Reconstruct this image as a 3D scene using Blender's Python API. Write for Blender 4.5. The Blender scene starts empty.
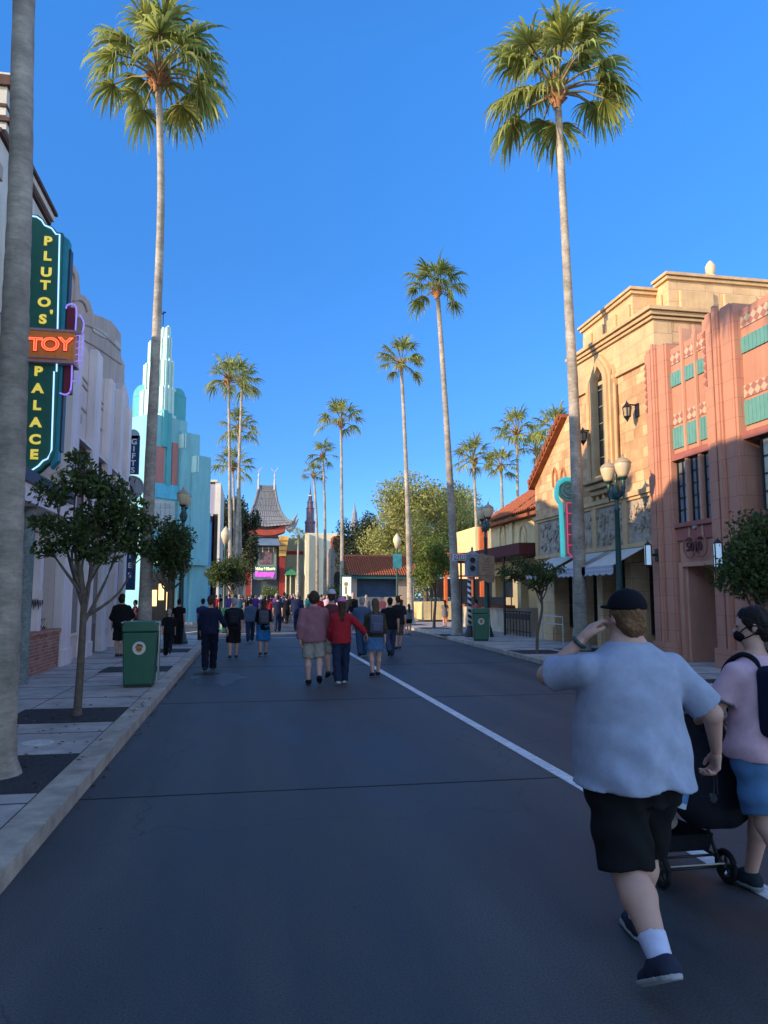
import bpy, math, random
import numpy as np
from mathutils import Vector, Matrix
R=math.radians; pi=math.pi
SC=bpy.context.scene; COL=SC.collection
RNG=np.random.RandomState(7); random.seed(7)
# ---------------------------------------------------------------- camera geometry (focal length in pixels, eye height)
FPX=740.0; CH=1.7; PITCH=math.atan(83/FPX); YAW=math.atan(134/FPX/math.cos(PITCH))
_F=np.array([math.sin(YAW)*math.cos(PITCH),math.cos(YAW)*math.cos(PITCH),math.sin(PITCH)])
_R=np.array([math.cos(YAW),-math.sin(YAW),0.]); _U=np.cross(_R,_F); _C=np.array([0,0,CH])
def ray(x,y): return _F+_R*(x-384)/FPX+_U*(512-y)/FPX
def G(x,y,z=0.): r=ray(x,y); return _C+r*(z-CH)/r[2]
def AX(x,y,X): r=ray(x,y); return _C+r*X/r[0]
def AY(x,y,Y): r=ray(x,y); return _C+r*Y/r[1]
def YZ(x,y,X): p=AX(x,y,X); return (p[1],p[2])
def XZ(x,y,Y): p=AY(x,y,Y); return (p[0],p[2])
# ---------------------------------------------------------------- materials
MATS={}
def mat(name,col,rough=.8,var=.12,scale=6.,bump=0.,bscale=40.,metal=0.,spec=.3,emit=None,es=0.,coord='world',island=0.,trans=0.,col2=None,sheen=0.):
    if name in MATS: return MATS[name]
    m=bpy.data.materials.new(name); m.use_nodes=True; nt=m.node_tree; N=nt.nodes; L=nt.links
    b=N['Principled BSDF']; b.inputs['Roughness'].default_value=rough; b.inputs['Metallic'].default_value=metal
    b.inputs['Specular IOR Level'].default_value=spec
    if sheen: b.inputs['Sheen Weight'].default_value=sheen
    if coord=='world':
        g=N.new('ShaderNodeNewGeometry'); vec=g.outputs['Position']
    else:
        g=N.new('ShaderNodeTexCoord'); vec=g.outputs['Object']
    no=N.new('ShaderNodeTexNoise'); no.inputs['Scale'].default_value=scale; no.inputs['Detail'].default_value=6
    no.inputs['Roughness'].default_value=.65; L.new(vec,no.inputs['Vector'])
    r=N.new('ShaderNodeMapRange'); r.inputs['From Min'].default_value=.3; r.inputs['From Max'].default_value=.7
    L.new(no.outputs['Fac'],r.inputs['Value'])
    mx=N.new('ShaderNodeMix'); mx.data_type='RGBA'; L.new(r.outputs['Result'],mx.inputs['Factor'])
    c2=col2 if col2 else tuple(min(1,c*(1+var)) for c in col); c1=col if col2 else tuple(c*(1-var) for c in col)
    mx.inputs['A'].default_value=(*c1,1); mx.inputs['B'].default_value=(*c2,1)
    out=mx.outputs['Result']
    if island:
        gi=N.new('ShaderNodeNewGeometry'); mr=N.new('ShaderNodeMapRange'); mr.inputs['To Min'].default_value=1-island; mr.inputs['To Max'].default_value=1+island
        L.new(gi.outputs['Random Per Island'],mr.inputs['Value'])
        vm=N.new('ShaderNodeVectorMath'); vm.operation='SCALE'; L.new(out,vm.inputs[0]); L.new(mr.outputs['Result'],vm.inputs['Scale']); out=vm.outputs['Vector']
    if coord=='world' and not island and not metal:
        mp=N.new('ShaderNodeMapping'); mp.inputs['Scale'].default_value=(2.6,2.6,.35); L.new(vec,mp.inputs['Vector'])
        n4=N.new('ShaderNodeTexNoise'); n4.inputs['Scale'].default_value=1.; n4.inputs['Detail'].default_value=9; n4.inputs['Roughness'].default_value=.75; L.new(mp.outputs[0],n4.inputs['Vector'])
        r4=N.new('ShaderNodeMapRange'); r4.inputs['From Min'].default_value=.35; r4.inputs['From Max'].default_value=.62; r4.inputs['To Min'].default_value=.84; r4.inputs['To Max'].default_value=1.05; L.new(n4.outputs['Fac'],r4.inputs['Value'])
        v4=N.new('ShaderNodeVectorMath'); v4.operation='SCALE'; L.new(out,v4.inputs[0]); L.new(r4.outputs['Result'],v4.inputs['Scale']); out=v4.outputs['Vector']
    L.new(out,b.inputs['Base Color'])
    if bump:
        n2=N.new('ShaderNodeTexNoise'); n2.inputs['Scale'].default_value=bscale; n2.inputs['Detail'].default_value=5; L.new(vec,n2.inputs['Vector'])
        bp=N.new('ShaderNodeBump'); bp.inputs['Strength'].default_value=bump; bp.inputs['Distance'].default_value=.02
        L.new(n2.outputs['Fac'],bp.inputs['Height']); L.new(bp.outputs['Normal'],b.inputs['Normal'])
    if emit: b.inputs['Emission Color'].default_value=(*emit,1); b.inputs['Emission Strength'].default_value=es
    if trans:
        t=N.new('ShaderNodeBsdfTranslucent'); ms=N.new('ShaderNodeMixShader'); ms.inputs['Fac'].default_value=trans
        L.new(out,t.inputs['Color']); L.new(b.outputs[0],ms.inputs[1]); L.new(t.outputs[0],ms.inputs[2]); L.new(ms.outputs[0],N['Material Output'].inputs['Surface'])
    MATS[name]=m; return m
def wallmat(name,c1,c2,mortar,bw,bh,msize=.01,bump=.4,rough=.9,var=.25,offset=.5):
    """masonry: blocks laid along the wall, whichever way it faces"""
    if name in MATS: return MATS[name]
    m=bpy.data.materials.new(name); m.use_nodes=True; nt=m.node_tree; N=nt.nodes; L=nt.links
    b=N['Principled BSDF']; b.inputs['Roughness'].default_value=rough; b.inputs['Specular IOR Level'].default_value=.2
    g=N.new('ShaderNodeNewGeometry'); s=N.new('ShaderNodeSeparateXYZ'); L.new(g.outputs['Position'],s.inputs[0])
    ad=N.new('ShaderNodeMath'); ad.operation='ADD'; L.new(s.outputs[0],ad.inputs[0]); L.new(s.outputs[1],ad.inputs[1])
    cb=N.new('ShaderNodeCombineXYZ'); L.new(ad.outputs[0],cb.inputs[0]); L.new(s.outputs[2],cb.inputs[1])
    br=N.new('ShaderNodeTexBrick'); L.new(cb.outputs[0],br.inputs['Vector']); br.inputs['Scale'].default_value=1
    br.inputs['Brick Width'].default_value=bw; br.inputs['Row Height'].default_value=bh; br.inputs['Mortar Size'].default_value=msize
    br.inputs['Color1'].default_value=(*c1,1); br.inputs['Color2'].default_value=(*c2,1); br.inputs['Mortar'].default_value=(*mortar,1); br.offset=offset
    br.inputs['Mortar Smooth'].default_value=.3
    no=N.new('ShaderNodeTexNoise'); no.inputs['Scale'].default_value=1.7; no.inputs['Detail'].default_value=8; no.inputs['Roughness'].default_value=.7; L.new(g.outputs['Position'],no.inputs['Vector'])
    mr=N.new('ShaderNodeMapRange'); mr.inputs['From Min'].default_value=.3; mr.inputs['From Max'].default_value=.7; mr.inputs['To Min'].default_value=1-var; mr.inputs['To Max'].default_value=1+var; L.new(no.outputs['Fac'],mr.inputs['Value'])
    vm=N.new('ShaderNodeVectorMath'); vm.operation='SCALE'; L.new(br.outputs['Color'],vm.inputs[0]); L.new(mr.outputs['Result'],vm.inputs['Scale']); L.new(vm.outputs[0],b.inputs['Base Color'])
    n2=N.new('ShaderNodeTexNoise'); n2.inputs['Scale'].default_value=30; n2.inputs['Detail'].default_value=4; L.new(g.outputs['Position'],n2.inputs['Vector'])
    m2=N.new('ShaderNodeMath'); m2.operation='MULTIPLY'; m2.inputs[1].default_value=.3; L.new(n2.outputs['Fac'],m2.inputs[0])
    su=N.new('ShaderNodeMath'); su.operation='SUBTRACT'; L.new(m2.outputs[0],su.inputs[0]); L.new(br.outputs['Fac'],su.inputs[1])
    bp=N.new('ShaderNodeBump'); bp.inputs['Strength'].default_value=bump; bp.inputs['Distance'].default_value=.03; L.new(su.outputs[0],bp.inputs['Height']); L.new(bp.outputs['Normal'],b.inputs['Normal'])
    MATS[name]=m; return m
# ---------------------------------------------------------------- mesh builder
def mk(name,verts,faces,m,parent=None,smooth=False,origin=None):
    me=bpy.data.meshes.new(name); o=bpy.data.objects.new(name,me); COL.objects.link(o)
    v=np.asarray(verts,dtype=np.float64).reshape(-1,3)
    org=np.zeros(3)
    if parent is not None:
        r=parent
        while r.parent: r=r.parent
        org=np.array(r.location); o.parent=parent
    elif origin is not None: org=np.array(origin,dtype=float); o.location=origin
    v=v-org
    if isinstance(faces,np.ndarray):
        n=len(faces); k=faces.shape[1]
        me.vertices.add(len(v)); me.vertices.foreach_set('co',v.astype(np.float32).ravel())
        me.loops.add(n*k); me.loops.foreach_set('vertex_index',faces.astype(np.int32).ravel())
        me.polygons.add(n); me.polygons.foreach_set('loop_start',np.arange(0,n*k,k,dtype=np.int32))
        try: me.polygons.foreach_set('loop_total',np.full(n,k,dtype=np.int32))
        except Exception: pass
        me.update(calc_edges=True)
    else:
        me.from_pydata(v.tolist(),[],faces); me.update()
    if smooth: me.polygons.foreach_set('use_smooth',np.ones(len(me.polygons),dtype=bool))
    if m is not None:
        for k in (m if isinstance(m,(list,tuple)) else [m]): me.materials.append(k)
    return o
class MB:
    def __init__(s): s.v=[]; s.f=[]; s.g=[]
    def add(s,vs,fs):
        n=len(s.v); s.g.append((n,len(s.f))); s.v+= [tuple(map(float,p)) for p in vs]; s.f+=[[i+n for i in f] for f in fs]; return s
    def box(s,x0,x1,y0,y1,z0,z1):
        if x0>x1: x0,x1=x1,x0
        if y0>y1: y0,y1=y1,y0
        if z0>z1: z0,z1=z1,z0
        return s.add([(x0,y0,z0),(x1,y0,z0),(x1,y1,z0),(x0,y1,z0),(x0,y0,z1),(x1,y0,z1),(x1,y1,z1),(x0,y1,z1)],
              [[0,3,2,1],[4,5,6,7],[0,1,5,4],[1,2,6,5],[2,3,7,6],[3,0,4,7]])
    def obox(s,c,u,w,sx,sy,sz):
        """box centred at c, half sizes along u, w, u x w"""
        u=np.array(u,float);u/=np.linalg.norm(u);w=np.array(w,float);w/=np.linalg.norm(w);t=np.cross(u,w);c=np.array(c,float)
        vs=[c+u*a*sx+w*b*sy+t*d*sz for d in(-1,1) for a,b in((-1,-1),(1,-1),(1,1),(-1,1))]
        return s.add(vs,[[0,3,2,1],[4,5,6,7],[0,1,5,4],[1,2,6,5],[2,3,7,6],[3,0,4,7]])
    def prism(s,poly,fn,a,b):
        """poly of 2-D points extruded from a to b; fn(p,q,t)->xyz"""
        n=len(poly); vs=[fn(p,q,a) for p,q in poly]+[fn(p,q,b) for p,q in poly]
        fs=[list(range(n))[::-1],list(range(n,2*n))]+[[i,(i+1)%n,(i+1)%n+n,i+n] for i in range(n)]
        return s.add(vs,fs)
    def px(s,poly,x0,x1): return s.prism(poly,lambda p,q,t:(t,p,q),x0,x1)
    def py(s,poly,y0,y1): return s.prism(poly,lambda p,q,t:(p,t,q),y0,y1)
    def pz(s,poly,z0,z1): return s.prism(poly,lambda p,q,t:(p,q,t),z0,z1)
    def tube(s,pts,rad,n=10,cap=True):
        pts=[np.array(p,float) for p in pts]
        if not hasattr(rad,'__len__'): rad=[rad]*len(pts)
        vs=[];ref=np.array([.03,.05,1.]) 
        for i,p in enumerate(pts):
            d=pts[min(i+1,len(pts)-1)]-pts[max(i-1,0)]; d/=np.linalg.norm(d)+1e-9
            r0=ref if abs(d@ref)<.95 else np.array([1.,.1,0]); a=np.cross(d,r0);a/=np.linalg.norm(a);b=np.cross(d,a)
            vs+=[p+(a*math.cos(2*pi*k/n)+b*math.sin(2*pi*k/n))*rad[i] for k in range(n)]
        fs=[[i*n+k,i*n+(k+1)%n,(i+1)*n+(k+1)%n,(i+1)*n+k] for i in range(len(pts)-1) for k in range(n)]
        if cap: fs+=[list(range(n)),[len(pts)*n-n+k for k in range(n)][::-1]]
        return s.add(vs,fs)
    def lathe(s,prof,c,n=20,axis='z'):
        """prof: (radius, height) pairs"""
        vs=[]
        for r,h in prof:
            for k in range(n):
                a=2*pi*k/n; p=(r*math.cos(a),r*math.sin(a),h)
                if axis=='y': p=(p[0],p[2],p[1])
                if axis=='x': p=(p[2],p[0],p[1])
                vs.append((c[0]+p[0],c[1]+p[1],c[2]+p[2]))
        m=len(prof)
        fs=[[i*n+k,i*n+(k+1)%n,(i+1)*n+(k+1)%n,(i+1)*n+k] for i in range(m-1) for k in range(n)]
        fs+=[list(range(n)),[(m-1)*n+k for k in range(n)][::-1]]
        return s.add(vs,fs)
    def each(s,name,m,parent=None,gap=.02,**k):
        """one object for every group of shapes that touch"""
        n=len(s.g); V=np.array(s.v); ends=[g[0] for g in s.g[1:]]+[len(s.v)]; fe=[g[1] for g in s.g[1:]]+[len(s.f)]
        bb=[(V[s.g[i][0]:ends[i]].min(0)-gap,V[s.g[i][0]:ends[i]].max(0)+gap) for i in range(n)]; p=list(range(n))
        def find(i):
            while p[i]!=i: i=p[i]
            return i
        for i in range(n):
            for j in range(i):
                if (bb[i][0]<=bb[j][1]).all() and (bb[j][0]<=bb[i][1]).all(): p[find(i)]=find(j)
        out=[]
        for r in sorted(set(find(i) for i in range(n))):
            q=MB()
            for i in range(n):
                if find(i)==r: q.add(s.v[s.g[i][0]:ends[i]],[[a-s.g[i][0] for a in f] for f in s.f[s.g[i][1]:fe[i]]])
            out.append(q.build(name,m,parent,**k))
        return out
    def build(s,name,m,parent=None,smooth=False,origin=None,bevel=0,fix=True,auto=False):
        o=mk(name,s.v,s.f,m,parent,smooth,origin)
        if fix:
            import bmesh
            bm=bmesh.new(); bm.from_mesh(o.data); bmesh.ops.recalc_face_normals(bm,faces=bm.faces); bm.to_mesh(o.data); bm.free()
        if auto:
            o.data.polygons.foreach_set('use_smooth',np.ones(len(o.data.polygons),dtype=bool)); o.data.set_sharp_from_angle(angle=R(35))
        if bevel:
            b=o.modifiers.new('bevel','BEVEL'); b.width=bevel; b.segments=2; b.limit_method='ANGLE'
        return o
def empty(name,loc,rz=0):
    o=bpy.data.objects.new(name,None); COL.objects.link(o); o.location=tuple(map(float,loc)); o.rotation_euler=(0,0,rz); o.empty_display_size=.2; return o
def tag(o,label=None,cat=None,group=None,kind=None):
    if label: o['label']=label
    if cat: o['category']=cat
    if group: o['group']=group
    if kind: o['kind']=kind
    return o
def copy_tree(o,parent=None):
    c=o.copy(); COL.objects.link(c)
    if parent: c.parent=parent
    for k in [x for x in o.children]: copy_tree(k,c)
    return c
def text(name,s,size,m,parent,M,outline=0.,extrude=.01,sx=1.,bold=0.,align='CENTER',spacing=1.,lines=1.):
    cu=bpy.data.curves.new(name,'FONT'); cu.body=s; cu.size=size; cu.align_x=align; cu.align_y='CENTER'; cu.space_character=spacing; cu.space_line=lines
    if outline: cu.fill_mode='NONE'; cu.bevel_depth=outline; cu.bevel_resolution=1
    else: cu.extrude=extrude; cu.offset=bold
    t=bpy.data.objects.new(name,cu); COL.objects.link(t); bpy.context.view_layer.update()
    me=bpy.data.meshes.new_from_object(t); bpy.data.objects.remove(t); me.name=name
    me.transform(Matrix.Diagonal((sx,1,1,1))); me.transform(M)
    r=parent
    while r.parent: r=r.parent
    me.transform(Matrix.Translation(-Vector(r.location)))
    o=bpy.data.objects.new(name,me); COL.objects.link(o); o.parent=parent; me.materials.clear(); me.materials.append(m); return o
def TM(loc,right,up):
    """text frame: right and up directions in the world"""
    r=Vector(right).normalized(); u=Vector(up).normalized(); n=r.cross(u)
    M=Matrix((( r.x,u.x,n.x,loc[0]),(r.y,u.y,n.y,loc[1]),(r.z,u.z,n.z,loc[2]),(0,0,0,1))); return M
# ---------------------------------------------------------------- implicit surfaces for bodies and cloth
class Field:
    def __init__(s,lo,hi,h):
        s.lo=np.array(lo,float); s.h=h; s.n=np.ceil((np.array(hi)-s.lo)/h).astype(int)+1
        s.ax=[(s.lo[i]+h*np.arange(s.n[i])).astype(np.float32) for i in range(3)]
        s.d=np.full(s.n,10.,dtype=np.float32)
    def _sub(s,lo,hi):
        a=np.maximum(np.floor((np.array(lo)-s.lo)/s.h).astype(int),0); b=np.minimum(np.ceil((np.array(hi)-s.lo)/s.h).astype(int)+1,s.n)
        sl=tuple(slice(a[i],max(b[i],a[i])) for i in range(3))
        X=s.ax[0][sl[0]][:,None,None];Y=s.ax[1][sl[1]][None,:,None];Z=s.ax[2][sl[2]][None,None,:]
        return sl,X,Y,Z
    def _mix(s,sl,e,k,cuts,X,Y,Z):
        for nn,pt in (cuts or []):
            e=np.maximum(e,(X-pt[0])*nn[0]+(Y-pt[1])*nn[1]+(Z-pt[2])*nn[2])
        o=s.d[sl]; 
        if k>0:
            hh=np.maximum(k-np.abs(o-e),0)/k; s.d[sl]=np.minimum(o,e)-hh*hh*k*.25
        else: s.d[sl]=np.minimum(o,e)
    def cone(s,a,b,ra,rb,k=.02,cuts=None,sq=(1,1,1)):
        a=np.array(a,float);b=np.array(b,float);pad=k+3*s.h
        lo=np.minimum(a-ra,b-rb)-pad;hi=np.maximum(a+ra,b+rb)+pad
        sl,X,Y,Z=s._sub(lo,hi)
        if s.d[sl].size==0: return s
        u=b-a;L=float(u@u)+1e-12
        t=np.clip(((X-a[0])*u[0]+(Y-a[1])*u[1]+(Z-a[2])*u[2])/L,0,1)
        e=np.sqrt(((X-a[0]-t*u[0])*sq[0])**2+((Y-a[1]-t*u[1])*sq[1])**2+((Z-a[2]-t*u[2])*sq[2])**2)-(ra+t*(rb-ra))
        s._mix(sl,e,k,cuts,X,Y,Z); return s
    def ell(s,c,r,k=.02,rot=None,cuts=None):
        c=np.array(c,float);r=np.array(r,float);m=r.max()+k+3*s.h
        sl,X,Y,Z=s._sub(c-m,c+m)
        if s.d[sl].size==0: return s
        x=X-c[0];y=Y-c[1];z=Z-c[2]
        if rot is not None:
            q=rot.T; x,y,z=(q[0,0]*x+q[0,1]*y+q[0,2]*z),(q[1,0]*x+q[1,1]*y+q[1,2]*z),(q[2,0]*x+q[2,1]*y+q[2,2]*z)
        k0=np.sqrt((x/r[0])**2+(y/r[1])**2+(z/r[2])**2)+1e-6;k1=np.sqrt((x/r[0]**2)**2+(y/r[1]**2)**2+(z/r[2]**2)**2)+1e-6
        s._mix(sl,(k0*(k0-1)/k1).astype(np.float32),k,cuts,X,Y,Z); return s
    def rbox(s,c,b,r,k=.01,rot=None,cuts=None):
        c=np.array(c,float);m=np.linalg.norm(b)+r+k+3*s.h
        sl,X,Y,Z=s._sub(c-m,c+m)
        x=X-c[0];y=Y-c[1];z=Z-c[2]
        if rot is not None:
            q=rot.T; x,y,z=(q[0,0]*x+q[0,1]*y+q[0,2]*z),(q[1,0]*x+q[1,1]*y+q[1,2]*z),(q[2,0]*x+q[2,1]*y+q[2,2]*z)
        qx=np.abs(x)-b[0];qy=np.abs(y)-b[1];qz=np.abs(z)-b[2]
        e=np.sqrt(np.maximum(qx,0)**2+np.maximum(qy,0)**2+np.maximum(qz,0)**2)+np.minimum(np.maximum(qx,np.maximum(qy,qz)),0)-r
        s._mix(sl,e,k,cuts,X,Y,Z); return s
    def loft(s,tab,k=.02,inf=0.,zlo=None,zhi=None,p=2.2):
        """tab rows: z, half width x, half width y, centre x, centre y"""
        T=np.array(tab,float);z0=T[0,0] if zlo is None else zlo;z1=T[-1,0] if zhi is None else zhi
        w=T[:,1].max()+inf+.05+k+3*s.h+np.abs(T[:,3]).max();wy=T[:,2].max()+inf+.05+k+3*s.h+np.abs(T[:,4]).max()
        sl,X,Y,Z=s._sub((-w,-wy,z0-k-3*s.h),(w,wy,z1+k+3*s.h))
        zz=np.clip(Z,T[0,0],T[-1,0]); I=lambda j:np.interp(zz.ravel(),T[:,0],T[:,j]).reshape(zz.shape).astype(np.float32)
        a=I(1)+inf;b=I(2)+inf;cx=I(3);cy=I(4)
        q=(np.abs((X-cx)/a)**p+np.abs((Y-cy)/b)**p)**(1/p)
        e=(q-1)*np.minimum(a,b); e=np.maximum(e,np.maximum(z0-Z,Z-z1)); 
        s._mix(sl,e.astype(np.float32),k,None,X,Y,Z); return s
    def cut(s,n,p):
        X=s.ax[0][:,None,None];Y=s.ax[1][None,:,None];Z=s.ax[2][None,None,:]
        s.d=np.maximum(s.d,((X-p[0])*n[0]+(Y-p[1])*n[1]+(Z-p[2])*n[2]).astype(np.float32)); return s
    def carve(s,other_fn):
        X=s.ax[0][:,None,None];Y=s.ax[1][None,:,None];Z=s.ax[2][None,None,:]
        s.d=np.maximum(s.d,-other_fn(X,Y,Z).astype(np.float32)); return s
    def disp(s,fn):
        X=s.ax[0][:,None,None];Y=s.ax[1][None,:,None];Z=s.ax[2][None,None,:]
        m=np.abs(s.d)<4*s.h+.03
        s.d=np.where(m,s.d+fn(X,Y,Z),s.d).astype(np.float32); return s
    def mesh(s):
        d=s.d; sg=d<0
        c=np.zeros(np.array(d.shape)-1,dtype=np.int8)
        for i in(0,1):
            for j in(0,1):
                for k in(0,1): c+=sg[i:d.shape[0]-1+i,j:d.shape[1]-1+j,k:d.shape[2]-1+k]
        act=np.argwhere((c>0)&(c<8)); idm=-np.ones(c.shape,dtype=np.int64); idm[tuple(act.T)]=np.arange(len(act))
        P=np.zeros((len(act),3));W=np.zeros(len(act))
        cs=[(i,j,k) for i in(0,1) for j in(0,1) for k in(0,1)]
        for a in cs:
            for ax in range(3):
                if a[ax]: continue
                b=list(a);b[ax]=1
                da=d[tuple((act+a).T)];db=d[tuple((act+b).T)];m=(da<0)!=(db<0)
                t=np.where(m,da/np.where(m,da-db,1),0)
                q=np.array(a,float)[None,:].repeat(len(act),0);q[:,ax]+=t
                P+=q*m[:,None];W+=m
        V=s.lo+(act+P/W[:,None])*s.h
        F=[]
        for ax in range(3):
            sh=[slice(None)]*3;sh2=[slice(None)]*3;sh[ax]=slice(0,-1);sh2[ax]=slice(1,None)
            A=sg[tuple(sh)];B=sg[tuple(sh2)];e=np.argwhere(A!=B)
            o1,o2=[(ax+1)%3,(ax+2)%3]
            ok=(e[:,o1]>0)&(e[:,o2]>0)&(e[:,o1]<c.shape[o1])&(e[:,o2]<c.shape[o2])
            e=e[ok];inside=A[tuple(e.T)]
            d1=np.zeros(3,int);d1[o1]=1;d2=np.zeros(3,int);d2[o2]=1
            q=np.stack([idm[tuple((e-d1-d2).T)],idm[tuple((e-d2).T)],idm[tuple(e.T)],idm[tuple((e-d1).T)]],1)
            q[~inside]=q[~inside][:,::-1]; F.append(q)
        return V,np.concatenate(F)
def merge(*parts):
    V=[];F=[];n=0
    for v,f in parts: V.append(v);F.append(f+n);n+=len(v)
    return np.concatenate(V),np.concatenate(F)
# ---------------------------------------------------------------- people
def rotz(a): c,s=math.cos(a),math.sin(a); return np.array([[c,-s,0],[s,c,0],[0,0,1.]])
def rotx(a): c,s=math.cos(a),math.sin(a); return np.array([[1,0,0],[0,c,-s],[0,s,c]])
def unit(v): v=np.array(v,float); return v/np.linalg.norm(v)
_H={}
def hand_mesh(h,curl=1.):
    """right hand, wrist at origin, fingers along -z, palm towards -x, thumb towards +y"""
    if (h,curl) in _H: return _H[(h,curl)]
    f=Field((-.11,-.07,-.22),(.05,.1,.06),h); ys=(.033,.011,-.011,-.031)
    f.cone((0,0,.03),(0,0,-.02),.026,.026,.01,sq=(1.25,1,1))
    for i,y in enumerate(ys):
        kz=-.088+(.006 if i in(0,2) else (.014 if i==3 else 0))
        f.cone((0,y*.5,-.015),(0,y,kz),.017,.0125,.014)
        L=(1.,1.1,1.,.78)[i]; p=np.array((0,y,kz)); a=0
        for j,(l,an) in enumerate(((.043,18),(.027,32),(.021,25))):
            a+=R(an*curl*(1+.12*i)); q=p+L*l*np.array((-math.sin(a),y*.35*(1 if j==0 else 0),-math.cos(a)))
            f.cone(p,q,.0105-.001*j,.0095-.001*j,.004); p=q
    f.cone((0,.018,-.02),(-.014,.04,-.052),.018,.0135,.012); f.cone((-.014,.04,-.052),(-.026,.05,-.078),.0125,.011,.005); f.cone((-.026,.05,-.078),(-.036,.05,-.1),.011,.0085,.004)
    _H[(h,curl)]=f.mesh(); return _H[(h,curl)]
def place_hand(side,wrist,d,palm,h=.005,curl=1.,sc=1.):
    V,F=hand_mesh(h,curl); V=V.copy()*sc
    d=unit(d); palm=unit(np.array(palm,float)-d*(np.array(palm)@d)); fy=np.cross(-d,-palm)*1.0
    # basis: -z -> d, -x -> palm, y -> completes right handed frame
    ex=-palm; ez=-d; ey=np.cross(ez,ex)
    M=np.stack([ex,ey,ez],1)
    if side<0:
        V[:,1]*=-1; F=F[:,::-1]
    return V@M.T+np.array(wrist),F
TORSO=[(.80,.10,.08,0,0),(.86,.150,.105,0,-.01),(.95,.168,.118,0,-.01),(1.05,.148,.105,0,0),(1.15,.142,.102,0,0),(1.28,.163,.112,0,0),(1.34,.168,.108,0,-.005),(1.39,.145,.095,0,-.01),(1.43,.105,.078,0,-.01),(1.46,.075,.065,0,-.005),(1.49,.06,.055,0,0)]
def person(P,label,cat='person',group=None,name='person'):
    """builds a figure facing +y at the origin; P holds proportions, pose and clothes"""
    h=P.get('vox',.02); sc=P.get('h',1.72)/1.765; g=P.get('g',1.); gy=P.get('gy',g); near=h<=.012; fem=P.get('fem',False)
    T=P.get('torso') or [(z,a*(g if z<1.3 else .5+.5*g),b*(gy if z<1.3 else .5+.5*gy),cx,cy+.03*(gy-1)) for z,a,b,cx,cy in TORSO]
    lg=P.get('lg',.5+.5*g)
    SW=P.get('sw',.185*(.94 if fem else 1)*(.6+.4*g))
    legs=P.get('legs',((-14,26),(20,4))); lean=P.get('lean',0.)
    J={}
    for i,s in enumerate((-1,1)):
        a,fl=legs[i]; a=R(a); b=a-R(fl); hip=np.array((s*.09*(.6+.4*g),0,.93)); kn=hip+.44*np.array((0,math.sin(a),-math.cos(a))); kn[0]+=s*.005
        an=kn+.41*np.array((0,math.sin(b),-math.cos(b))); an[0]-=s*P.get('toein',.015)
        c=max(0,-b-R(8))*P.get('heel',1.); fd=np.array((s*.12,math.cos(c),-math.sin(c))); fd/=np.linalg.norm(fd); fu=unit(np.cross(np.array((1,0,0)),fd)); 
        J[s]=dict(hip=hip,knee=kn,ank=an,fd=fd,fu=fu)
    low=min(min((j['ank']-j['fu']*.075+j['fd']*t)[2] for t in(-.06,.18)) for j in J.values())
    off=np.array((0,0,-low))
    arms=P.get('arms',{})
    for i,s in enumerate((-1,1)):
        sh=np.array((s*SW,-.005,P.get('shz',1.405)-.028)); ar=arms.get(s)
        if ar is None:
            sw=R(P.get('swing',18))*(1 if i==0 else -1)*(-1 if legs[0][0]>legs[1][0] else 1); out=.10+.06*(g-1)
            el=sh+.29*unit((s*(out+.06*(g-1)*4),math.sin(sw)*.9,-1)); wr=el+.25*unit((s*.02,math.sin(sw)*.9+.28,-1)); ar=(el,wr,unit(wr-el),(-s,.1,0))
        J[s].update(sh=sh,el=np.array(ar[0],float),wr=np.array(ar[1],float),hd=ar[2],hp=ar[3])
    hy=R(P.get('head',0)); HR=rotz(hy)@rotx(R(P.get('nod',0))); HC=np.array((0,.015,1.60))
    hp=lambda p:HC+HR@(np.array(p,float)-HC)
    span=.34+.5*abs(g-1)+ (P.get('pad',.25))
    lo=(-span-.1,-.75,-.15);hi=(span+.1,.75,1.95)
    bodyz=np.zeros(3)
    B=Field(lo,hi,h); B.loft(T,.03)
    SZ=P.get('shz',1.405)
    for s in(-1,1): B.cone((s*.03,-.01,SZ+.03),(s*(SW-.01),-.005,SZ-.045),.042,.045,.04)
    B.cone((0,-.01,1.43),(0,.01,1.56),.058*(.7+.3*g),.054*(.7+.3*g),.03)
    B.ell(hp((0,.005,1.665)),(.074,.094,.1),.02,HR); B.ell(hp((0,.045,1.605)),(.055+.01*(g-1),.055,.065),.03,HR)
    if h<.021:
        B.cone(hp((0,.098,1.655)),hp((0,.117,1.63)),.008,.013,.012)
        for s in(-1,1):
            B.ell(hp((s*.077,-.002,1.645)),(.012,.019,.03),.008,HR)
            B.ell(hp((s*.03,.088,1.675)),(.02,.012,.007),.01,HR)
        B.ell(hp((0,.098,1.598)),(.024,.01,.006),.006,HR)
    extra=[]
    for s in(-1,1):
        j=J[s]
        B.cone(j['hip'],j['knee'],.083*lg,.056*lg,.04); mid=j['knee']*.68+j['ank']*.32+np.array((0,-.018,0))
        B.cone(j['knee'],mid,.053*lg,.057*lg,.02);B.cone(mid,j['ank'],.054*lg,.036*(.6+.4*lg),.02)
        B.cone(j['sh'],j['el'],.05*(.5+.5*g),.041*(.5+.5*g),.03);B.cone(j['el'],j['wr'],.041*(.55+.45*g),.026,.015)
        B.cone(j['ank'],j['ank']+j['fd']*.06-j['fu']*.03,.035,.03,.01)
        wr=j['wr']
        if h<=.02: extra.append(place_hand(s,wr,j['hd'],j['hp'],.0055 if near else .009,P.get('curl',{}).get(s,1.)))
        else:
            B.ell(wr+np.array(j['hd'])*.07,(.02,.034,.06),.01); B.cone(wr+np.array(j['hd'])*.02+np.array((0,.02,0)),wr+np.array(j['hd'])*.07+np.array((0,.045,0)),.012,.01,.008)
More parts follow.
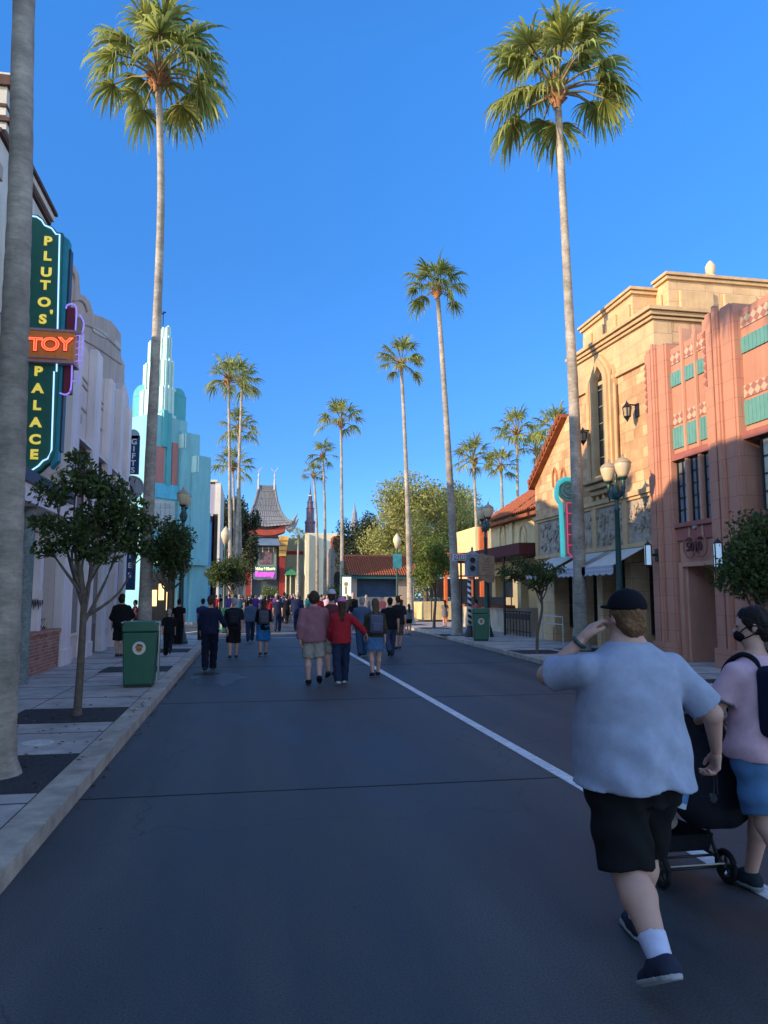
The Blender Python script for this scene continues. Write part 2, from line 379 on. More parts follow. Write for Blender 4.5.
    root=empty(name,(0,0,0)); tag(root,label,cat,group)
    def out(nm,fld_or,m,ex=(),par=None):
        V,F=fld_or.mesh() if isinstance(fld_or,Field) else fld_or
        if ex: V,F=merge((V,F),*ex)
        V=(V+off)*sc
        return mk(nm,V,F,m,par or root,True)
    out('body',B,P['skin'],extra)
    # ---- top
    tp=P['top']; slv=tp.get('sleeve',.6); inf=tp.get('inf',.018); hem=tp.get('hem',.86); fold=tp.get('fold',.004)
    S=Field(lo,hi,h)
    TT=[]
    wmx=max(a for z,a,b,_,_ in T if z<1.2);wmy=max(b for z,a,b,_,_ in T if z<1.2)
    for z,a,b,cx,cy in T:
        if z<1.28 and z>.85: f=tp.get('loose',.55); a=a+(max(wmx,a)-a)*f; b=b+(max(wmy,b)-b)*f
        if z<=.87: a,b=wmx,wmy
        if z<=1.06: a+=.010+(.007 if g>1.4 else 0);b+=.012+(.012 if g>1.4 else 0)
        TT.append((z,a,b,cx,cy))
    if hem<TT[0][0]: TT=[(hem,wmx*1.04,wmy*1.04,0,TT[2][4])]+TT[1:]
    S.loft(TT,.02,inf,zlo=hem,zhi=P.get('topz',1.475))
    for s in(-1,1): S.cone((s*.03,-.01,SZ+.03),(s*(SW-.01),-.005,SZ-.045),.042+inf,.045+inf*.8,.04)
    for s in(-1,1):
        j=J[s]; 
        if slv<=1: e=j['sh']+(j['el']-j['sh'])*slv; n=unit(j['el']-j['sh']); S.cone(j['sh'],j['el'],.046*(.5+.5*g)+inf*.8,(.045*(.5+.5*g)+inf*1.3)*tp.get('cuff',1.),.035,cuts=[(n,e)])
        else:
            S.cone(j['sh'],j['el'],.046*(.5+.5*g)+inf*.8,.044*(.5+.5*g)+inf,.035); e=j['el']+(j['wr']-j['el'])*min(slv-1,.97); n=unit(j['wr']-j['el']); S.cone(j['el'],j['wr'],.044*(.5+.5*g)+inf,.03+inf,.02,cuts=[(n,e)])
    if tp.get('hood'): S.ell((0,-.09,1.46),(.11,.05,.06),.03)
    a_=fold
    if tp.get('drape'):
        S.disp(lambda X,Y,Z:.011*np.clip((1.38-Z)*2.5,0,1)*np.sin(16*X-11*Z+2.5*np.sin(5*Z+3*X))+.007*np.clip((1.15-Z)*4,0,1)*np.sin(30*Z+9*X+3*np.sin(7*X))+.006*np.sin(42*X+30*Z+4*np.sin(9*Z))*np.clip((1.2-Z)*3,0,1))
    S.disp(lambda X,Y,Z:(a_*np.sin(34*Z+7*np.sin(6*X+4*Y)+3*np.sin(9*Z))*np.clip((1.35-Z)*3,.15,1)+a_*.8*np.sin(22*X+9*Z+3*np.sin(11*Y+7*Z))))
    S.cut((0,0,-1),(0,0,hem))
    S.cut((0,0,1),(0,0,tp.get('neck',1.485)))
    out(tp.get('name','shirt'),S,tp['mat'])
    # ---- bottom
    bt=P['bottom']; k=bt.get('kind','shorts'); D=Field(lo,hi,h); binf=bt.get('inf',.014)
    D.loft(T[:4],.03,binf+.004,zlo=.775,zhi=.97)
    if k=='skirt':
        zl=bt.get('z',.62); D.loft([(zl,.19*g,.16*g,0,0),(.8,.185*g,.14*g,0,0),(.95,.168*g,.12*g,0,0),(1.0,.15*g,.11*g,0,0)],.02,.012,zlo=zl,zhi=1.0)
    else:
        for s in(-1,1):
            j=J[s]
            if k=='shorts':
                t=bt.get('len',.8); e=j['hip']+(j['knee']-j['hip'])*t; n=unit(j['knee']-j['hip']); w=bt.get('flare',.03)
                j2=j['hip']+(j['knee']-j['hip'])*1.2
                D.cone(j['hip'],j2,.088*lg+binf,.056*lg+binf+w,.04,cuts=[(n,e)])
            else:
                w=bt.get('flare',.008); binf=max(binf,.02 if h<.015 else .03)
                D.cone(j['hip'],j['knee'],.086*lg+binf,.058*lg+binf,.04);e=j['ank']+unit(j['ank']-j['knee'])*.02;D.cone(j['knee'],e+unit(j['ank']-j['knee'])*.06,.057*lg+binf,.042*lg+binf+w,.02,cuts=[(unit(j['ank']-j['knee']),e)])
    fb=bt.get('fold',.004)
    D.disp(lambda X,Y,Z:fb*np.sin(30*Z+8*np.sin(8*X)+6*Y)+fb*.6*np.sin(48*Z-20*X))
    out(bt.get('name',{'shorts':'shorts','pants':'trousers','skirt':'skirt'}[k]),D,bt['mat'])
    # ---- shoes
    for s in(-1,1):
        j=J[s]; a=j['ank'];fd=j['fd'];fu=j['fu']; sh=Field((min(a[0]-.1,a[0]+.1),a[1]-.2,a[2]-.26),(a[0]+.12,a[1]+.3,a[2]+.12),min(h,.012) if h<.021 else .02)
        so=a-fu*.075
        q_=.036*(.6+.4*lg)+.012; sh.cone(a-fd*.035-fu*.03,a+fd*.04-fu*.02,max(.046,q_),.05,.02); sh.cone(a+fd*.04-fu*.035,a+fd*.15-fu*.048,.05,.036,.025); sh.cone(a,a+fu*.035,max(.046,q_),max(.044,q_),.02,cuts=[(fu,a+fu*.015)])
        sh.cut(-fu,so+fu*.02)
        fo=out('shoe',sh,P.get('shoe',MATS['shoe_dark']))
        if near or P.get('sole'):
            so_=Field(sh.lo,sh.lo+sh.n*sh.h,sh.h); so_.cone(a-fd*.035-fu*.055,a+fd*.15-fu*.055,.052,.044,.03); so_.cone(a+fd*.02-fu*.055,a+fd*.12-fu*.055,.05,.05,.02)
            so_.cut(-fu,so); so_.cut(fu,so+fu*.024); out('sole',so_,P.get('sole') or MATS['sole_white'],par=fo)
    if P.get('socks'):
        for s in(-1,1):
            j=J[s]; a=j['ank'];u=unit(j['knee']-a); so2=Field(a-.14,a+.2,min(h,.012)); q_=.036*(.6+.4*lg); so2.cone(a-u*.03,a+u*.18,q_+.006,q_+.016+.03*(lg-1),.01,cuts=[(u,a+u*P.get('sockh',.075))]); out('sock',so2,P['socks'])
    # ---- hair
    hr=P.get('hair','short')
    if hr:
        Hh=Field(hp((0,0,1.6))-.3-np.array((0,0,.25)),hp((0,0,1.6))+.3,min(h,.014))
        fdv=HR@np.array((0,1,0)); up=HR@np.array((0,0,1))
        c=hp((0,-.008,1.68)); 
        cutp=[(unit(fdv*1.0-up*.75),hp((0,.045,1.665)))]
        Hh.ell(c,(.085,.102,.108),.01,HR,cuts=cutp+[(-up,hp((0,0,1.60 if hr!='short' else 1.585)))])
        Hh.ell(hp((0,-.055,1.61)),(.066,.05,.06),.02,HR)
        if hr=='bob': Hh.ell(hp((0,-.035,1.61)),(.095,.075,.10),.03,HR)
        if hr=='long': Hh.cone(hp((0,-.06,1.64)),(0,-.115,1.33),.085,.06,.03,sq=(1,1.5,1))
        if hr=='pony':
            Hh.cone(hp((0,-.10,1.70)),hp((0,-.16,1.67)),.03,.035,.02); Hh.cone(hp((0,-.16,1.67)),hp((0,-.17,1.50)),.037,.03,.02);Hh.cone(hp((0,-.17,1.50)),hp((0,-.15,1.38)),.03,.012,.02)
        if hr=='curly': Hh.ell(hp((0,-.03,1.64)),(.11,.11,.12),.02,HR,cuts=cutp)
        Hh.disp(lambda X,Y,Z:.0035*np.sin(150*X+20*np.sin(12*Z))*np.cos(120*Y+9*Z)+.003*np.sin(60*X+40*Z))
        out('hair',Hh,P['hairm'])
    if P.get('cap'):
        C_=Field(hp((0,0,1.6))-.28,hp((0,0,1.6))+.32,min(h,.012)); up=HR@np.array((0,0,1)); fdv=HR@np.array((0,1,0))
        C_.ell(hp((0,-.002,1.695)),(.093,.112,.1),.01,HR,cuts=[(-unit(up+fdv*-.0),hp((0,0,1.69)))])
        if P.get('brim',True): C_.ell(hp((0,.13,1.70)),(.065,.07,.012),.012,HR)
        C_.ell(hp((0,-.002,1.795)),(.008,.008,.006),.004)
        out('cap',C_,P['cap'])
    if near or h<.015:
        for s in(-1,1):
            e=MB(); q=hp((s*.031,.094,1.664)); Vs,Fs=Field(q-.02,q+.02,.004).ell(q,(.011,.008,.006),0,HR).mesh(); out('eye',(Vs,Fs),MATS['eye'])
    root['_sc']=sc
    return root,J,off,sc
def backpack_field(h,w=.15,d=.075,ht=.21):
    f=Field((-.3,-.25,-.35),(.3,.3,.35),h)
    f.rbox((0,-d-.0,0),(w-.05,d-.04,ht-.05),.05,.01); f.rbox((0,-2*d-.01,-.07),(w-.07,.012,.07),.03,.012)
    return f
def backpack(root,P,m,label,mtrim=None,zc=1.2,yc=-.12,scale=1.,off=(0,0,0),sc=1.):
    h=.012; f=backpack_field(h); V,F=f.mesh(); V=V*scale; V[:,1]+=yc; V[:,2]+=zc; V=(V+off)*sc
    r=empty('backpack',(0,0,0)); tag(r,label,'backpack'); mk('bag',V,F,m,r,True)
    for s in(-1,1):
        b=MB(); pts=[(s*.09,yc-.0,zc+.16),(s*.10,yc+.03,zc+.24),(s*.115,yc+.12,zc+.265),(s*.125,yc+.235,zc+.17),(s*.13,yc+.245,zc+.02),(s*.165,yc+.14,zc-.13),(s*.12,yc,zc-.15)]
        P2=smoothpath(pts,5); b.tube([(np.array(p)+off)*sc for p in P2],.016*sc,6); b.build('strap',mtrim or m,r,True)
    return r
def smoothpath(pts,n=6):
    pts=[np.array(p,float) for p in pts]; out=[]
    for i in range(len(pts)-1):
        p0=pts[max(i-1,0)];p1=pts[i];p2=pts[i+1];p3=pts[min(i+2,len(pts)-1)]
        for k in range(n):
            t=k/n; out.append(.5*((2*p1)+(-p0+p2)*t+(2*p0-5*p1+4*p2-p3)*t*t+(-p0+3*p1-3*p2+p3)*t**3))
    out.append(pts[-1]); return out
# ---------------------------------------------------------------- plants
def leafcloud(clumps,n,size,rng,flat=.0,aspect=.5,shell=.5):
    """many small bent leaves spread through the volume of several clumps"""
    W=np.array([c[3]*c[4]*c[5] for c in clumps])**.8; W/=W.sum(); idx=rng.choice(len(clumps),n,p=W); C=np.array(clumps)
    d=rng.normal(size=(n,3)); d/=np.linalg.norm(d,axis=1)[:,None]; r=rng.rand(n)**shell
    r=r*(1+.25*rng.normal(size=n)*(rng.rand(n)<.15))
    P=C[idx,:3]+d*r[:,None]*C[idx,3:6]
    a=rng.normal(size=(n,3)); a[:,2]-=.35; a/=np.linalg.norm(a,axis=1)[:,None]
    b=np.cross(a,rng.normal(size=(n,3))); b/=np.linalg.norm(b,axis=1)[:,None]
    s=size*(.6+.8*rng.rand(n))[:,None]; nn=np.cross(a,b)
    V=np.stack([P-a*s*.5,P+b*s*aspect*.5+nn*s*.08,P+a*s*.5,P-b*s*aspect*.5+nn*s*.08],1).reshape(-1,3)
    F=np.arange(4*n).reshape(n,4); return V,F
def tree(name,label,base,h,clumps,n,size,tm,lm,trunk_r,fork=.5,seed=1,limbs=5,group=None,trunk_path=None,aspect=.5,shell=.5,cat='tree'):
    """clumps given relative to base"""
    rng=np.random.RandomState(seed); root=empty(name,base); tag(root,label,cat,group)
    b=MB(); bx,by,bz=base; fk=np.array([rng.normal()*.03*h,rng.normal()*.03*h,h*fork])
    if trunk_path is None: trunk_path=[(0,0,0),(fk[0]*.2,fk[1]*.6,fk[2]*.35),(fk[0]*1.2,fk[1]*.3,fk[2]*.7),tuple(fk)]
    fk=np.array(trunk_path[-1],float)
    pts=smoothpath([np.array(p)+base for p in trunk_path],4); k=len(pts)
    b.tube(pts,[trunk_r*(1.35 if i==0 else 1-.35*i/k) for i in range(k)],9)
    cl=np.array(clumps,float); sel=cl[rng.choice(len(cl),min(limbs*2,len(cl)),replace=False)]
    for c in sel:
        st=fk-np.array((0,0,rng.rand()*h*.12)); e=c[:3]; m=(st+e)/2+rng.normal(size=3)*.04*h+np.array((0,0,.02*h))
        b.tube(smoothpath([st+base,m+base,e+base],4),list(np.linspace(trunk_r*.5,trunk_r*.12,9)),6)
        for q in range(3):
            e2=e+rng.normal(size=3)*c[3:6]*.55; b.tube([m*.4+e*.6+base,(e+e2)/2+base+rng.normal(size=3)*.02*h,e2+base],[trunk_r*.16,trunk_r*.1,trunk_r*.05],5)
    b.build('trunk',tm,root,True,fix=False)
    V,F=leafcloud(clumps,n,size,rng,aspect=aspect,shell=shell); V=V+np.array(base); mk('crown',V,F,lm,root)
    return root
def blobclumps(w,d,z0,z1,n,rng,r=.3,round_=True):
    out=[]
    cz=(z0+z1)/2; hz=(z1-z0)/2
    while len(out)<n:
        p=rng.uniform(-1,1,3)
        if p@p>1: continue
        s=r*(.6+.7*rng.rand()); out.append((p[0]*w*(1-r*.55),p[1]*d*(1-r*.55),cz+p[2]*hz*(1-r*.55),w*s,d*s,hz*s*1.0))
    return out
def palm_crown(rng,rad,nf=26,nseg=20,wide=1.0):
    """fan palm crown: petioles with pleated fans whose tips hang"""
    V=[];F=[]; PV=[];PF=[]; pet=MB()
    for i in range(nf):
        t=(i+.5)/nf; el=R(88-98*t**.85+rng.normal()*9); az=i*2.39996+rng.normal()*.25
        d=np.array((math.cos(az)*math.cos(el),math.sin(az)*math.cos(el),math.sin(el))); side=np.cross(d,(0,0,1.)); side/=np.linalg.norm(side); up=np.cross(side,d)
        pl=rad*(.44+.14*rng.rand())*(1.0 if el>0 else .9); p0=d*rad*.03+np.array((0,0,-.10*rad*t)); p1=p0+d*pl*.55; p2=p0+d*pl-np.array((0,0,.05*pl+ .16*pl*t))
        pet.tube([p0,p1,p2],[.018*rad,.012*rad,.009*rad],5)
        dd=unit(p2-p1); sd=side; uu=np.cross(sd,dd); roll=rng.normal()*.35; sd,uu=sd*math.cos(roll)+uu*math.sin(roll),uu*math.cos(roll)-sd*math.sin(roll)
        bl=rad*(.44+.14*rng.rand())
        for k in range(nseg):
            a=R(-125+250*(k+.5)/nseg)+rng.normal()*.03; ca=math.cos(a); l=bl*(.62+.38*max(ca,0)**.7)*(.88+.24*rng.rand()); l*= (1 if abs(a)<1.8 else .75)
            dv=dd*ca+sd*math.sin(a)-uu*.10*abs(math.sin(a)); dv/=np.linalg.norm(dv)
            wd=np.cross(dv,uu); wd/=np.linalg.norm(wd); wd=wd*math.cos(.6*(-1)**k)+uu*math.sin(.6*(-1)**k)
            w=l*.040*wide; q=p2.copy(); dr=.14+.42*rng.rand()+.10*t; row=[]
            st=[0,.3,.55,.78,1.]; ws=[.25,1.,.85,.45,.05]; cur=dv.copy()
            for j in range(5):
                if j:
                    cur=unit(cur+np.array((0,0,-1))*[0,.10,.38,.95,1.3][j]*(dr*2.)); q=q+cur*l*(st[j]-st[j-1])
                row.append((q-wd*w*ws[j],q+wd*w*ws[j]))
            n=len(V)
            for a1,b1 in row: V+= [a1,b1]
            for j in range(4): F.append((n+2*j,n+2*j+1,n+2*j+3,n+2*j+2))
    return np.array(V),np.array(F),pet
def palm(label,base,top,mid,r0,r1,rad,seed,tm,lm,pm,bm,group='tall fan palms lining the street',nf=26,nseg=20,proto=None,name='fan_palm'):
    """base, mid points and top of trunk are world points"""
    rng=np.random.RandomState(seed); root=empty(name,base); tag(root,label,'palm tree',group); rad=rad*1.16; nseg=int(nseg*1.3)
    pts=smoothpath([base]+list(mid)+[top],12); n=len(pts); rr=[]
    for i in range(n):
        t=i/(n-1); rr.append((r1+(r0-r1)*(1-t)**1.8)*(1+.35*math.exp(-t*40))*(1+.025*math.sin(i*2.1)))
    b=MB(); b.tube(pts,rr,16); b.build('trunk',tm,root,True,fix=False)
    c=np.array(top)
    V,F,pet=palm_crown(rng,rad,nf,nseg)
    mk('crown',V+c,F,lm,root)
    pt=MB(); pt.v=[tuple(np.array(v)+c) for v in pet.v]; pt.f=pet.f; pt.build('leaf_stalks',pm,root,True,fix=False)
    s=MB(); s.lathe([(r1*1.05,-.30*rad),(r1*1.5,-.18*rad),(r1*1.7,-.06*rad),(r1*1.1,.05*rad)],c,10); 
    for i in range(22):
        a=rng.rand()*2*pi; z=-.22*rad+.24*rad*rng.rand(); d=np.array((math.cos(a),math.sin(a),.9)); p=c+np.array((math.cos(a)*r1*1.2,math.sin(a)*r1*1.2,z)); s.tube([p,p+unit(d)*.13*rad],[.03*rad,.012*rad],5)
    s.build('crown_shaft',bm,root,True,fix=False)
    return root
# ---------------------------------------------------------------- palette
M_=lambda *a,**k: mat(*a,**k)
asphalt=None
def make_asphalt():
    m=bpy.data.materials.new('asphalt'); m.use_nodes=True; nt=m.node_tree;N=nt.nodes;L=nt.links;b=N['Principled BSDF']
    g=N.new('ShaderNodeNewGeometry')
    n1=N.new('ShaderNodeTexNoise');n1.inputs['Scale'].default_value=.45;n1.inputs['Detail'].default_value=9;n1.inputs['Roughness'].default_value=.62
    mp=N.new('ShaderNodeMapping'); mp.inputs['Scale'].default_value=(1.6,.45,1); L.new(g.outputs['Position'],mp.inputs['Vector']); L.new(mp.outputs[0],n1.inputs['Vector'])
    n2=N.new('ShaderNodeTexNoise');n2.inputs['Scale'].default_value=90;n2.inputs['Detail'].default_value=3; L.new(g.outputs['Position'],n2.inputs['Vector'])
    vo=N.new('ShaderNodeTexVoronoi');vo.inputs['Scale'].default_value=2.2; L.new(g.outputs['Position'],vo.inputs['Vector'])
    r=N.new('ShaderNodeMapRange');r.inputs['From Min'].default_value=.40;r.inputs['From Max'].default_value=.60;L.new(n1.outputs['Fac'],r.inputs['Value'])
    mx=N.new('ShaderNodeMix');mx.data_type='RGBA';mx.inputs['A'].default_value=(.033,.034,.038,1);mx.inputs['B'].default_value=(.078,.076,.077,1);L.new(r.outputs['Result'],mx.inputs['Factor'])
    gr=N.new('ShaderNodeMapRange');gr.inputs['From Min'].default_value=.3;gr.inputs['From Max'].default_value=.72;gr.inputs['To Min'].default_value=.6;gr.inputs['To Max'].default_value=1.5;L.new(n2.outputs['Fac'],gr.inputs['Value'])
    # small dark spots
    sp=N.new('ShaderNodeMath');sp.operation='GREATER_THAN';sp.inputs[1].default_value=.022;L.new(vo.outputs['Distance'],sp.inputs[0])
    m3=N.new('ShaderNodeMapRange');m3.inputs['To Min'].default_value=.35;L.new(sp.outputs[0],m3.inputs['Value'])
    mm0=N.new('ShaderNodeMath');mm0.operation='MULTIPLY';L.new(gr.outputs['Result'],mm0.inputs[0]);L.new(m3.outputs['Result'],mm0.inputs[1])
    nd=N.new('ShaderNodeTexNoise');nd.inputs['Scale'].default_value=1.3;nd.inputs['Detail'].default_value=6;L.new(g.outputs['Position'],nd.inputs['Vector'])
    vd=N.new('ShaderNodeVectorMath');vd.operation='MULTIPLY_ADD';vd.inputs[1].default_value=(1.1,1.1,0);L.new(nd.outputs['Color'],vd.inputs[0]);L.new(g.outputs['Position'],vd.inputs[2])
    v2=N.new('ShaderNodeTexVoronoi');v2.feature='DISTANCE_TO_EDGE';v2.inputs['Scale'].default_value=.27;L.new(vd.outputs[0],v2.inputs['Vector'])
    ck=N.new('ShaderNodeMapRange');ck.inputs['From Min'].default_value=.0;ck.inputs['From Max'].default_value=.004;ck.inputs['To Min'].default_value=.55;ck.inputs['To Max'].default_value=1.;L.new(v2.outputs['Distance'],ck.inputs['Value'])
    wv=N.new('ShaderNodeTexNoise');wv.inputs['Scale'].default_value=1.;wv.inputs['Detail'].default_value=3;mq=N.new('ShaderNodeMapping');mq.inputs['Scale'].default_value=(1.3,.05,1);L.new(g.outputs['Position'],mq.inputs['Vector']);L.new(mq.outputs[0],wv.inputs['Vector'])
    wr=N.new('ShaderNodeMapRange');wr.inputs['From Min'].default_value=.35;wr.inputs['From Max'].default_value=.65;wr.inputs['To Min'].default_value=.82;wr.inputs['To Max'].default_value=1.15;L.new(wv.outputs['Fac'],wr.inputs['Value'])
    m5=N.new('ShaderNodeMath');m5.operation='MULTIPLY';L.new(ck.outputs[0],m5.inputs[0]);L.new(wr.outputs[0],m5.inputs[1])
    mm=N.new('ShaderNodeMath');mm.operation='MULTIPLY';L.new(mm0.outputs[0],mm.inputs[0]);L.new(m5.outputs[0],mm.inputs[1])
    v=N.new('ShaderNodeVectorMath');v.operation='SCALE';L.new(mx.outputs['Result'],v.inputs[0]);L.new(mm.outputs[0],v.inputs['Scale']);L.new(v.outputs[0],b.inputs['Base Color'])
    rr=N.new('ShaderNodeMapRange');rr.inputs['To Min'].default_value=.55;rr.inputs['To Max'].default_value=.75;L.new(r.outputs['Result'],rr.inputs['Value']);L.new(rr.outputs['Result'],b.inputs['Roughness'])
    b.inputs['Specular IOR Level'].default_value=.5
    bp=N.new('ShaderNodeBump');bp.inputs['Strength'].default_value=.35;bp.inputs['Distance'].default_value=.004;L.new(n2.outputs['Fac'],bp.inputs['Height']);L.new(bp.outputs[0],b.inputs['Normal'])
    return m
asphalt=make_asphalt()
concrete=M_('pavement_concrete',(.43,.375,.34),.85,.32,1.6,bump=.25,bscale=60)
concrete_d=M_('curb_concrete',(.42,.35,.28),.85,.35,3.2,bump=.3,bscale=50)
joint=M_('joint',(.06,.058,.055),.9)
jroad=M_('road_joint',(.022,.022,.024),.9)
paint=M_('road_paint',(.50,.51,.52),.7,.10,14,bump=.2,col2=(.84,.85,.86))
pit=M_('tree_grate_mulch',(.045,.042,.045),.9,.5,30,bump=.8,bscale=60)
steel=M_('steel_lid',(.55,.53,.5),.6,.2,20)
green=M_('green_paint',(.012,.105,.06),.38,.08,4,spec=.5); green_d=M_('dark_green_metal',(.012,.06,.055),.4,.15,8,spec=.5)
black=M_('black_metal',(.012,.012,.014),.45,.2,8,spec=.5)
white=M_('white_paint',(.78,.77,.75),.6,.05)
glassd=M_('dark_glass',(.02,.025,.03),.08,.2,1,spec=.8)
globe=M_('lamp_globe',(.62,.50,.32),.35,.08,5,spec=.5)
bark=M_('bark',(.13,.10,.075),.9,.35,12,bump=.6,bscale=30)
leaf=M_('leaf_dark',(.050,.080,.022),.6,.35,3,island=.55,trans=.35,col2=(.085,.115,.03))
leaf2=M_('leaf_shrub',(.03,.05,.02),.6,.35,3,island=.5,trans=.2,col2=(.05,.075,.025))
leaf_y=M_('leaf_olive',(.29,.31,.095),.65,.3,.5,island=.4,trans=.45,col2=(.43,.41,.14))
leaf_g=M_('leaf_bright',(.11,.16,.03),.6,.3,1,island=.45,trans=.35,col2=(.17,.21,.04))
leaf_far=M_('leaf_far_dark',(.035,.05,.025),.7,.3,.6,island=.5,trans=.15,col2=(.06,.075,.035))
def palmbark():
    m=M_('palm_bark',(.36,.31,.25),.9,.3,3,bump=0); nt=m.node_tree;N=nt.nodes;L=nt.links;b=N['Principled BSDF']
    g=N.new('ShaderNodeNewGeometry');mp=N.new('ShaderNodeMapping');mp.inputs['Scale'].default_value=(2.2,2.2,7);L.new(g.outputs['Position'],mp.inputs['Vector'])
    n=N.new('ShaderNodeTexNoise');n.inputs['Scale'].default_value=2.4;n.inputs['Detail'].default_value=7;n.inputs['Roughness'].default_value=.7;L.new(mp.outputs[0],n.inputs['Vector'])
    n3=N.new('ShaderNodeTexNoise');n3.inputs['Scale'].default_value=1.1;n3.inputs['Detail'].default_value=5;L.new(g.outputs['Position'],n3.inputs['Vector'])
    old=b.inputs['Base Color'].links[0].from_socket
    r=N.new('ShaderNodeMapRange');r.inputs['From Min'].default_value=.32;r.inputs['From Max'].default_value=.66;r.inputs['To Min'].default_value=.70;r.inputs['To Max'].default_value=1.15;L.new(n.outputs['Fac'],r.inputs['Value'])
    r3=N.new('ShaderNodeMapRange');r3.inputs['From Min'].default_value=.35;r3.inputs['From Max'].default_value=.65;r3.inputs['To Min'].default_value=.75;r3.inputs['To Max'].default_value=1.15;L.new(n3.outputs['Fac'],r3.inputs['Value'])
    mu=N.new('ShaderNodeMath');mu.operation='MULTIPLY';L.new(r.outputs[0],mu.inputs[0]);L.new(r3.outputs[0],mu.inputs[1])
    v=N.new('ShaderNodeVectorMath');v.operation='SCALE';L.new(old,v.inputs[0]);L.new(mu.outputs[0],v.inputs['Scale']);L.new(v.outputs[0],b.inputs['Base Color'])
    bp=N.new('ShaderNodeBump');bp.inputs['Strength'].default_value=.8;bp.inputs['Distance'].default_value=.02;L.new(n.outputs['Fac'],bp.inputs['Height']);L.new(bp.outputs[0],b.inputs['Normal'])
    return m
pbark=palmbark()
pleaf=M_('palm_leaf',(.19,.24,.055),.45,.3,1.5,island=.5,trans=.48,col2=(.36,.36,.09),spec=.5)
pstalk=M_('palm_stalk',(.20,.16,.06),.6,.2); pshaft=M_('palm_shaft',(.30,.14,.06),.8,.4,8)
shoe_d=M_('shoe_dark',(.03,.032,.04),.7,.2,coord='obj'); sole_w=M_('sole_white',(.42,.42,.42),.7,.1,coord='obj'); M_('eye',(.05,.03,.02),.2,coord='obj')
# ---------------------------------------------------------------- ground
def st(name,mb,m,bevel=0): return tag(mb.build(name,m,bevel=bevel),kind='structure')
g=MB(); g.add([(-260,-80,0),(260,-80,0),(260,420,0),(-260,420,0)],[[0,1,2,3]]); st('road',g,asphalt)
KX=lambda y:6.3+.047*y
# left pavement: straight kerb, rounding off at the cross street
LK=[(-1.37,-40),(-1.37,27.5),(-1.5,28.9),(-1.9,30.0),(-2.6,30.7),(-3.6,31.0),(-40,31.0)]
g=MB(); g.pz([(x-.0,y) for x,y in LK]+[(-40,-40)],0,.12); 
st('left_pavement',g,concrete,.0)
def strip(path,w,z0,z1,name,m):
    b=MB(); n=len(path)
    P=[np.array(p,float) for p in path]; O=[]
    for i,p in enumerate(P):
        d=unit(P[min(i+1,n-1)]-P[max(i-1,0)]); O.append(p+np.array((-d[1],d[0]))*w)
    for i in range(n-1):
        b.prism([tuple(P[i]),tuple(P[i+1]),tuple(O[i+1]),tuple(O[i])],lambda p,q,t:(p,q,t),z0,z1)
    return st(name,b,m)
# kerb stones, a few mm proud of the pavement slab, cut in lengths
def kerb(path,w,name):
    b=MB();P=[np.array(p,float) for p in path]
    L=[0]
    for i in range(len(P)-1): L.append(L[-1]+np.linalg.norm(P[i+1]-P[i]))
    def at(s):
        s=min(max(s,0),L[-1]); i=max(j for j in range(len(L)-1) if L[j]<=s+1e-9); t=(s-L[i])/(L[i+1]-L[i]+1e-9); return P[i]+(P[i+1]-P[i])*t, unit(P[i+1]-P[i])
    s=0
    while s<L[-1]:
        step=3.05 if L[-1]-s>6 and s<L[1]-3 else .6
        a,d=at(s+.006);c,e=at(min(s+step,L[-1])-.006); n1=np.array((-d[1],d[0]));n2=np.array((-e[1],e[0]))
        b.prism([tuple(a-n1*.012),tuple(c-n2*.012),tuple(c+n2*w),tuple(a+n1*w)],lambda p,q,t:(p,q,t),.0,.124); s+=step
    o=b.build(name,concrete_d,bevel=.012); return tag(o,kind='structure')
kerb(LK,.25,'left_kerb')
RK=[(KX(y),y) for y in (60,50,38)]
RKp=[(40,42.5),(9.5,42.5),(8.4,42.0),(7.9,40.8),(7.85,39),(KX(32),32),(KX(26),26),(KX(20),20),(KX(14),14),(KX(8),8),(KX(-40),-40)]
g=MB(); g.pz(RKp+[(40,-40)],0,.12); st('right_pavement',g,concrete)
kerb(RKp,.25,'right_kerb')
# far pavements beyond the cross streets
g=MB(); g.pz([(-60,45),(-3.2,45),(-2.3,46),(-2.0,48),(-1.6,90),(-60,90)],0,.12); st('far_left_pavement',g,concrete)
g=MB(); g.pz([(6.5,47.5),(60,47.5),(60,90),(5.5,90),(5.6,49)],0,.12); st('far_right_pavement',g,concrete)
g=MB(); g.pz([(-60,90.5),(60,90.5),(60,160),(-60,160)],0,.02); st('theatre_forecourt',g,concrete)
# pavement joints
g=MB()
for y in np.arange(-12,31,1.52):
    if 6.4<y<8.2 or 10<y<11.4: g.box(-4.0,-2.95,y,y+.012,.12,.1245); continue
    g.box(-4.0,-1.625,y,y+.012,.12,.1245)
g.box(-2.95,-2.938,-12,30,.12,.1235); g.box(-1.628,-1.616,-12,27.5,.12,.1242)
st('left_pavement_joints',g,joint)
g=MB()
for y in np.arange(-12,42,1.52): g.box(KX(y)+.26,10.1,y,y+.012,.12,.1245)
st('right_pavement_joints',g,joint)
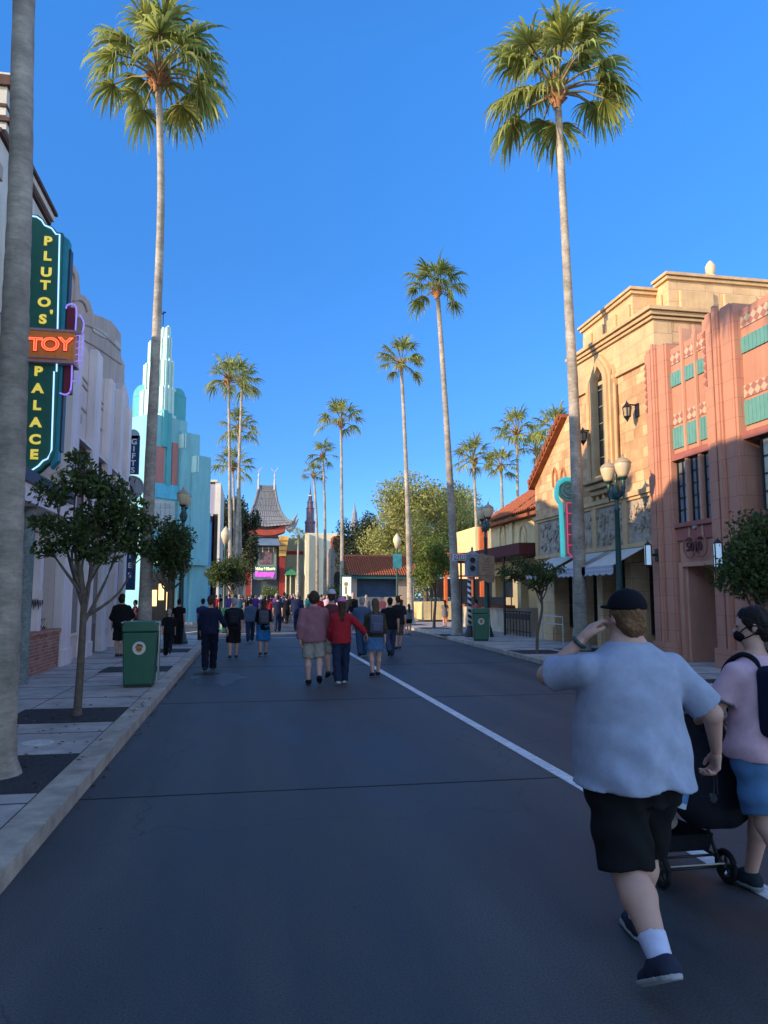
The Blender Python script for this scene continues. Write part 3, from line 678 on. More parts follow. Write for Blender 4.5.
# road joints, painted lines, sunlit strips drawn in pale colour
g=MB()
for y in (2.35,6.75,12.3,18.2,24.5,31): g.box(-1.36,KX(y)-.02,y,y+.02,0,.003)
st('road_joints',g,jroad)
g=MB(); 
pl=[(2.95,3.0,-12,24.6)]
g.box(2.90,3.03,-12,24.8,0,.005); st('painted_lane_line',g,paint)
g=MB(); g.box(-1.3,6.6,30.2,30.55,0,.005); g.box(-1.3,6.6,33.6,34.1,0,.005); st('painted_sun_strips',g,M_('sun_strip_grey',(.26,.26,.27),.8,.45,2.5))  # pale strips paint sunlight lying across the road into the surface colour
g=MB(); g.prism([(-4,31.6),(-3.8,31.6),(-1.2,39),(-1.4,39)],lambda p,q,t:(p,q,t),0,.0055); g.prism([(-6.8,31.6),(-6.6,31.6),(-3.6,42),(-3.8,42)],lambda p,q,t:(p,q,t),0,.0055); st('side_crossing_lines',g,paint)
g=MB(); g.box(-3.0,-1.63,6.55,8.05,.12,.128); g.box(-3.0,-1.63,9.98,11.2,.12,.128); g.box(-3.0,-1.63,21.5,22.8,.12,.128);g.box(-3.0,-1.63,16.2,17.4,.12,.128); st('left_tree_pits',g,pit)
g=MB()
for x,y in ((8.1,28.8),(9.55,20.3),(7.95,19.85),(8.8,35),(8.6,38.7),(8.9,12.2)): g.box(x-.65,x+.65,y-.65,y+.65,.12,.128)
st('right_tree_pits',g,pit)
b=MB(); c=G(37.5,743,.12); b.lathe([(.165,0),(.165,.008),(.12,.0085),(.12,.006)],(c[0],c[1],.12),24); b.build('utility_cover',steel,origin=(c[0],c[1],.12)); o=bpy.data.objects['utility_cover']; tag(o,'small round steel utility lid set in the left pavement between the two tree pits','utility lid')
wet=M_('wet_asphalt',(.05,.052,.056),.48,.1,3,spec=.6)
b=MB(); c=G(218,679); b.pz([(c[0]+.5*math.cos(a)*(1+.2*math.sin(3*a)+.12*math.sin(7*a+1)+.06*math.sin(17*a)),c[1]+1.1*math.sin(a)*(1+.15*math.cos(5*a)+.1*math.sin(9*a)+.06*math.cos(15*a))) for a in np.linspace(0,2*pi,120)[:-1]],0,.004); st('puddle',b,wet)
# ---------------------------------------------------------------- helpers for fronts that face the street
def pane_window(par,X,y0,y1,z0,z1,nx,nz,fm,gm,dirn=1,name='window',fw=.06,depth=.05):
    """window in a wall that faces along x; dirn=+1 faces +x"""
    b=MB(); xa,xb=(X,X+depth*dirn)
    b.box(xa,xb,y0,y0+fw,z0,z1);b.box(xa,xb,y1-fw,y1,z0,z1);b.box(xa,xb,y0+fw,y1-fw,z0,z0+fw);b.box(xa,xb,y0+fw,y1-fw,z1-fw,z1)
    t=.018; xc=X+depth*dirn*.7
    for i in range(1,nx): y=y0+fw+(y1-y0-2*fw)*i/nx; b.box(xa+.004*dirn,xc,y-t,y+t,z0+fw,z1-fw)
    for i in range(1,nz): z=z0+fw+(z1-z0-2*fw)*i/nz; b.box(xa+.004*dirn,xc-.004*dirn,y0+fw,y1-fw,z-t,z+t)
    w=b.build(name,fm,par); p=MB(); p.box(X+.002*dirn,X+.012*dirn,y0+fw,y1-fw,z0+fw,z1-fw); p.build('pane',gm,w); return w
def arch_poly(y0,y1,z0,zs,za,n=8,pointed=True):
    """outline of an arched opening in the wall plane"""
    w=(y1-y0)/2; c=(y0+y1)/2; L=[];Rr=[]
    for i in range(n+1):
        t=i/n
        if pointed: yy=w*(1-t**1.7); zz=zs+(za-zs)*t
        else: yy=w*math.cos(t*pi/2); zz=zs+(za-zs)*math.sin(t*pi/2)
        Rr.append((c+yy,zz)); L.append((c-yy,zz))
    return [(y1,z0)]+Rr+L[::-1][1:]+[(y0,z0)]
def arch_ring(b,outer,inner,fn,a,c):
    """band between two outlines with the same number of points"""
    n=len(outer); vs=[fn(p,q,a) for p,q in outer]+[fn(p,q,a) for p,q in inner]+[fn(p,q,c) for p,q in outer]+[fn(p,q,c) for p,q in inner]
    fs=[]
    for i in range(n-1):
        j=i+1; fs+=[[i,j,n+j,n+i],[2*n+i,3*n+i,3*n+j,2*n+j],[i,2*n+i,2*n+j,j],[n+i,n+j,3*n+j,3*n+i]]
    b.add(vs,fs)
# ================================================================ LEFT SIDE
stuc_w=M_('cream_stucco',(.62,.58,.50),.9,.12,1.2,bump=.15,bscale=25)
stuc_l=M_('lilac_stucco',(.68,.55,.50),.9,.10,1.0,bump=.15,bscale=25); stuc_lp=M_('pale_lilac_trim',(.76,.66,.64),.85,.08,1.0)
stuc_t=M_('taupe_stucco',(.48,.38,.32),.9,.12,.9,bump=.15,bscale=25); stuc_t2=M_('taupe_trim',(.44,.35,.30),.9,.1,.9)
brown=M_('brown_eaves',(.09,.045,.035),.7,.2); brownw=M_('window_brown',(.13,.09,.075),.5,.3,3)  # brownw: dark brown pane colour
# near shop range, mostly out of the frame, whose height shades the street
root=empty('shop_building',(-9,-10,0)); tag(root,'long low cream stucco shop range at the left edge, beside the camera','building')
b=MB(); b.box(-16,-4.35,-45,12.6,0,8.6); b.build('wall',stuc_w,root)
b=MB(); b.box(-16,-4.2,-45,12.7,8.6,8.85); b.box(-16,-4.28,-45,12.65,8.3,8.5); b.build('cornice',stuc_t2,root)
b=MB(); b.box(-15,-4.7,-30,9.9,8.85,9.9); b.build('roof',stuc_w,root)
for y in np.arange(-14,12,3.2): pane_window(root,-4.35,y,y+1.8,4.6,6.6,2,3,stuc_lp,glassd); pane_window(root,-4.35,y-.2,y+2.2,.7,3.2,3,1,stuc_lp,glassd,name='shop_window')
# toy shop with the tall pylon
root=empty('toy_shop_building',(-8,14.5,0)); tag(root,'white toy shop with brown eaves behind the big green vertical sign','building')
yA1=YZ(56,213,-4.25)[0]; zE=9.85
b=MB(); b.box(-14,-4.4,13.0,yA1,0,9.6); b.build('wall',stuc_w,root)
b=MB(); b.box(-14,-4.34,12.9,yA1+.03,9.62,9.70);b.box(-14,-4.22,12.9,yA1+.05,9.83,9.90); b.build('eaves',brown,root)
b=MB(); b.box(-14,-4.28,12.95,yA1+.04,9.70,9.83); b.build('cornice',stuc_w,root)
b=MB(); b.box(-12,-4.75,14.3,15.2,9.9,11.55); b.box(-12,-4.70,14.25,15.25,11.60,11.66); b.build('pylon',stuc_w,root)
b=MB(); b.box(-12,-4.68,14.22,15.26,11.40,11.60); b.box(-12,-4.73,14.27,15.22,10.98,11.04); b.box(-12,-4.73,14.27,15.22,10.76,10.80); b.box(-12,-4.73,14.27,15.22,10.56,10.60); b.each('pylon_band',brown,root)
# canopy, white piers and tiled column over the entrance
canz0=AY(40,530,15.2)[2]; 
b=MB(); b.box(-4.4,-3.75,13.2,16.6,3.30,3.62); b.build('canopy',stuc_lp,root)
b=MB(); b.box(-4.4,-3.70,13.1,16.7,3.62,3.84); b.build('canopy_edge',M_('navy_edge',(.015,.015,.05),.5),root)
tile_m=wallmat('mosaic_tile',(.10,.15,.15),(.20,.24,.22),(.25,.25,.25),.06,.04,.004,.2)
b=MB(); p=AY(24,600,14.4); b.lathe([(.13,.12),(.13,3.3)],(p[0],14.4,0),20); b.build('tiled_column',tile_m,root,auto=True)
b=MB(); p0=AY(30,600,16.3);p1=AY(40,600,16.3); b.box(p0[0],p1[0],16.2,16.45,.12,3.3); b.box(p0[0],AY(44,600,16.3)[0],16.15,16.19,1.62,1.78); b.build('white_pier',stuc_lp,root)
# wrought fringe under the ledge
b=MB(); 
for i in range(9):
    x=p0[0]+.03+i*.032; b.tube([(x,16.12,1.60),(x+.01,16.1,1.5+.02*(i%3)),(x-.01,16.12,1.40+.03*((i*7)%3))],[.012,.014,.004],5)
b.each('iron_fringe',black,root)
# brick planter with hedge
root=empty('brick_planter',(-4.6,16.1,.12)); tag(root,'low red brick planter with a clipped hedge beside the left pavement','planter')
brick=wallmat('red_brick',(.30,.10,.06),(.42,.20,.13),(.38,.30,.26),.20,.068,.010,.6)
b=MB(); b.box(-6.0,-4.1,13.3,17.62,.12,.90); b.build('wall',brick,root); b=MB(); b.box(-6.0,-4.06,13.25,17.64,.90,.97); b.build('coping',brick,root,bevel=.01)
V,F=leafcloud([(-4.75,15.2+i*.45,1.06,.42,.4,.26) for i in range(6)],3800,.055,np.random.RandomState(3)); mk('hedge',V,F,leaf2,root)
# lilac deco building
XF=-4.05; yB0=17.65; yB1=26.0
root=empty('deco_building',(-8,21,0)); tag(root,'lilac art deco shop building with white pilasters on the left','building')
b=MB(); b.px([(yB0,0),(yB1+.9,0),(yB1+.9,8.0),(yB1+.55,8.6),(yB1-.3,8.85),(yB1-1.0,8.45),(yB1-1.2,7.75),(23.3,7.75),(22.6,7.95),(20.2,8.0),(19.6,8.15),(18.6,8.1),(18.5,7.9),(yB0,7.7)],-12,XF-.22); b.build('wall',stuc_l,root)
pil=MB(); 
ys=[17.65,18.45,20.1,20.8,22.2,22.8,24.0,24.5,25.6,26.1]
for i in range(0,len(ys),2): pil.box(XF-.22,XF,ys[i],ys[i+1],0.12,8.0+.18*((i//2)%2)); pil.box(XF-.22,XF+.04,ys[i]-.03,ys[i+1]+.03,.12,.5)
pil.each('pilaster',stuc_lp,root,bevel=.015)
sp=MB()
for i in range(1,len(ys)-2,2):
    a,c=ys[i]+.08,ys[i+1]-.08; 
    for z in (7.0,7.18,6.4): sp.box(XF-.22,XF-.19,a,c,z,z+.05)
    sp.box(XF-.22,XF-.12,ys[i]+.002,ys[i+1]-.002,3.1,3.4); sp.lathe([(.12,-.02),(.12,.03)],(XF-.2,(a+c)/2,6.1),14,'x')
sp.each('stringcourse',stuc_t2,root)
for i in range(1,len(ys)-2,2):
    a,c=ys[i]+.12,ys[i+1]-.12; pane_window(root,XF-.218,a,c,3.75,5.45,2,3,brown,brownw)
    b=MB(); b.box(XF-.2,XF-.02,a-.05,c+.05,5.45,5.52); b.build('hood',stuc_lp,root)
for i in range(1,len(ys)-2,2):
    a,c=ys[i]+.05,ys[i+1]-.05
    if i in (3,7): 
        b=MB(); b.box(XF-.218,XF-.16,a,c,.13,2.9); d=b.build('door',M_('taupe_door',(.16,.12,.10),.6),root); b=MB(); b.box(XF-.16,XF-.15,a+.15,c-.15,.9,2.7); b.build('pane',glassd,d)
    else: pane_window(root,XF-.218,a,c,.7,2.9,2,1,stuc_lp,glassd,name='shop_window')
for y,s in ((19.3,1.),(23.4,1.)):
    b=MB(); b.box(XF-.19,XF+.03,y-.22,y+.22,3.46,3.66); b.build('name_plate',M_('blue_plate',(.03,.09,.30),.5),root)
# taupe theatre front rising behind it
XC=-4.6
prof=[(66,262),(70,262),(75,266),(79,275),(80.5,294),(85,296),(90,302),(93.5,314),(102,317),(111,321),(116,327),(121,334),(121,357),(124.5,365),(124.5,380),(112,377)]
pp=[YZ(x,y,XC) for x,y in prof]
y_m=pp[0][0]-.35; left=[(2*y_m-y,z) for y,z in pp[::-1][3:]]
root=empty('stepped_front_building',(-8,20.5,0)); tag(root,'taupe stucco building with stepped rounded crest rising above the lilac shops','building')
poly=pp[:-1]+[(pp[-2][0],8.05),(pp[-2][0]-.35,8.0),(pp[-2][0]-.35,7.2),(17.75,7.2),(17.75,9.2),(16.6,9.2),(16.6,9.4)]
b=MB(); b.px(poly,-8.0,XC); b.build('crest',stuc_t,root)
def inset(poly,k): c=np.mean(np.array(poly),0); return [tuple(c+(np.array(p)-c)*k) for p in poly]
def ring_on(name,pts,X,w,m,root):
    b=MB(); b.tube(smoothpath([(X,)+YZ(x,y,X) for x,y in pts],4),w,6); return b.build(name,m,root,True)
    o=[YZ(x,y,X) for x,y in pts]; b=MB(); b.tube([(X,y,z) for y,z in smoothpath([(a,c,0) for a,c in o],4) and [(p[0],p[1]) for p in smoothpath([(a,c,0) for a,c in o],4)]],w,6); return b.build(name,m,root,True)
ring_on('moulding',[(68,268),(72,271),(74.5,280),(74.5,300)],XC+.01,.05,stuc_t2,root)
ring_on('moulding',[(73,300),(79,299),(84,303),(86.5,311)],XC+.01,.05,stuc_t2,root)
ring_on('moulding',[(78,323),(90,326),(104,335),(120,350)],XC+.01,.035,stuc_t2,root)
ring_on('moulding',[(78,337),(90,343),(104,352),(121,364)],XC+.01,.035,stuc_t2,root)
b=MB()
for cx_,cy_,ha,sl,hb in ((80.5,327,3.5,.35,2.6),(99.5,332.5,7.5,.52,3.2),(117,345,3.5,.9,3.4)):
    b.px([YZ(cx_+ha*math.copysign(abs(math.cos(t))**.6,math.cos(t)),cy_+sl*ha*math.copysign(abs(math.cos(t))**.6,math.cos(t))+hb*math.copysign(abs(math.sin(t))**.6,math.sin(t)),XC) for t in np.linspace(0,2*pi,24)[:-1]],XC-.01,XC+.03)
b.each('pale_medallion',M_('pale_medallion',(.52,.50,.44),.9),root)
# sunlit ornament behind the crest end
# ---- green vertical sign
YS=14.0
def sx(x,y): p=AY(x,y,YS); return p[0],p[2]
root=empty('vertical_sign',(-4.1,YS,4)); tag(root,'tall green vertical neon sign lettered in yellow with an orange band across it','sign')
L0=sx(27,240)[0]; sgreen=M_('sign_green',(.008,.10,.07),.45,.15,3,spec=.4); steal=M_('sign_teal',(.02,.22,.28),.5,.1)
outl=[(29,214),(38,215),(43,219),(46,224),(53,227),(57,232),(63,233),(62,260),(58.5,380),(54,455),(50,462),(45,465),(40,470),(34,474),(24,476)]
po=[sx(x,y) for x,y in outl]; po=[(max(p[0],L0),p[1]) for p in po]; xr=po[6][0]; w=.0
Ls=[(L0-.0,po[0][1]),(L0,po[-1][1])]
b=MB(); b.py(po,YS,YS+.22); b.build('panel',sgreen,root)
b=MB(); pe=[(xr-.02,po[6][1]-.02),(xr+.10,po[6][1]-.1),(xr+.10,sx(60,460)[1]),(xr-.02,sx(60,468)[1])]; b.py(pe,YS+.04,YS+.26); b.build('side_panel',steal,root)
b=MB(); b.box(xr+.10,xr+.13,YS+.1,YS+.3,sx(60,450)[1],po[6][1]-.25); b.build('side_fin',black,root)
nb=M_('neon_blue',(.3,.55,.9),.4,emit=(.35,.6,1.),es=.75); ny=M_('neon_yellow',(.75,.62,.12),.4,emit=(.9,.7,.1),es=.22); nr=M_('neon_red',(.9,.15,.08),.4,emit=(1.,.12,.04),es=1.0); nv=M_('neon_violet',(.4,.3,.8),.4,emit=(.35,.22,.9),es=.3)
b=MB(); nl=[(30,216.5),(37,217.5),(42,221),(45,226),(52,229),(56.5,235),(60,235),(57,372)]; b.tube([(max(sx(x,y)[0],L0),YS-.03,sx(x,y)[1]) for x,y in nl],.014,6)
nl=[(54.5,372),(52,450),(48,459),(43.5,461),(39,466),(33,470),(27,472)]; b.tube([(max(sx(x,y)[0],L0),YS-.03,sx(x,y)[1]) for x,y in nl],.014,6); b.build('neon_border',nb,root,True)
for ch,x,y in (('P',48,242),('L',47.5,257),('U',46.5,273),('T',45.5,286),('O',44.5,303),('\'',51.5,316),('S',43,320),('P',38.5,372),('A',38,389),('L',37,406),('A',36,423),('C',35.2,440),('E',34.2,455)):
    q=sx(x,y); text('letter',ch,.235,M_('letter_dark',(.04,.06,.03),.6),root,TM((q[0],YS-.008,q[1]),(1,0,0),(0,0,1)),extrude=.006,sx=1.15)  # dark letter face inside the yellow tube outline
    text('neon_letter',ch,.235,ny,root,TM((q[0],YS-.022,q[1]),(1,0,0),(0,0,1)),outline=.0125,sx=1.15)
# orange band with the word across the sign
sor=M_('sign_ochre',(.66,.21,.04),.5,.15); a=sx(30,333);c=sx(76,336)[0]; zb=sx(50,362)[1]; zt=sx(50,333)[1]
b=MB(); b.box(L0-.02,c,YS-.10,YS+.30,zb,zt); bd=b.build('cross_band',sor,root,bevel=.01)
b=MB(); b.box(L0-.03,c+.01,YS-.115,YS+.31,zt-.0,zt+.045); b.box(L0-.03,c+.01,YS-.115,YS+.31,zb-.04,zb); b.box(L0-.03,c-.1,YS-.13,YS-.11,zb+.03,zb+.05); b.each('band_trim',M_('mauve_trim',(.35,.22,.26),.5),bd)
for ch,x in (('T',38),('O',53),('Y',68)):
    q=sx(x-1,347); text('letter',ch,.34,M_('sign_crimson',(.35,.01,.02),.5),root,TM((q[0],YS-.108,q[1]),(1,0,0),(0,0,1)),extrude=.004,sx=1.15,bold=.02)
    text('neon_letter',ch,.34,nr,root,TM((q[0],YS-.125,q[1]),(1,0,0),(0,0,1)),outline=.010,sx=1.15)
# maroon bar with violet scroll tubes
b=MB(); q=sx(66,306);q2=sx(60,392); b.box(xr+.135,xr+.26,YS+.05,YS+.2,q2[1],q[1]); b.build('maroon_bar',M_('maroon',(.16,.01,.03),.5),root)
b=MB(); zt2=q[1];zb2=q2[1]
b.tube(smoothpath([(xr+.12,YS+.0,zt2-.05),(xr+.14,YS,zt2+.02),(xr+.24,YS,zt2+.04),(xr+.30,YS,zt2-.06),(xr+.30,YS,zt+.05)],5),.016,6)
b.tube(smoothpath([(xr+.27,YS,zb-.03),(xr+.27,YS,zb2+.08),(xr+.2,YS,zb2-.04),(xr+.08,YS,zb2-.02)],5),.016,6)
b.tube(smoothpath([(xr+.42,YS,zt+.03),(xr+.44,YS,zt2-.3),(xr+.36,YS,zt2-.15)],5),.014,6); b.tube([(xr+.42,YS,zb-.03),(xr+.40,YS,zb-.32),(xr+.28,YS,zb-.34)],.014,6)
for i in range(5):
    z=zb+.03+i*(zt-zb-.06)/4; b.tube(smoothpath([(c-.02,YS+.0,z),(c+.12,YS,z+.03),(c+.16-.02*abs(i-2),YS+.05,z)],4),.009,5)
b.tube([(c+.06,YS,zb-.02),(c+.06,YS,zt+.0)],.009,5); b.tube([(c+.12,YS,zb+.03),(c+.12,YS,zt-.03)],.009,5)
b.build('violet_tubes',nv,root,True)
b=MB(); b.box(-4.4,L0+.0,YS+.05,YS+.15,5.0,5.1); b.box(-4.4,L0,YS+.05,YS+.15,7.6,7.7); b.box(xr+.28,xr+.4,YS+.06,YS+.16,zt+.04,zt2-.18); b.each('bracket',M_('tan_box',(.30,.24,.14),.6),root)
# ---- gifts sign
YG=26.6
def sg(x,y): p=AY(x,y,YG); return p[0],p[2]
root=empty('gift_sign',(-4,YG,4)); tag(root,'narrow dark blue vertical sign with a round clock-like disc on the lilac building','sign')
sblue=M_('sign_navy',(.012,.05,.14),.5,.1); a0=sg(128.7,435);a1=sg(138.3,474)
b=MB(); b.box(a0[0],a1[0],YG,YG+.15,a1[1],a0[1]); b.build('panel',sblue,root,bevel=.01)
b=MB(); q=sg(133.5,434); b.lathe([(.19,0),(.19,.14)],(q[0],YG+.0,q[1]-.02),16,'y'); b.build('cap',M_('pale_blue',(.35,.45,.55),.6),root)
q0=sg(125.5,505);q1=sg(134.5,590); b=MB(); b.box(q0[0],q1[0],YG,YG+.15,q1[1],q0[1]); b.build('lower_panel',sblue,root,bevel=.01)
b=MB(); q=sg(132,487.5); b.lathe([(.40,0),(.40,.12)],(q[0],YG-.05,q[1]),32,'y'); dd=b.build('disc',M_('disc_grey',(.30,.30,.32),.6,.1,5),root,auto=True)
b=MB(); 
ang=np.linspace(0,2*pi,33); b.tube([(q[0]+.39*math.cos(t),YG-.06,q[1]+.39*math.sin(t)) for t in ang],.03,6,False); b.build('rim',M_('disc_rim',(.45,.46,.5),.5),dd)
b=MB(); b.tube([(q[0]-.12,YG-.08,q[1]+.1),(q[0]+.0,YG-.08,q[1])],.035,6); b.tube([(q[0]+.0,YG-.08,q[1]),(q[0]+.06,YG-.08,q[1]-.16)],.03,6); b.build('dark_hands',black,dd)
for i,ch in enumerate('GIFTS'): q=sg(134.3-.35*i,442+i*7.1); text('letter',ch,.27,white,root,TM((q[0],YG-.012,q[1]),(1,0,0),(0,0,1)),bold=.006)
for i,ch in enumerate('SUNDRIES'): q=sg(131-.2*i,508+i*9.6); text('letter',ch,.25,white,root,TM((q[0],YG-.012,q[1]),(1,0,0),(0,0,1)),bold=.006)
b=MB(); z=sg(120,458)[1]; b.box(XF-.1,a0[0],YG+.04,YG+.1,z-.05,z+.05); b.box(XF-.1,a0[0],YG+.04,YG+.1,sg(0,510)[1]-.05,sg(0,510)[1]+.05); b.each('bracket',sblue,root)
# ---- turquoise corner building (a prow turned towards the camera)
tq=M_('turquoise_stucco',(.20,.44,.47),.85,.06,.8,bump=.1); tqm=M_('mint_stucco',(.46,.66,.60),.85,.05,.8); tqd=M_('teal_stucco',(.09,.36,.38),.85,.06,.8); pk=M_('coral_panel',(.42,.17,.15),.85,.05)
u45=np.array((.70711,.70711,0)); v45=np.array((-.70711,.70711,0))
PY0=44.0
def prow(px_,y0off=0.): p=AY(px_,500,PY0+y0off); return np.array((p[0],p[1],0))
def hit(P0,nrm,x,y):
    r=ray(x,y); t=((P0-_C)@nrm)/(r@nrm); return _C+r*t
nU=np.array((.70711,-.70711,0)); nV=np.array((-.70711,-.70711,0))
def prowbox(b,xp,xl,xr,yt,yb,off=0.,cham=0.):
    P0=prow(xp,off); ul=hit(P0,nU,xr,yt if yt>450 else 470); U=(ul-P0)@u45; vl=hit(P0,nV,xl,470); Vv=(vl-P0)@v45
    zt=AY(xp,yt,P0[1])[2]; zb=AY(xp,yb,P0[1])[2] if yb else 0
    U=max(U,.3);Vv=max(Vv,.3); pts=[P0,P0+u45*U,P0+u45*U+v45*Vv,P0+v45*Vv]
    b.pz([(p[0],p[1]) for p in pts],zb,zt); return P0,U,Vv,zb,zt
root=empty('turquoise_tower_building',(-6,48,0)); tag(root,'turquoise art deco corner building with a stepped mint tower','building')
b=MB(); P0,U,Vv,_,_=prowbox(b,149,112,186,413,None); PM=P0
b.build('wall',tq,root)
# wings stepping down to the right
b=MB()
def wing(b,x0,x1,yt,out,dep=2.0,yb=None):
    a=hit(PM,nU,x0,540);c=hit(PM,nU,x1,540); zt=hit(PM,nU,x1,yt)[2]; zb=0 if yb is None else hit(PM,nU,x1,yb)[2]
    q=[a+nU*out,c+nU*out,c-nU*dep,a-nU*dep]; b.pz([(p[0],p[1]) for p in q],zb,zt)
wing(b,176,194.5,435,.25); wing(b,187,203.5,458,.5); b.each('wing',tq,root)
b=MB(); wing(b,175.6,177.2,434,.34,.0,448); wing(b,178.4,179.4,434,.34,.0,448); wing(b,186.3,187.8,456.5,.6,-.1,473); wing(b,189,190,456.5,.6,-.1,473); b.each('mint_fin',tqm,root)
b=MB(); wing(b,151,161,447,.06,.3,484); wing(b,169,174.5,443,.06,.3,486); b.each('coral_panel',pk,root)
b=MB(); wing(b,158,162.5,410,.16,.3,447); wing(b,163,167,413,.12,.3,486); b.each('pilaster',tqd,root)
b=MB(); wing(b,150,190,488,.09,.3,502); b.each('stringcourse',M_('turquoise_bright',(.10,.42,.55),.8),root)
b=MB(); wing(b,153,173,502,.07,.3,531); w=b.build('window',M_('cream_frame',(.45,.43,.36),.7),root)
b=MB()
for i in range(4):
    for j in range(4): wing(b,153.8+i*4.7,157.6+i*4.7,503.5+j*6.8,.10,.2,509+j*6.8)
b.build('pane',M_('pale_glass',(.28,.32,.34),.2,.2,2),w)
b=MB(); wing(b,150,200,560,.8,.3,566); b.build('canopy',tq,root)
b=MB(); wing(b,150,176,572,.03,.3,622); b.build('shop_window',M_('shop_dark',(.05,.03,.02),.3,.3,2),root)
b=MB(); 
for x0,x1,yt,yb in ((152,158,590,606),(160,165,584,600),(168,172,592,610)): wing(b,x0,x1,yt,.06,.1,yb)
b.each('lit_display',M_('lit_display',(.8,.5,.2),.5,emit=(1.,.55,.2),es=1.2),root)
# tower tiers
for (xp,xl,xr,yt,yb,off,m,nm) in ((158,130,184,390,None,1.0,tqd,'shoulders'),(159,137,172,386,415,.6,tqm,'tower_tier'),(159.5,139.5,171,359,388,.9,tqm,'tower_tier'),(160,143.5,167.5,337,361,1.2,tqm,'tower_tier'),(160.5,148,165,327,339,1.5,tqm,'tower_tier')):
    b=MB(); P,U,Vv,zb,zt=prowbox(b,xp,xl,xr,yt,yb,off); t=b.build(nm,m,root)
    if nm=='tower_tier':
        b=MB(); 
        for q,(w_,l_) in ((u45,(nU,U)),(v45,(nV,Vv))):
            for k in range(3):
                c=P+q*l_*(.18+.32*k); c=c+w_*.03; hh=(zt-zb)/2; c[2]=zb+hh+(.14 if k==1 else .05); b.obox(c,q,(0,0,1),.05,hh,.05)
        b.build('fins',tqm if True else tqd,t)
        b=MB(); P3=P-(u45+v45)*.0; q=[P+(nU+nV)*.10,P+u45*(U+.1)+nU*.1,P+u45*(U+.1)+v45*(Vv+.1),P+v45*(Vv+.1)+nV*.1]; b.pz([(p[0],p[1]) for p in q],zb-.06,zb+.12); b.build('ledge',tqm,t)
b=MB(); P=prow(158,1.0); 
for q,l,xx in ((u45,1,183),(v45,1,130)):
    e=hit(P,nU if q is u45 else nV,xx,470); ln=(e-P)@q
    n_=nU if q is u45 else nV; zt=AY(158,387,P[1])[2]; c=P+q*ln*.72; rr=abs(ln)*.27; 
    poly=[(c@q+rr*math.cos(t),zt-.2+rr*.9*math.sin(t)) for t in np.linspace(0,pi,10)]; base=P@n_
    b.prism(poly,lambda a_,z_,t:tuple((q*a_+n_*t)[:2])+(z_,),base+.02,base-1.2)
b.each('rounded_shoulder',tqd,root)
b=MB(); p=AY(163,325,46.5); b.tube([(p[0],46.5,p[2]-.4),(p[0],46.5,p[2]+.9)],.03,5); b.tube([(p[0]-.1,46.5,p[2]+.7),(p[0]+.15,46.5,p[2]+.85)],.05,5); b.build('finial',black,root)
# lower blue pylon and lilac box beyond
root=empty('blue_pylon',(-3,52,0)); tag(root,'bright blue pylon with a pale cyan cap beyond the turquoise building','pylon')
def fb(b,x0,x1,y0,y1,Y,d=1.): a=AY(x0,y0,Y);c=AY(x1,y1,Y); b.box(a[0],c[0],Y,Y+d,c[2],a[2])
b=MB(); fb(b,203.5,209,521,627,50,.8); b.build('shaft',M_('pylon_blue',(.02,.16,.42),.6,.1),root)
b=MB(); fb(b,202.5,210,513,521,49.9,1.); b.build('cap',M_('pylon_cyan',(.25,.62,.72),.6,.1),root)
b=MB(); fb(b,210.5,211.6,516,627,50.2,.3); fb(b,213,215,514,627,50.2,.3); b.each('dark_post',brown,root)
root=empty('lilac_box_building',(-6,62,0)); tag(root,'plain lilac building end with a cream coping in the distance','building')
b=MB(); fb(b,150,215.5,482,628,60,8); b.build('wall',M_('far_lilac',(.36,.33,.42),.85,.05),root); b=MB(); fb(b,150,217.5,478,482,59.8,8.5); fb(b,215.5,217.5,482,628,59.9,8.2); b.build('trim',stuc_w,root)
# ================================================================ RIGHT SIDE
pink=M_('pink_stucco',(.50,.235,.155),.85,.10,1.1,bump=.12,bscale=20); pinkd=M_('pink_trim_dark',(.34,.12,.10),.85,.1,1.); pinkl=M_('pink_trim',(.53,.27,.18),.85,.08,1.)
pinkb=wallmat('pink_block',(.51,.24,.16),(.48,.225,.15),(.36,.16,.115),1.2,.42,.008,.25,var=.08)
tealt=M_('teal_tile',(.13,.31,.27),.5,.1,4); deco_pat=None
def pattern(name,c1,c2,s):
    m=bpy.data.materials.new(name);m.use_nodes=True;nt=m.node_tree;N=nt.nodes;L=nt.links;b=N['Principled BSDF'];b.inputs['Roughness'].default_value=.8
    g=N.new('ShaderNodeNewGeometry');mp=N.new('ShaderNodeMapping');mp.inputs['Rotation'].default_value=(R(45),0,0);L.new(g.outputs['Position'],mp.inputs['Vector'])
    ch=N.new('ShaderNodeTexChecker');ch.inputs['Scale'].default_value=s;ch.inputs['Color1'].default_value=(*c1,1);ch.inputs['Color2'].default_value=(*c2,1);L.new(mp.outputs[0],ch.inputs['Vector']);L.new(ch.outputs['Color'],b.inputs['Base Color']);return m
dpat=pattern('deco_pattern',(.46,.36,.24),(.34,.13,.10),7)
creamg=M_('cream_blind',(.50,.47,.34),.25,.25,1.2,spec=.6); blueg=M_('window_glass',(.17,.20,.23),.12,.3,1.,spec=.9)
root=empty('pink_building',(14,12,0)); tag(root,'pink art deco stucco building with teal bands and the round number plaque over its door','building')
XW=10.32   # recessed wall plane
yy=lambda x,X=10.2: AX(x,500,X)[1]
ya,yb_,yc_,yd_=yy(650),yy(672.5),yy(713),yy(745.5)     # pier 1 | bay | pier 2 | bay
zp1=AX(661,346,10.2)[2]; zbay=AX(690,338,10.3)[2]; zp2=AX(730,303,10.1)[2]
bw=yb_-yc_ ; pw=yc_-yd_
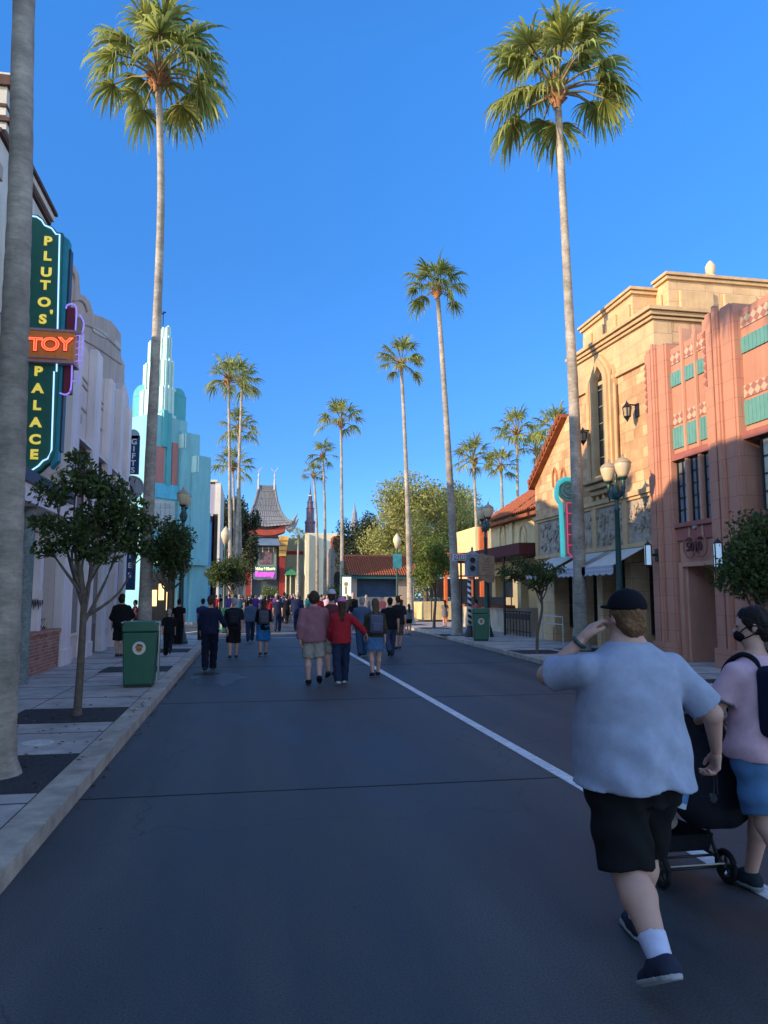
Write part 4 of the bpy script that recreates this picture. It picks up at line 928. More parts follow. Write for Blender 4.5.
def pier(y0,y1,z,X,root):
    b=MB(); w=y1-y0
    b.box(X,XW+1,y0,y1,.12,z); b.box(X-.05,X,y0+w*.42,y0+w*.60,.12,z+.12); b.box(X-.05,X,y0+w*.66,y0+w*.84,.12,z+.06); b.box(X-.09,X-.05,y0+w*.46,y0+w*.56,.12,z+.14); b.box(X-.03,X,y0+w*.06,y0+w*.36,.12,z+.02)
    b.box(X-.07,X,y0-.02,y1+.02,.12,.55)
    o=b.build('pier',pinkb,root)
    m=MB()
    for k in range(7): zz=z-.45-k*.19; m.prism([(y0+w*.85,zz),(y0+w*.97,zz+.08),(y0+w*.85,zz+.16)],lambda p,q,t:(t,p,q),X-.06,X+.01)
    m.build('tooth_ornament',pinkd,o)
def bay(y0,y1,zt,root,glass,wide=False,door=False):
    """y0<y1; slit windows between thin mullion piers, two bands of pattern and teal"""
    w=y1-y0; X=XW; n=1 if wide else 3
    zz=lambda y_px,xp=692: AX(xp,y_px,X)[2]
    tb1,tb0=zt-.58,zt-.98     # upper teal
    p1=zt-.20
    mz1,mz0=zt-1.95,zt-2.3
    wt=zt-2.85; wb=wt-1.55
    b=MB(); b.box(X,X+1,y0,y1,wt,zt); b.box(X,X+1,y0,y1,3.0,wb); 
    if not door: b.box(X,X+1,y0,y1,.12,.7); b.box(X,X+.3,y0,y0+.25,.7,3.0); b.box(X,X+.3,y1-.25,y1,.7,3.0)
    b.each('wall',pink,root)
    b=MB(); b.box(X+.3,X+.36,y0,y1,wb,wt); b.build('back_wall',black,root)
    b=MB(); b.box(X-.02,X+.0,y0,y1,p1-.22,p1+.05); b.box(X-.018,X,y0,y1,mz1,mz1+.27); b.each('pattern_band',dpat,root)
    b=MB(); b.box(X-.03,X,y0,y1,tb0,tb1-.05); b.box(X-.03,X,y0,y1,mz0-.25,mz1-.07)
    for k in range(int(w/.12)): yk=y0+.06+k*.12; b.box(X-.04,X-.03,yk,yk+.06,tb0+.002,tb1-.052); b.box(X-.04,X-.03,yk,yk+.06,mz0-.248,mz1-.072)
    b.each('teal_band',tealt,root)
    b=MB(); b.box(X-.10,X+.05,y0,y1,wt-.0,wt+.16); b.box(X-.12,X+.3,y0,y1,wb-.10,wb); b.box(X-.05,X,y0,y1,wb-.42,wb-.13); b.each('lintel',pinkd,root)
    b=MB()
    if n==3:
        for t,dz in ((.33,.2),(.66,.35)): 
            b.box(X-.05,X+.2,y0+w*t-.05,y0+w*t+.05,wb-.42,zt+dz); b.box(X-.07,X-.05,y0+w*t-.035,y0+w*t+.035,wb-.42,zt+dz+.06)
        b.each('mullion_pier',pinkl,root,bevel=.006)
        segs=[(y0+.04,y0+w*.33-.08),(y0+w*.33+.08,y0+w*.66-.08),(y0+w*.66+.08,y1-.04)]
        for a,c in segs: pane_window(root,X+.06,a,c,wb,wt,2,5,black,glass,-1,fw=.03,depth=.05)
    else: pane_window(root,X+.12,y0+.3,y1-.3,wb,wt,4,4,black,glass,-1,fw=.04,depth=.05)
    return wb
pier(yb_,ya,zp1,10.2,root); wb=bay(yc_,yb_,zbay,root,blueg,door=True); pier(yd_,yc_,zp2,10.14,root)
y_=yd_
for k in range(3):
    b0=y_-2.6; bay(b0,y_,zp2-.15,root,creamg,wide=True); pane_window(root,XW+.1,b0+.3,y_-.3,.75,2.9,3,2,black,glassd,-1,name='shop_window'); pier(b0-pw,b0,zp2,10.14,root); y_=b0-pw
b=MB(); b.box(XW+1.0,19,y_,ya-.03,.0,zbay-.4); b.box(XW+1.0,19,y_,yc_,zbay-.4,zp2-.3); b.box(10.3,XW+1.0,ya-.03,ya,.12,zp1-.1); b.build('main_block',pinkb,root)
# entrance
b=MB(); y0,y1=yc_+.03,yb_-.03; zt=AX(700,566,XW)[2]
b.box(XW-.06,XW+.9,y0,y0+.16,.12,zt+.1); b.box(XW-.06,XW+.9,y1-.16,y1,.12,zt+.1); b.box(XW-.06,XW+.9,y0+.16,y1-.16,zt,zt+.1); b.box(XW,XW+.9,y0,y1,zt+.1,3.0)
b.box(XW+.02,XW+.9,y0+.16,y0+.26,.12,zt); b.box(XW+.02,XW+.9,y1-.26,y1-.16,.12,zt)
b.build('door_surround',pinkl,root,bevel=.01)
maroon=M_('door_maroon',(.07,.008,.012),.45,.2,6)
b=MB(); xd=XW+.8; b.box(xd,xd+.08,y0+.2,y1-.2,.13,1.1); b.box(xd,xd+.08,y0+.2,y0+.42,1.1,zt);b.box(xd,xd+.08,y1-.42,y1-.2,1.1,zt);b.box(xd,xd+.08,y0+.42,y1-.42,2.05,zt); d=b.build('door',maroon,root)
b=MB(); b.box(xd+.02,xd+.05,y0+.42,y1-.42,1.1,2.05); b.build('pane',glassd,d); b=MB(); b.tube([(xd-.04,y1-.32,1.0),(xd-.04,y1-.32,1.2)],.015,6); b.build('handle',steel,d)
b=MB(); zc=AX(697,547,XW)[2]; yc=(y0+y1)/2
for dy in(-.22,.22): b.tube([(XW-.09,yc+dy+.24*math.cos(t),zc+.24*math.sin(t)) for t in np.linspace(0,2*pi,33)],.022,6,False)
pq=b.build('number_plaque',pinkd,root); 
text('number','5010',.31,M_('number_dark',(.10,.035,.03),.7),root,TM((XW-.12,yc,zc),(0,-1,0),(0,0,1)),bold=.004,extrude=.02)
b=MB(); b.lathe([(.09,-.05),(.11,0.02)],(XW-.05,yc,AX(697,525,XW)[2]),16,'x'); b.build('round_boss',M_('boss_pale',(.35,.30,.27),.6),root)
b=MB(); b.box(10.10,10.14,yc_-.28,yc_-.16,1.45,1.75); b.build('notice_plate',white,root)
def deco_lantern(x,y,z,label):
    r=empty('wall_lantern',(x,y,z)); tag(r,label,'lantern',None); b=MB(); b.box(x+.05,x+.28,y-.03,y+.03,z-.03,z+.03); b.box(x+.22,x+.3,y-.07,y+.07,z-.16,z+.16); b.lathe([(.1,.24),(.08,.27),(.05,.30),(.0,.36)],(x,y,z),8); b.lathe([(.03,-.34),(.07,-.28),(.1,-.25)],(x,y,z),8)
    for k in range(4): a=k*pi/2+.4; b.box(x+.1*math.cos(a)-.01,x+.1*math.cos(a)+.01,y+.1*math.sin(a)-.01,y+.1*math.sin(a)+.01,z-.25,z+.24)
    b.build('frame',black,r); b=MB(); b.lathe([(.085,-.25),(.085,.24)],(x,y,z),12); b.build('glass',M_('lantern_glass',(.30,.42,.52),.2,.1,5,emit=(.4,.6,.8),es=.25),r,auto=True)
p=AX(650,555,9.95); deco_lantern(9.9,p[1],p[2],'blue glass wall lantern on the left pier of the pink building')
p=AX(719,555,9.8); deco_lantern(9.78,p[1],p[2],'blue glass wall lantern right of the round number plaque, partly behind the shrub-like tree')
# ---------------- stone building
XS=10.5
stone=wallmat('sandstone',(.68,.44,.24),(.45,.25,.13),(.42,.29,.17),.46,.30,.014,.6,var=.28); stone2=wallmat('sandstone_plain',(.62,.415,.23),(.58,.38,.205),(.38,.26,.15),.9,.36,.008,.3,var=.2)
strim=M_('sandstone_trim',(.57,.38,.20),.85,.15,2,bump=.2); strim_r=M_('reddish_trim',(.44,.20,.10),.85,.2,2); tile_r=M_('clay_tile',(.27,.085,.035),.8,.4,4,bump=.3); carve=M_('carved_stone',(.40,.33,.25),.9,.35,9,bump=1.,bscale=14)
ySs=17.45
S=lambda x,y,X=XS: YZ(x,y,X)
root=empty('stone_building',(15,22,0)); tag(root,'tall sandstone block building with gothic window, awnings and raking tiled gable','building')
tl=S(575,358); tr=(ySs,S(648,312)[1]); 
gab=[S(572,413),S(567,417),S(535,487)]
body=[(ySs,4.55),tr,tl,(gab[0][0],gab[0][1]),gab[1],gab[2],(gab[2][0],4.55)]
b=MB(); b.px(body,XS,20); b.build('wall',stone,root)
b=MB(); b.px([(ySs-.01,tr[1]-1.25),(ySs-.01,tr[1]),(tl[0]+.01,tl[1]),(tl[0]+.01,tl[1]-1.25)],XS-.03,XS+.5); b.build('frieze',stone2,root)
b=MB()
for dz,o,t in ((0,.22,.10),(-.11,.14,.10),(-.24,.08,.07)): b.px([(ySs-o,tr[1]+dz-t),(ySs-o,tr[1]+dz),(tl[0]+o,tl[1]+dz),(tl[0]+o,tl[1]+dz-t)],XS-.03-o,20.2)
b.px([(ySs-.06,tr[1]-1.38),(ySs-.06,tr[1]-1.27),(tl[0]+.04,tl[1]-1.27),(tl[0]+.04,tl[1]-1.38)],XS-.09,XS+.4)
b.build('cornice',strim,root)
# attic storeys
def attic(x0,x1,yt0,yt1,X,Yend=None):
    a=YZ(x0,yt0,X);c=YZ(x1,yt1,X); z=(a[1]+c[1])/2; return c[0],a[0],z
y0,y1,z=attic(583,632,329,286,10.95); 
b=MB(); b.box(10.95,19,y0,y1,9.0,z); at1=b.build('attic',stone2,root)
b=MB()
for dz,o,t in ((0,.14,.08),(-.10,.08,.09)): b.box(10.95-o,19,y0-o,y1+o,z+dz-t,z+dz)
b.build('cornice',strim,at1)
b=MB(); n=4
for k in range(n): a=y0+(y1-y0)*(k+.14)/n;c=y0+(y1-y0)*(k+.86)/n; b.box(10.87,10.95,a,c,z-1.15,z-.45)
b.each('raised_panel',strim,at1,bevel=.02)
y2,y3,z2=attic(640,668,287,281,11.7)
b=MB(); b.box(11.7,19,y2,y0-.01,9.0,z2); at2=b.build('attic',stone2,root)
b=MB()
for dz,o,t in ((0,.14,.08),(-.10,.08,.09)): b.box(11.7-o,19,y2-o,y0+.0,z2+dz-t,z2+dz)
b.build('cornice',strim,at2)
b=MB()
for k in range(4): b.box(12.0+k*1.4,13.1+k*1.4,y2-.09,y2,z2-1.25,z2-.5)
b.box(11.61,11.7,y2+.3,y0-.3,z2-1.25,z2-.5); b.each('raised_panel',strim,at2,bevel=.04)
fx=AY(711,281,y2+.6); b=MB(); b.lathe([(.34,-.1),(.34,.08),(.22,.12),(.26,.22),(.16,.3),(.1,.36),(.14,.42),(.15,.62),(.08,.74),(.03,.80)],(fx[0],y2+.6,z2),14); b.build('finial',M_('finial_stone',(.6,.45,.3),.8,.2,4),root,auto=True)
# raking tiled verge
b=MB(); g1,g2=np.array(gab[1]),np.array(gab[2]); d=(g2-g1)/np.linalg.norm(g2-g1); nrm=np.array((-d[1],d[0])); nrm=nrm if nrm[1]>0 else -nrm
b.px([tuple(g1-nrm*.02),tuple(g1+nrm*.14),tuple(g2+nrm*.14+d*.15),tuple(g2-nrm*.02+d*.15)],XS-.22,20)
for k in range(14): c=g1+d*np.linalg.norm(g2-g1)*(k+.5)/14+nrm*.15; b.tube([(XS-.28,c[0],c[1]-.02),(XS+.2,c[0],c[1]+.02),(XS+3,c[0],c[1]+.02)],.10,8)
b.build('tiled_verge',tile_r,root)
# gothic window
yl,yr=S(618.5,420)[0],S(590.5,420)[0]   # note y grows to the left in the picture
def yS(x,y=420,X=XS): return S(x,y,X)[0]
zb=S(606,478)[1]; 
fx_=lambda p,q,t:(t,p,q)
b=MB(); o=arch_poly(yS(614.5),yS(597.5),zb,S(605,382)[1],S(605,358)[1]); i=arch_poly(yS(611.5),yS(600.5),zb,S(605,384)[1],S(605,366)[1]); arch_ring(b,o,i,fx_,XS-.02,XS-.24)
o2=arch_poly(yS(616),yS(596),zb,S(605,381)[1],S(605,354)[1]); arch_ring(b,o2,o,fx_,XS-.02,XS-.16)
for xa,xb,ya_,yb2 in ((619,615,372,362),(596.5,592,386,376)):
    o3=arch_poly(yS(xa),yS(xb),zb,S(xa,ya_)[1],S(xa,yb2)[1]); m=(yS(xa)+yS(xb))/2; i3=[(m+(p-m)*.6,q-.06 if q>zb+.1 else q) for p,q in o3]; arch_ring(b,o3,i3,fx_,XS-.02,XS-.13)
for x in (619.5,615,613,599,597,591.5): b.tube([(XS-.12,yS(x),zb),(XS-.12,yS(x),S(x,383 if x>600 else 392)[1])],.05,10)
b.build('window_surround',strim,root,auto=True)
b=MB(); b.px([( (yS(606)+(p-yS(606))*1.0),q) for p,q in i],XS-.06,XS-.04); w=b.build('window',glassd,root)
b=MB()
for k in range(6): z=zb+.1+k*.52; b.box(XS-.09,XS-.06,yS(611),yS(601),z,z+.03)
yq=yS(606); b.box(XS-.088,XS-.06,yq-.015,yq+.015,zb,S(605,370)[1]); b.build('glazing_bar',M_('bronze_bar',(.25,.22,.16),.5),w)
b=MB(); 
for k,(dy,dz) in enumerate(((0,0),(.12,-.18),(.26,-.34))): b.box(XS-.42+.12*k,XS,yl-.05+dy,yr+.05-dy,zb-.14+dz,zb+dz)
for k in range(5): y=yl+.12+k*(yr-yl-.24)/4; b.lathe([(.02,-.75),(.07,-.6),(.05,-.5),(.09,-.42),(.06,-.34)],(XS-.08,y,zb),8)
b.build('balcony_sill',strim,root,bevel=.01)
# small blind arches on the gable
b=MB()
for x in (555.5,564): yc=yS(x,470); zz=S(x,476)[1]; o=arch_poly(yc-.2,yc+.2,zz-.35,zz,zz+.3); m=[(yc+(p-yc)*.7,q-.04) for p,q in o]; arch_ring(b,o,m,fx_,XS-.0,XS-.07)
b.each('blind_arch',strim_r,root)
# carved frieze band
zf1,zf0=4.52,3.05
b=MB(); b.box(XS-.12,XS+.5,ySs-.02,gab[2][0]+.05,4.42,4.56); b.box(XS-.06,XS+.5,ySs-.02,gab[2][0]+.02,4.33,4.42); b.box(XS-.08,XS+.5,ySs-.02,gab[2][0],3.0,3.12)
for y in (ySs+.15,19.3,21.2,23.2,gab[2][0]-.2): b.box(XS-.07,XS+.2,y-.13,y+.13,3.12,4.33)
b.build('band_moulding',strim,root,bevel=.01)
rs=np.random.RandomState(5); b=MB(); b.box(XS-.0,20,ySs,gab[2][0],zf0,4.55)
for k in range(150):
    y=rs.uniform(ySs+.35,gab[2][0]-.4);z=rs.uniform(3.25,4.22); a=rs.rand()*pi; r=.05+.06*rs.rand(); b.tube([(XS-.03,y+r*math.cos(a+t),z+r*math.sin(a+t)) for t in np.linspace(0,4,7)],[.012,.022,.025,.025,.025,.02,.01],5)
b.build('carved_band',carve,root)
# ground floor piers, dark openings
b=MB(); pys=[(ySs,17.95),(19.15,19.5),(20.9,21.25),(22.6,23.0),(24.5,gab[2][0])]
for a,c in pys: b.box(XS,XS+.8,a,c,.12,3.0); b.box(XS-.06,XS,a+.05,c-.05,.12,.6); b.box(XS-.05,XS,a+.02,c-.02,2.7,2.9)
b.each('pier',stone2,root,bevel=.01)
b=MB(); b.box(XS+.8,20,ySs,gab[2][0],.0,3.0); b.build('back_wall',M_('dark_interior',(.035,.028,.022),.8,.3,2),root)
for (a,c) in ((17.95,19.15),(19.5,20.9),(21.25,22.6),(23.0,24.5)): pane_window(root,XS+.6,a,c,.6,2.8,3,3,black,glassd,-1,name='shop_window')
b=MB(); 
for z in (.75,1.0): b.tube([(XS-.5,22.7,z),(XS-.5,24.4,z)],.02,6)
for y in (22.7,24.4): b.tube([(XS-.5,y,.12),(XS-.5,y,1.0)],.02,6)
o=b.build('hand_rail',steel,origin=(XS-.5,23.5,.12)); tag(o,'thin steel double hand rail outside the sandstone building','railing')
# awnings
awn=M_('awning_canvas',(.52,.50,.46),.9,.08,3); vall=pattern('valance_pattern',(.55,.53,.52),(.38,.36,.42),13)
for k,(x0,x1,lab) in enumerate(((607,647,'rightmost of the three cream awnings on the sandstone building'),(586,617,'middle of the three cream awnings, right of the tall palm trunk'),(553,578,'leftmost of the three cream awnings, beside the thin street tree'))):
    ya0=YZ(x1,566,XS-.02)[0];ya1=YZ(x0,566,XS-.02)[0]; r=empty('awning',(XS-.02,(ya0+ya1)/2,2.9)); tag(r,lab,'awning','cream awnings over the shop openings')
    z1=3.0;z0=2.5;xo=XS-1.0
    b=MB(); b.prism([(XS-.03,z1),(XS-.03,z1-.02),(xo,z0-.02),(xo,z0)],lambda p,q,t:(p,t,q),ya0,ya1); b.build('canopy',awn,r)
    b=MB(); n=6; w=(ya1-ya0)/n
    for i in range(n): c=ya0+w*(i+.5); b.px([(c-w*.49,z0-.0)]+[(c-w*.49,z0-.2)]+[(c-w*.49*math.cos(t),z0-.2-.07*math.sin(t)) for t in np.linspace(.3,pi-.3,6)]+[(c+w*.49,z0-.2),(c+w*.49,z0)],xo-.01,xo+.01)
    b.build('valance',vall,r)
    b=MB(); b.tube([(xo,ya0,z0-.02),(XS,ya0,2.6)],.012,5);b.tube([(xo,ya1,z0-.02),(XS,ya1,2.6)],.012,5); b.build('frame',black,r)
# iron lanterns
def iron_lantern(x,y,z,label):
    r=empty('wall_lantern',(x,y,z)); tag(r,label,'lantern'); b=MB(); b.lathe([(.0,.30),(.03,.24),(.07,.18),(.14,.10),(.13,.08)],(x,y,z),8); b.lathe([(.1,-.16),(.07,-.2),(.03,-.26),(.0,-.32)],(x,y,z),8)
    for k in range(6): a=k*pi/3; b.tube([(x+.13*math.cos(a),y+.13*math.sin(a),z+.09),(x+.1*math.cos(a),y+.1*math.sin(a),z-.16)],.012,5)
    b.box(x+.02,x+.32,y-.02,y+.02,z+.16,z+.20); b.box(x+.28,x+.34,y-.08,y+.08,z-.15,z+.22); b.build('frame',black,r); b=MB(); b.lathe([(.09,-.15),(.12,.08)],(x,y,z),8); b.build('glass',M_('amber_glass',(.35,.28,.18),.2,.2,5),r)
p=AX(627,411,XS-.33); iron_lantern(XS-.33,p[1],p[2],'black iron lantern on the sandstone wall right of the gothic window')
p=AX(583,436,XS-.33); iron_lantern(XS-.33,p[1],p[2],'black iron lantern on the sandstone wall half behind the tall palm trunk')
# blade sign with turquoise neon and red letters
yN=AX(577,510,10.42)[1]
def sn(x,y): p=AY(x,y,yN); return (p[0],p[2])
root=empty('neon_blade_sign',(10.3,yN,4)); tag(root,'turquoise and red neon blade sign with a round medallion behind the tall palm trunk','sign')
trq=M_('neon_turquoise',(.08,.50,.50),.5,emit=(.1,.75,.75),es=.22); 
path=[(563,557),(562,530),(560.5,505),(558.8,502),(556.5,496),(557,487),(560,482),(566,479),(573,480)]
b=MB(); q=[sn(*p) for p in path]; b.tube(smoothpath([(a,yN,c) for a,c in q],4),.075,8); b.build('neon_tube',trq,root,True)
c=sn(569,490); b=MB(); b.lathe([(.36,0),(.36,.08)],(c[0],yN+.02,c[1]),24,'y'); m=b.build('medallion',M_('verdigris',(.22,.33,.27),.7,.4,7,bump=.6,bscale=20),root)
b=MB()
for r_ in (.34,.24,.12): b.tube([(c[0]+r_*math.cos(t),yN+.01,c[1]+r_*math.sin(t)) for t in np.linspace(0,2*pi,25)],.022,5,False)
b.build('ring',M_('verdigris_l',(.34,.45,.36),.7,.3,7),m)
a0=sn(566.5,503);a1=sn(577,556); b=MB(); b.box(a0[0],a1[0],yN,yN+.1,a1[1],a0[1]); b.build('panel',M_('blade_panel',(.30,.20,.16),.8,.3,5),root)
mg=M_('neon_magenta',(.5,.05,.12),.5,emit=(.8,.05,.2),es=.35)
b=MB(); b.tube([(a0[0],yN-.02,a0[1]),(a0[0],yN-.02,a1[1]+.1),((a0[0]+a1[0])/2,yN-.02,a1[1]-.05),(a1[0],yN-.02,a1[1]+.1),(a1[0],yN-.02,a0[1]),(a0[0],yN-.02,a0[1])],.02,5,False)
for k in range(4): z=a0[1]+(a1[1]-a0[1])*(k+1)/5; b.tube([(a0[0]+.03,yN-.02,z),(a1[0]-.03,yN-.02,z)],.015,5)
b.build('red_tubes',mg,root)
b=MB(); b.box(a1[0]-.02,XS+.02,yN+.02,yN+.07,a0[1]-.3,a0[1]-.24); b.box(a1[0]-.02,XS+.02,yN+.02,yN+.07,a1[1]+.3,a1[1]+.36); b.each('bracket',black,root)
# ---------------- spanish building with tile roof
XH=11.4
root=empty('spanish_building',(14,30,0)); tag(root,'cream mission style building with clay tile roof and dark red canopy','building')
cream=M_('cream_wall',(.66,.50,.26),.9,.12,1.2,bump=.15); red_c=M_('dark_red_canopy',(.12,.02,.02),.6)
H=lambda x,y,X=XH: YZ(x,y,X)
y0h=gab[2][0]+.02; y1h=H(491,530)[0]; ze=H(515,514)[1]
b=MB(); b.box(XH,20,y0h,y1h,2.6,ze+.1); b.box(13.0,20,y0h,y1h,0,2.6); b.box(XH,XH+.4,y1h-.5,y1h,.12,2.6); b.box(XH,XH+.35,30.1,30.5,.12,2.6); b.each('wall',cream,root)
b=MB()
for xc in (503,523.5):
    yc=H(xc,535)[0]; o=arch_poly(yc-.42,yc+.42,H(xc,549)[1],H(xc,536)[1],H(xc,524)[1],pointed=False); i2=[(yc+(p-yc)*.72,q-.07 if q>o[0][1]+.1 else q) for p,q in o]; arch_ring(b,o,i2,fx_,XH-.0,XH-.08)
for x in (513,): y=H(x,535)[0]; b.box(XH-.1,XH,y-.15,y+.15,2.6+.4,ze)
b.each('blind_arch',M_('cream_trim',(.66,.52,.30),.9),root)
b=MB()
for xc in (504.5,525): yc=H(xc,535)[0]; b.px(arch_poly(yc-.12,yc+.12,H(xc,549)[1],H(xc,536)[1],H(xc,527)[1],pointed=False),XH-.01,XH+.01)
b.build('window',brownw,root)
def tiled_roof(name,parent,P0,P1,up,n,m,rad=.09,rows=12):
    """corrugated clay tile slope from eave line P0-P1, up = vector to the ridge"""
    P0=np.array(P0,float);P1=np.array(P1,float);up=np.array(up,float); V=[];F=[]
    nn=unit(np.cross(P1-P0,up)); nn=nn if nn[2]>0 else -nn; cols=n*6+1
    for j in range(rows+1):
        for side in ((0,) if j==0 or j==rows else (0,1)):
            for i in range(cols):
                ph=i/6.*2*pi; hgt=rad*.5*(math.cos(ph)) ; lift=.03*(1 if side==0 else 0) if j else .0
                V.append(P0+(P1-P0)*i/(cols-1)+up*j/rows+nn*(hgt+ (.035 if side==1 or j==0 else 0)))
    k=0; base=0; rowsidx=[]
    idx=0
    for j in range(rows+1):
        for side in ((0,) if j==0 or j==rows else (0,1)): rowsidx.append((j,side,idx)); idx+=cols
    for a,c in zip(rowsidx[:-1],rowsidx[1:]):
        for i in range(cols-1): F.append([a[2]+i,a[2]+i+1,c[2]+i+1,c[2]+i])
    return mk(name,V,F,m,parent)
eL=H(491,521);eR=H(537,509); 
clay=M_('clay_roof',(.42,.13,.05),.85,.4,5,bump=.4,col2=(.30,.09,.05))
tiled_roof('roof',root,(XH-.45,y0h-.0,eR[1]-.05),(XH-.45,y1h+.3,eR[1]-.05),(3.2,0,2.1),34,clay)
b=MB(); b.box(XH-.40,XH-.02,y0h,y1h+.2,eR[1]-.28,eR[1]-.14); b.build('eaves',tile_r,root)
b=MB(); rz=eR[1]+2.0; 
cap=[(y0h,rz+.32),(y0h+1.2,rz+.20),(y0h+3,rz+.10),(y1h-1.2,rz+.05),(y1h-.9,rz+.28),(y1h-.5,rz+.28),(y1h-.4,rz-.1),(y1h+.3,rz-.4),(y1h+.3,rz-.6),(y0h,rz-.6)]
b.px(cap,XH+2.7,XH+3.1); b.build('ridge_parapet',M_('ridge_cream',(.55,.42,.28),.9),root)
b=MB(); b.box(XH-1.5,XH,y0h+.2,y1h+.6,H(515,560)[1],H(515,550)[1]); b.build('canopy',red_c,root)
b=MB()
for y in (y0h+2.2,y0h+4.2,y0h+6.2,y1h+.4): b.tube([(XH-1.4,y,.12),(XH-1.4,y,H(515,560)[1])],.05,8)
b.each('canopy_post',black,root)
b=MB(); b.box(XH-1.38,XH-1.33,y0h+2.2,y1h+1.5,1.28,1.62) ; b.build('black_banner',black,root)
b=MB(); b.box(XH+1.0,XH+1.1,28,29.2,.6,2.2); b.build('red_cabinet',M_('red_cab',(.5,.03,.02),.5),root)
# low wall in front
root=empty('terrace_wall',(9.9,31,.12)); tag(root,'low cream plastered terrace wall with brown coping beside the green bin','wall')
p0=G(519,632,.12);p1=G(490,628,.12)
b=MB(); b.box(10.7,10.95,30.0,36.5,.12,1.15); b.box(10.7,12.6,29.9,30.15,.12,1.15)
b.build('wall',M_('terrace_plaster',(.50,.43,.34),.9,.15,1.5),root); b=MB(); b.box(10.62,11.03,29.8,36.6,1.15,1.27); b.build('coping',tile_r,root)
b=MB(); 
for k in range(9): b.tube([(10.4,26.6+.35*k,.12),(10.4,26.6+.35*k,1.05)],.02,5)
b.tube([(10.4,26.5,1.05),(10.4,29.5,1.05)],.03,6); b.tube([(10.4,26.5,.3),(10.4,29.5,.3)],.02,6); b.box(10.39,10.41,26.6,29.4,.75,.98)
o=b.build('terrace_railing',black,origin=(10.4,28,.12)); tag(o,'black iron terrace railing between the thin tree and the low cream wall','railing')
# ---------------- orange pergola and gate
org=M_('orange_paint',(.55,.12,.03),.7,.15,3)
root=empty('orange_gateway',(10.5,43,.12)); tag(root,'orange red timber gateway beyond the striped signal post','gateway')
b=MB(); 
for x,w in ((446,2.5),(472,3),(484.5,8)):
    a=AY(x-w/2,610,42.8);c=AY(x+w/2,610,42.8); b.box(a[0],c[0],42.7,43.0,.12,AY(x,527 if w>5 else 556,42.8)[2])
b.each('post',org,root)
b=MB(); a=AY(442,560,42.6);c=AY(482,553,42.6); b.box(a[0],c[0],42.5,42.68,a[2]-.05,c[2]); a=AY(446,575,42.6);c=AY(480,575,42.6); b.box(a[0],c[0],42.52,42.66,a[2]-.12,a[2]); b.build('beam',org,root)
root=empty('cream_booth',(13,47.5,.12)); tag(root,'small sunlit cream building behind the orange gateway','building')
b=MB(); a=AY(424,640,47);c=AY(500,640,47); b.box(a[0],c[0]+3,47,52,0.1,AY(440,602,47)[2]+.0); b.box(AY(476,600,46.9)[0],c[0]+3,46.9,52.2,0,AY(476,527,47)[2]); b.build('wall',cream,root)
b=MB(); a=AY(430,592,44.5);c=AY(513,592,44.5); b.box(a[0],c[0],44.5,44.6,1.55,2.7); o=b.build('dark_fence_banner',black,origin=(a[0],44.5,1.5)); 
b=MB(); 
for x in (a[0]+.1,(a[0]+c[0])/2,c[0]-.1): b.tube([(x,44.55,.12),(x,44.55,1.6)],.04,6)
p=b.each('post',black,o,fix=False); tag(o,'long black fence panel on posts in front of the sunlit cream building','fence')
# ---------------- kiosk with tile roof
root=empty('kiosk',(8.5,52,0)); tag(root,'low kiosk with red clay tile roof and dark blue counter opening','kiosk')
YK=50.0
kx=lambda x: AY(x,585,YK)[0]; kz=lambda y,x=380: AY(x,y,YK)[2]
b=MB(); b.box(kx(349),kx(357),YK,YK+5,0,kz(578)); b.box(kx(398),kx(414),YK,YK+5,0,kz(578)); b.box(kx(357),kx(398),YK,YK+.2,0,kz(597)); b.box(kx(357),kx(398),YK+2,YK+5,0,kz(578)); b.each('wall',M_('kiosk_wall',(.33,.28,.24),.9),root)
b=MB(); b.box(kx(357.5),kx(397.5),YK+.5,YK+.6,kz(597),kz(578)); b.build('shutter',M_('kiosk_blue',(.03,.07,.14),.4,.2,2),root)
b=MB(); b.box(kx(347),kx(416),YK-.6,YK-.5,kz(579),kz(574)); b.build('fascia',M_('kiosk_teal',(.02,.09,.10),.6),root)
tiled_roof('roof',root,(kx(346.5),YK-.7,kz(576)),(kx(417),YK-.7,kz(576)),(0,3.0,kz(562)-kz(576)+.5),30,clay,rad=.14,rows=9)
b=MB(); b.tube([(kx(349),YK+2.3,kz(562)+.5),(kx(415),YK+2.3,kz(562)+.5)],.12,8); b.build('ridge',clay,root)
# poster pillar
root=empty('poster_stand',(7.0,46,0)); tag(root,'green poster stand with a lit white poster in front of the kiosk','poster stand')
a=AY(342.5,577,45);c=AY(351,596,45); b=MB(); b.box(a[0]-.05,c[0]+.05,45,45.35,0,a[2]+.1); b.build('stand',green_d,root); b=MB(); b.box(a[0],c[0],44.98,44.999,c[2],a[2]); pz=b.build('poster',M_('poster_white',(.85,.8,.68),.6,.1,3,emit=(1,.9,.7),es=.35),root)
b=MB(); b.lathe([(.12,0),(.14,.02)],((a[0]+c[0])/2-.05,44.96,(a[2]+c[2])/2+.15),12,'y'); b.box((a[0]+c[0])/2-.12,(a[0]+c[0])/2+.02,44.965,44.98,c[2]+.12,(a[2]+c[2])/2); b.build('poster_figure',M_('poster_olive',(.35,.3,.15),.7),root)
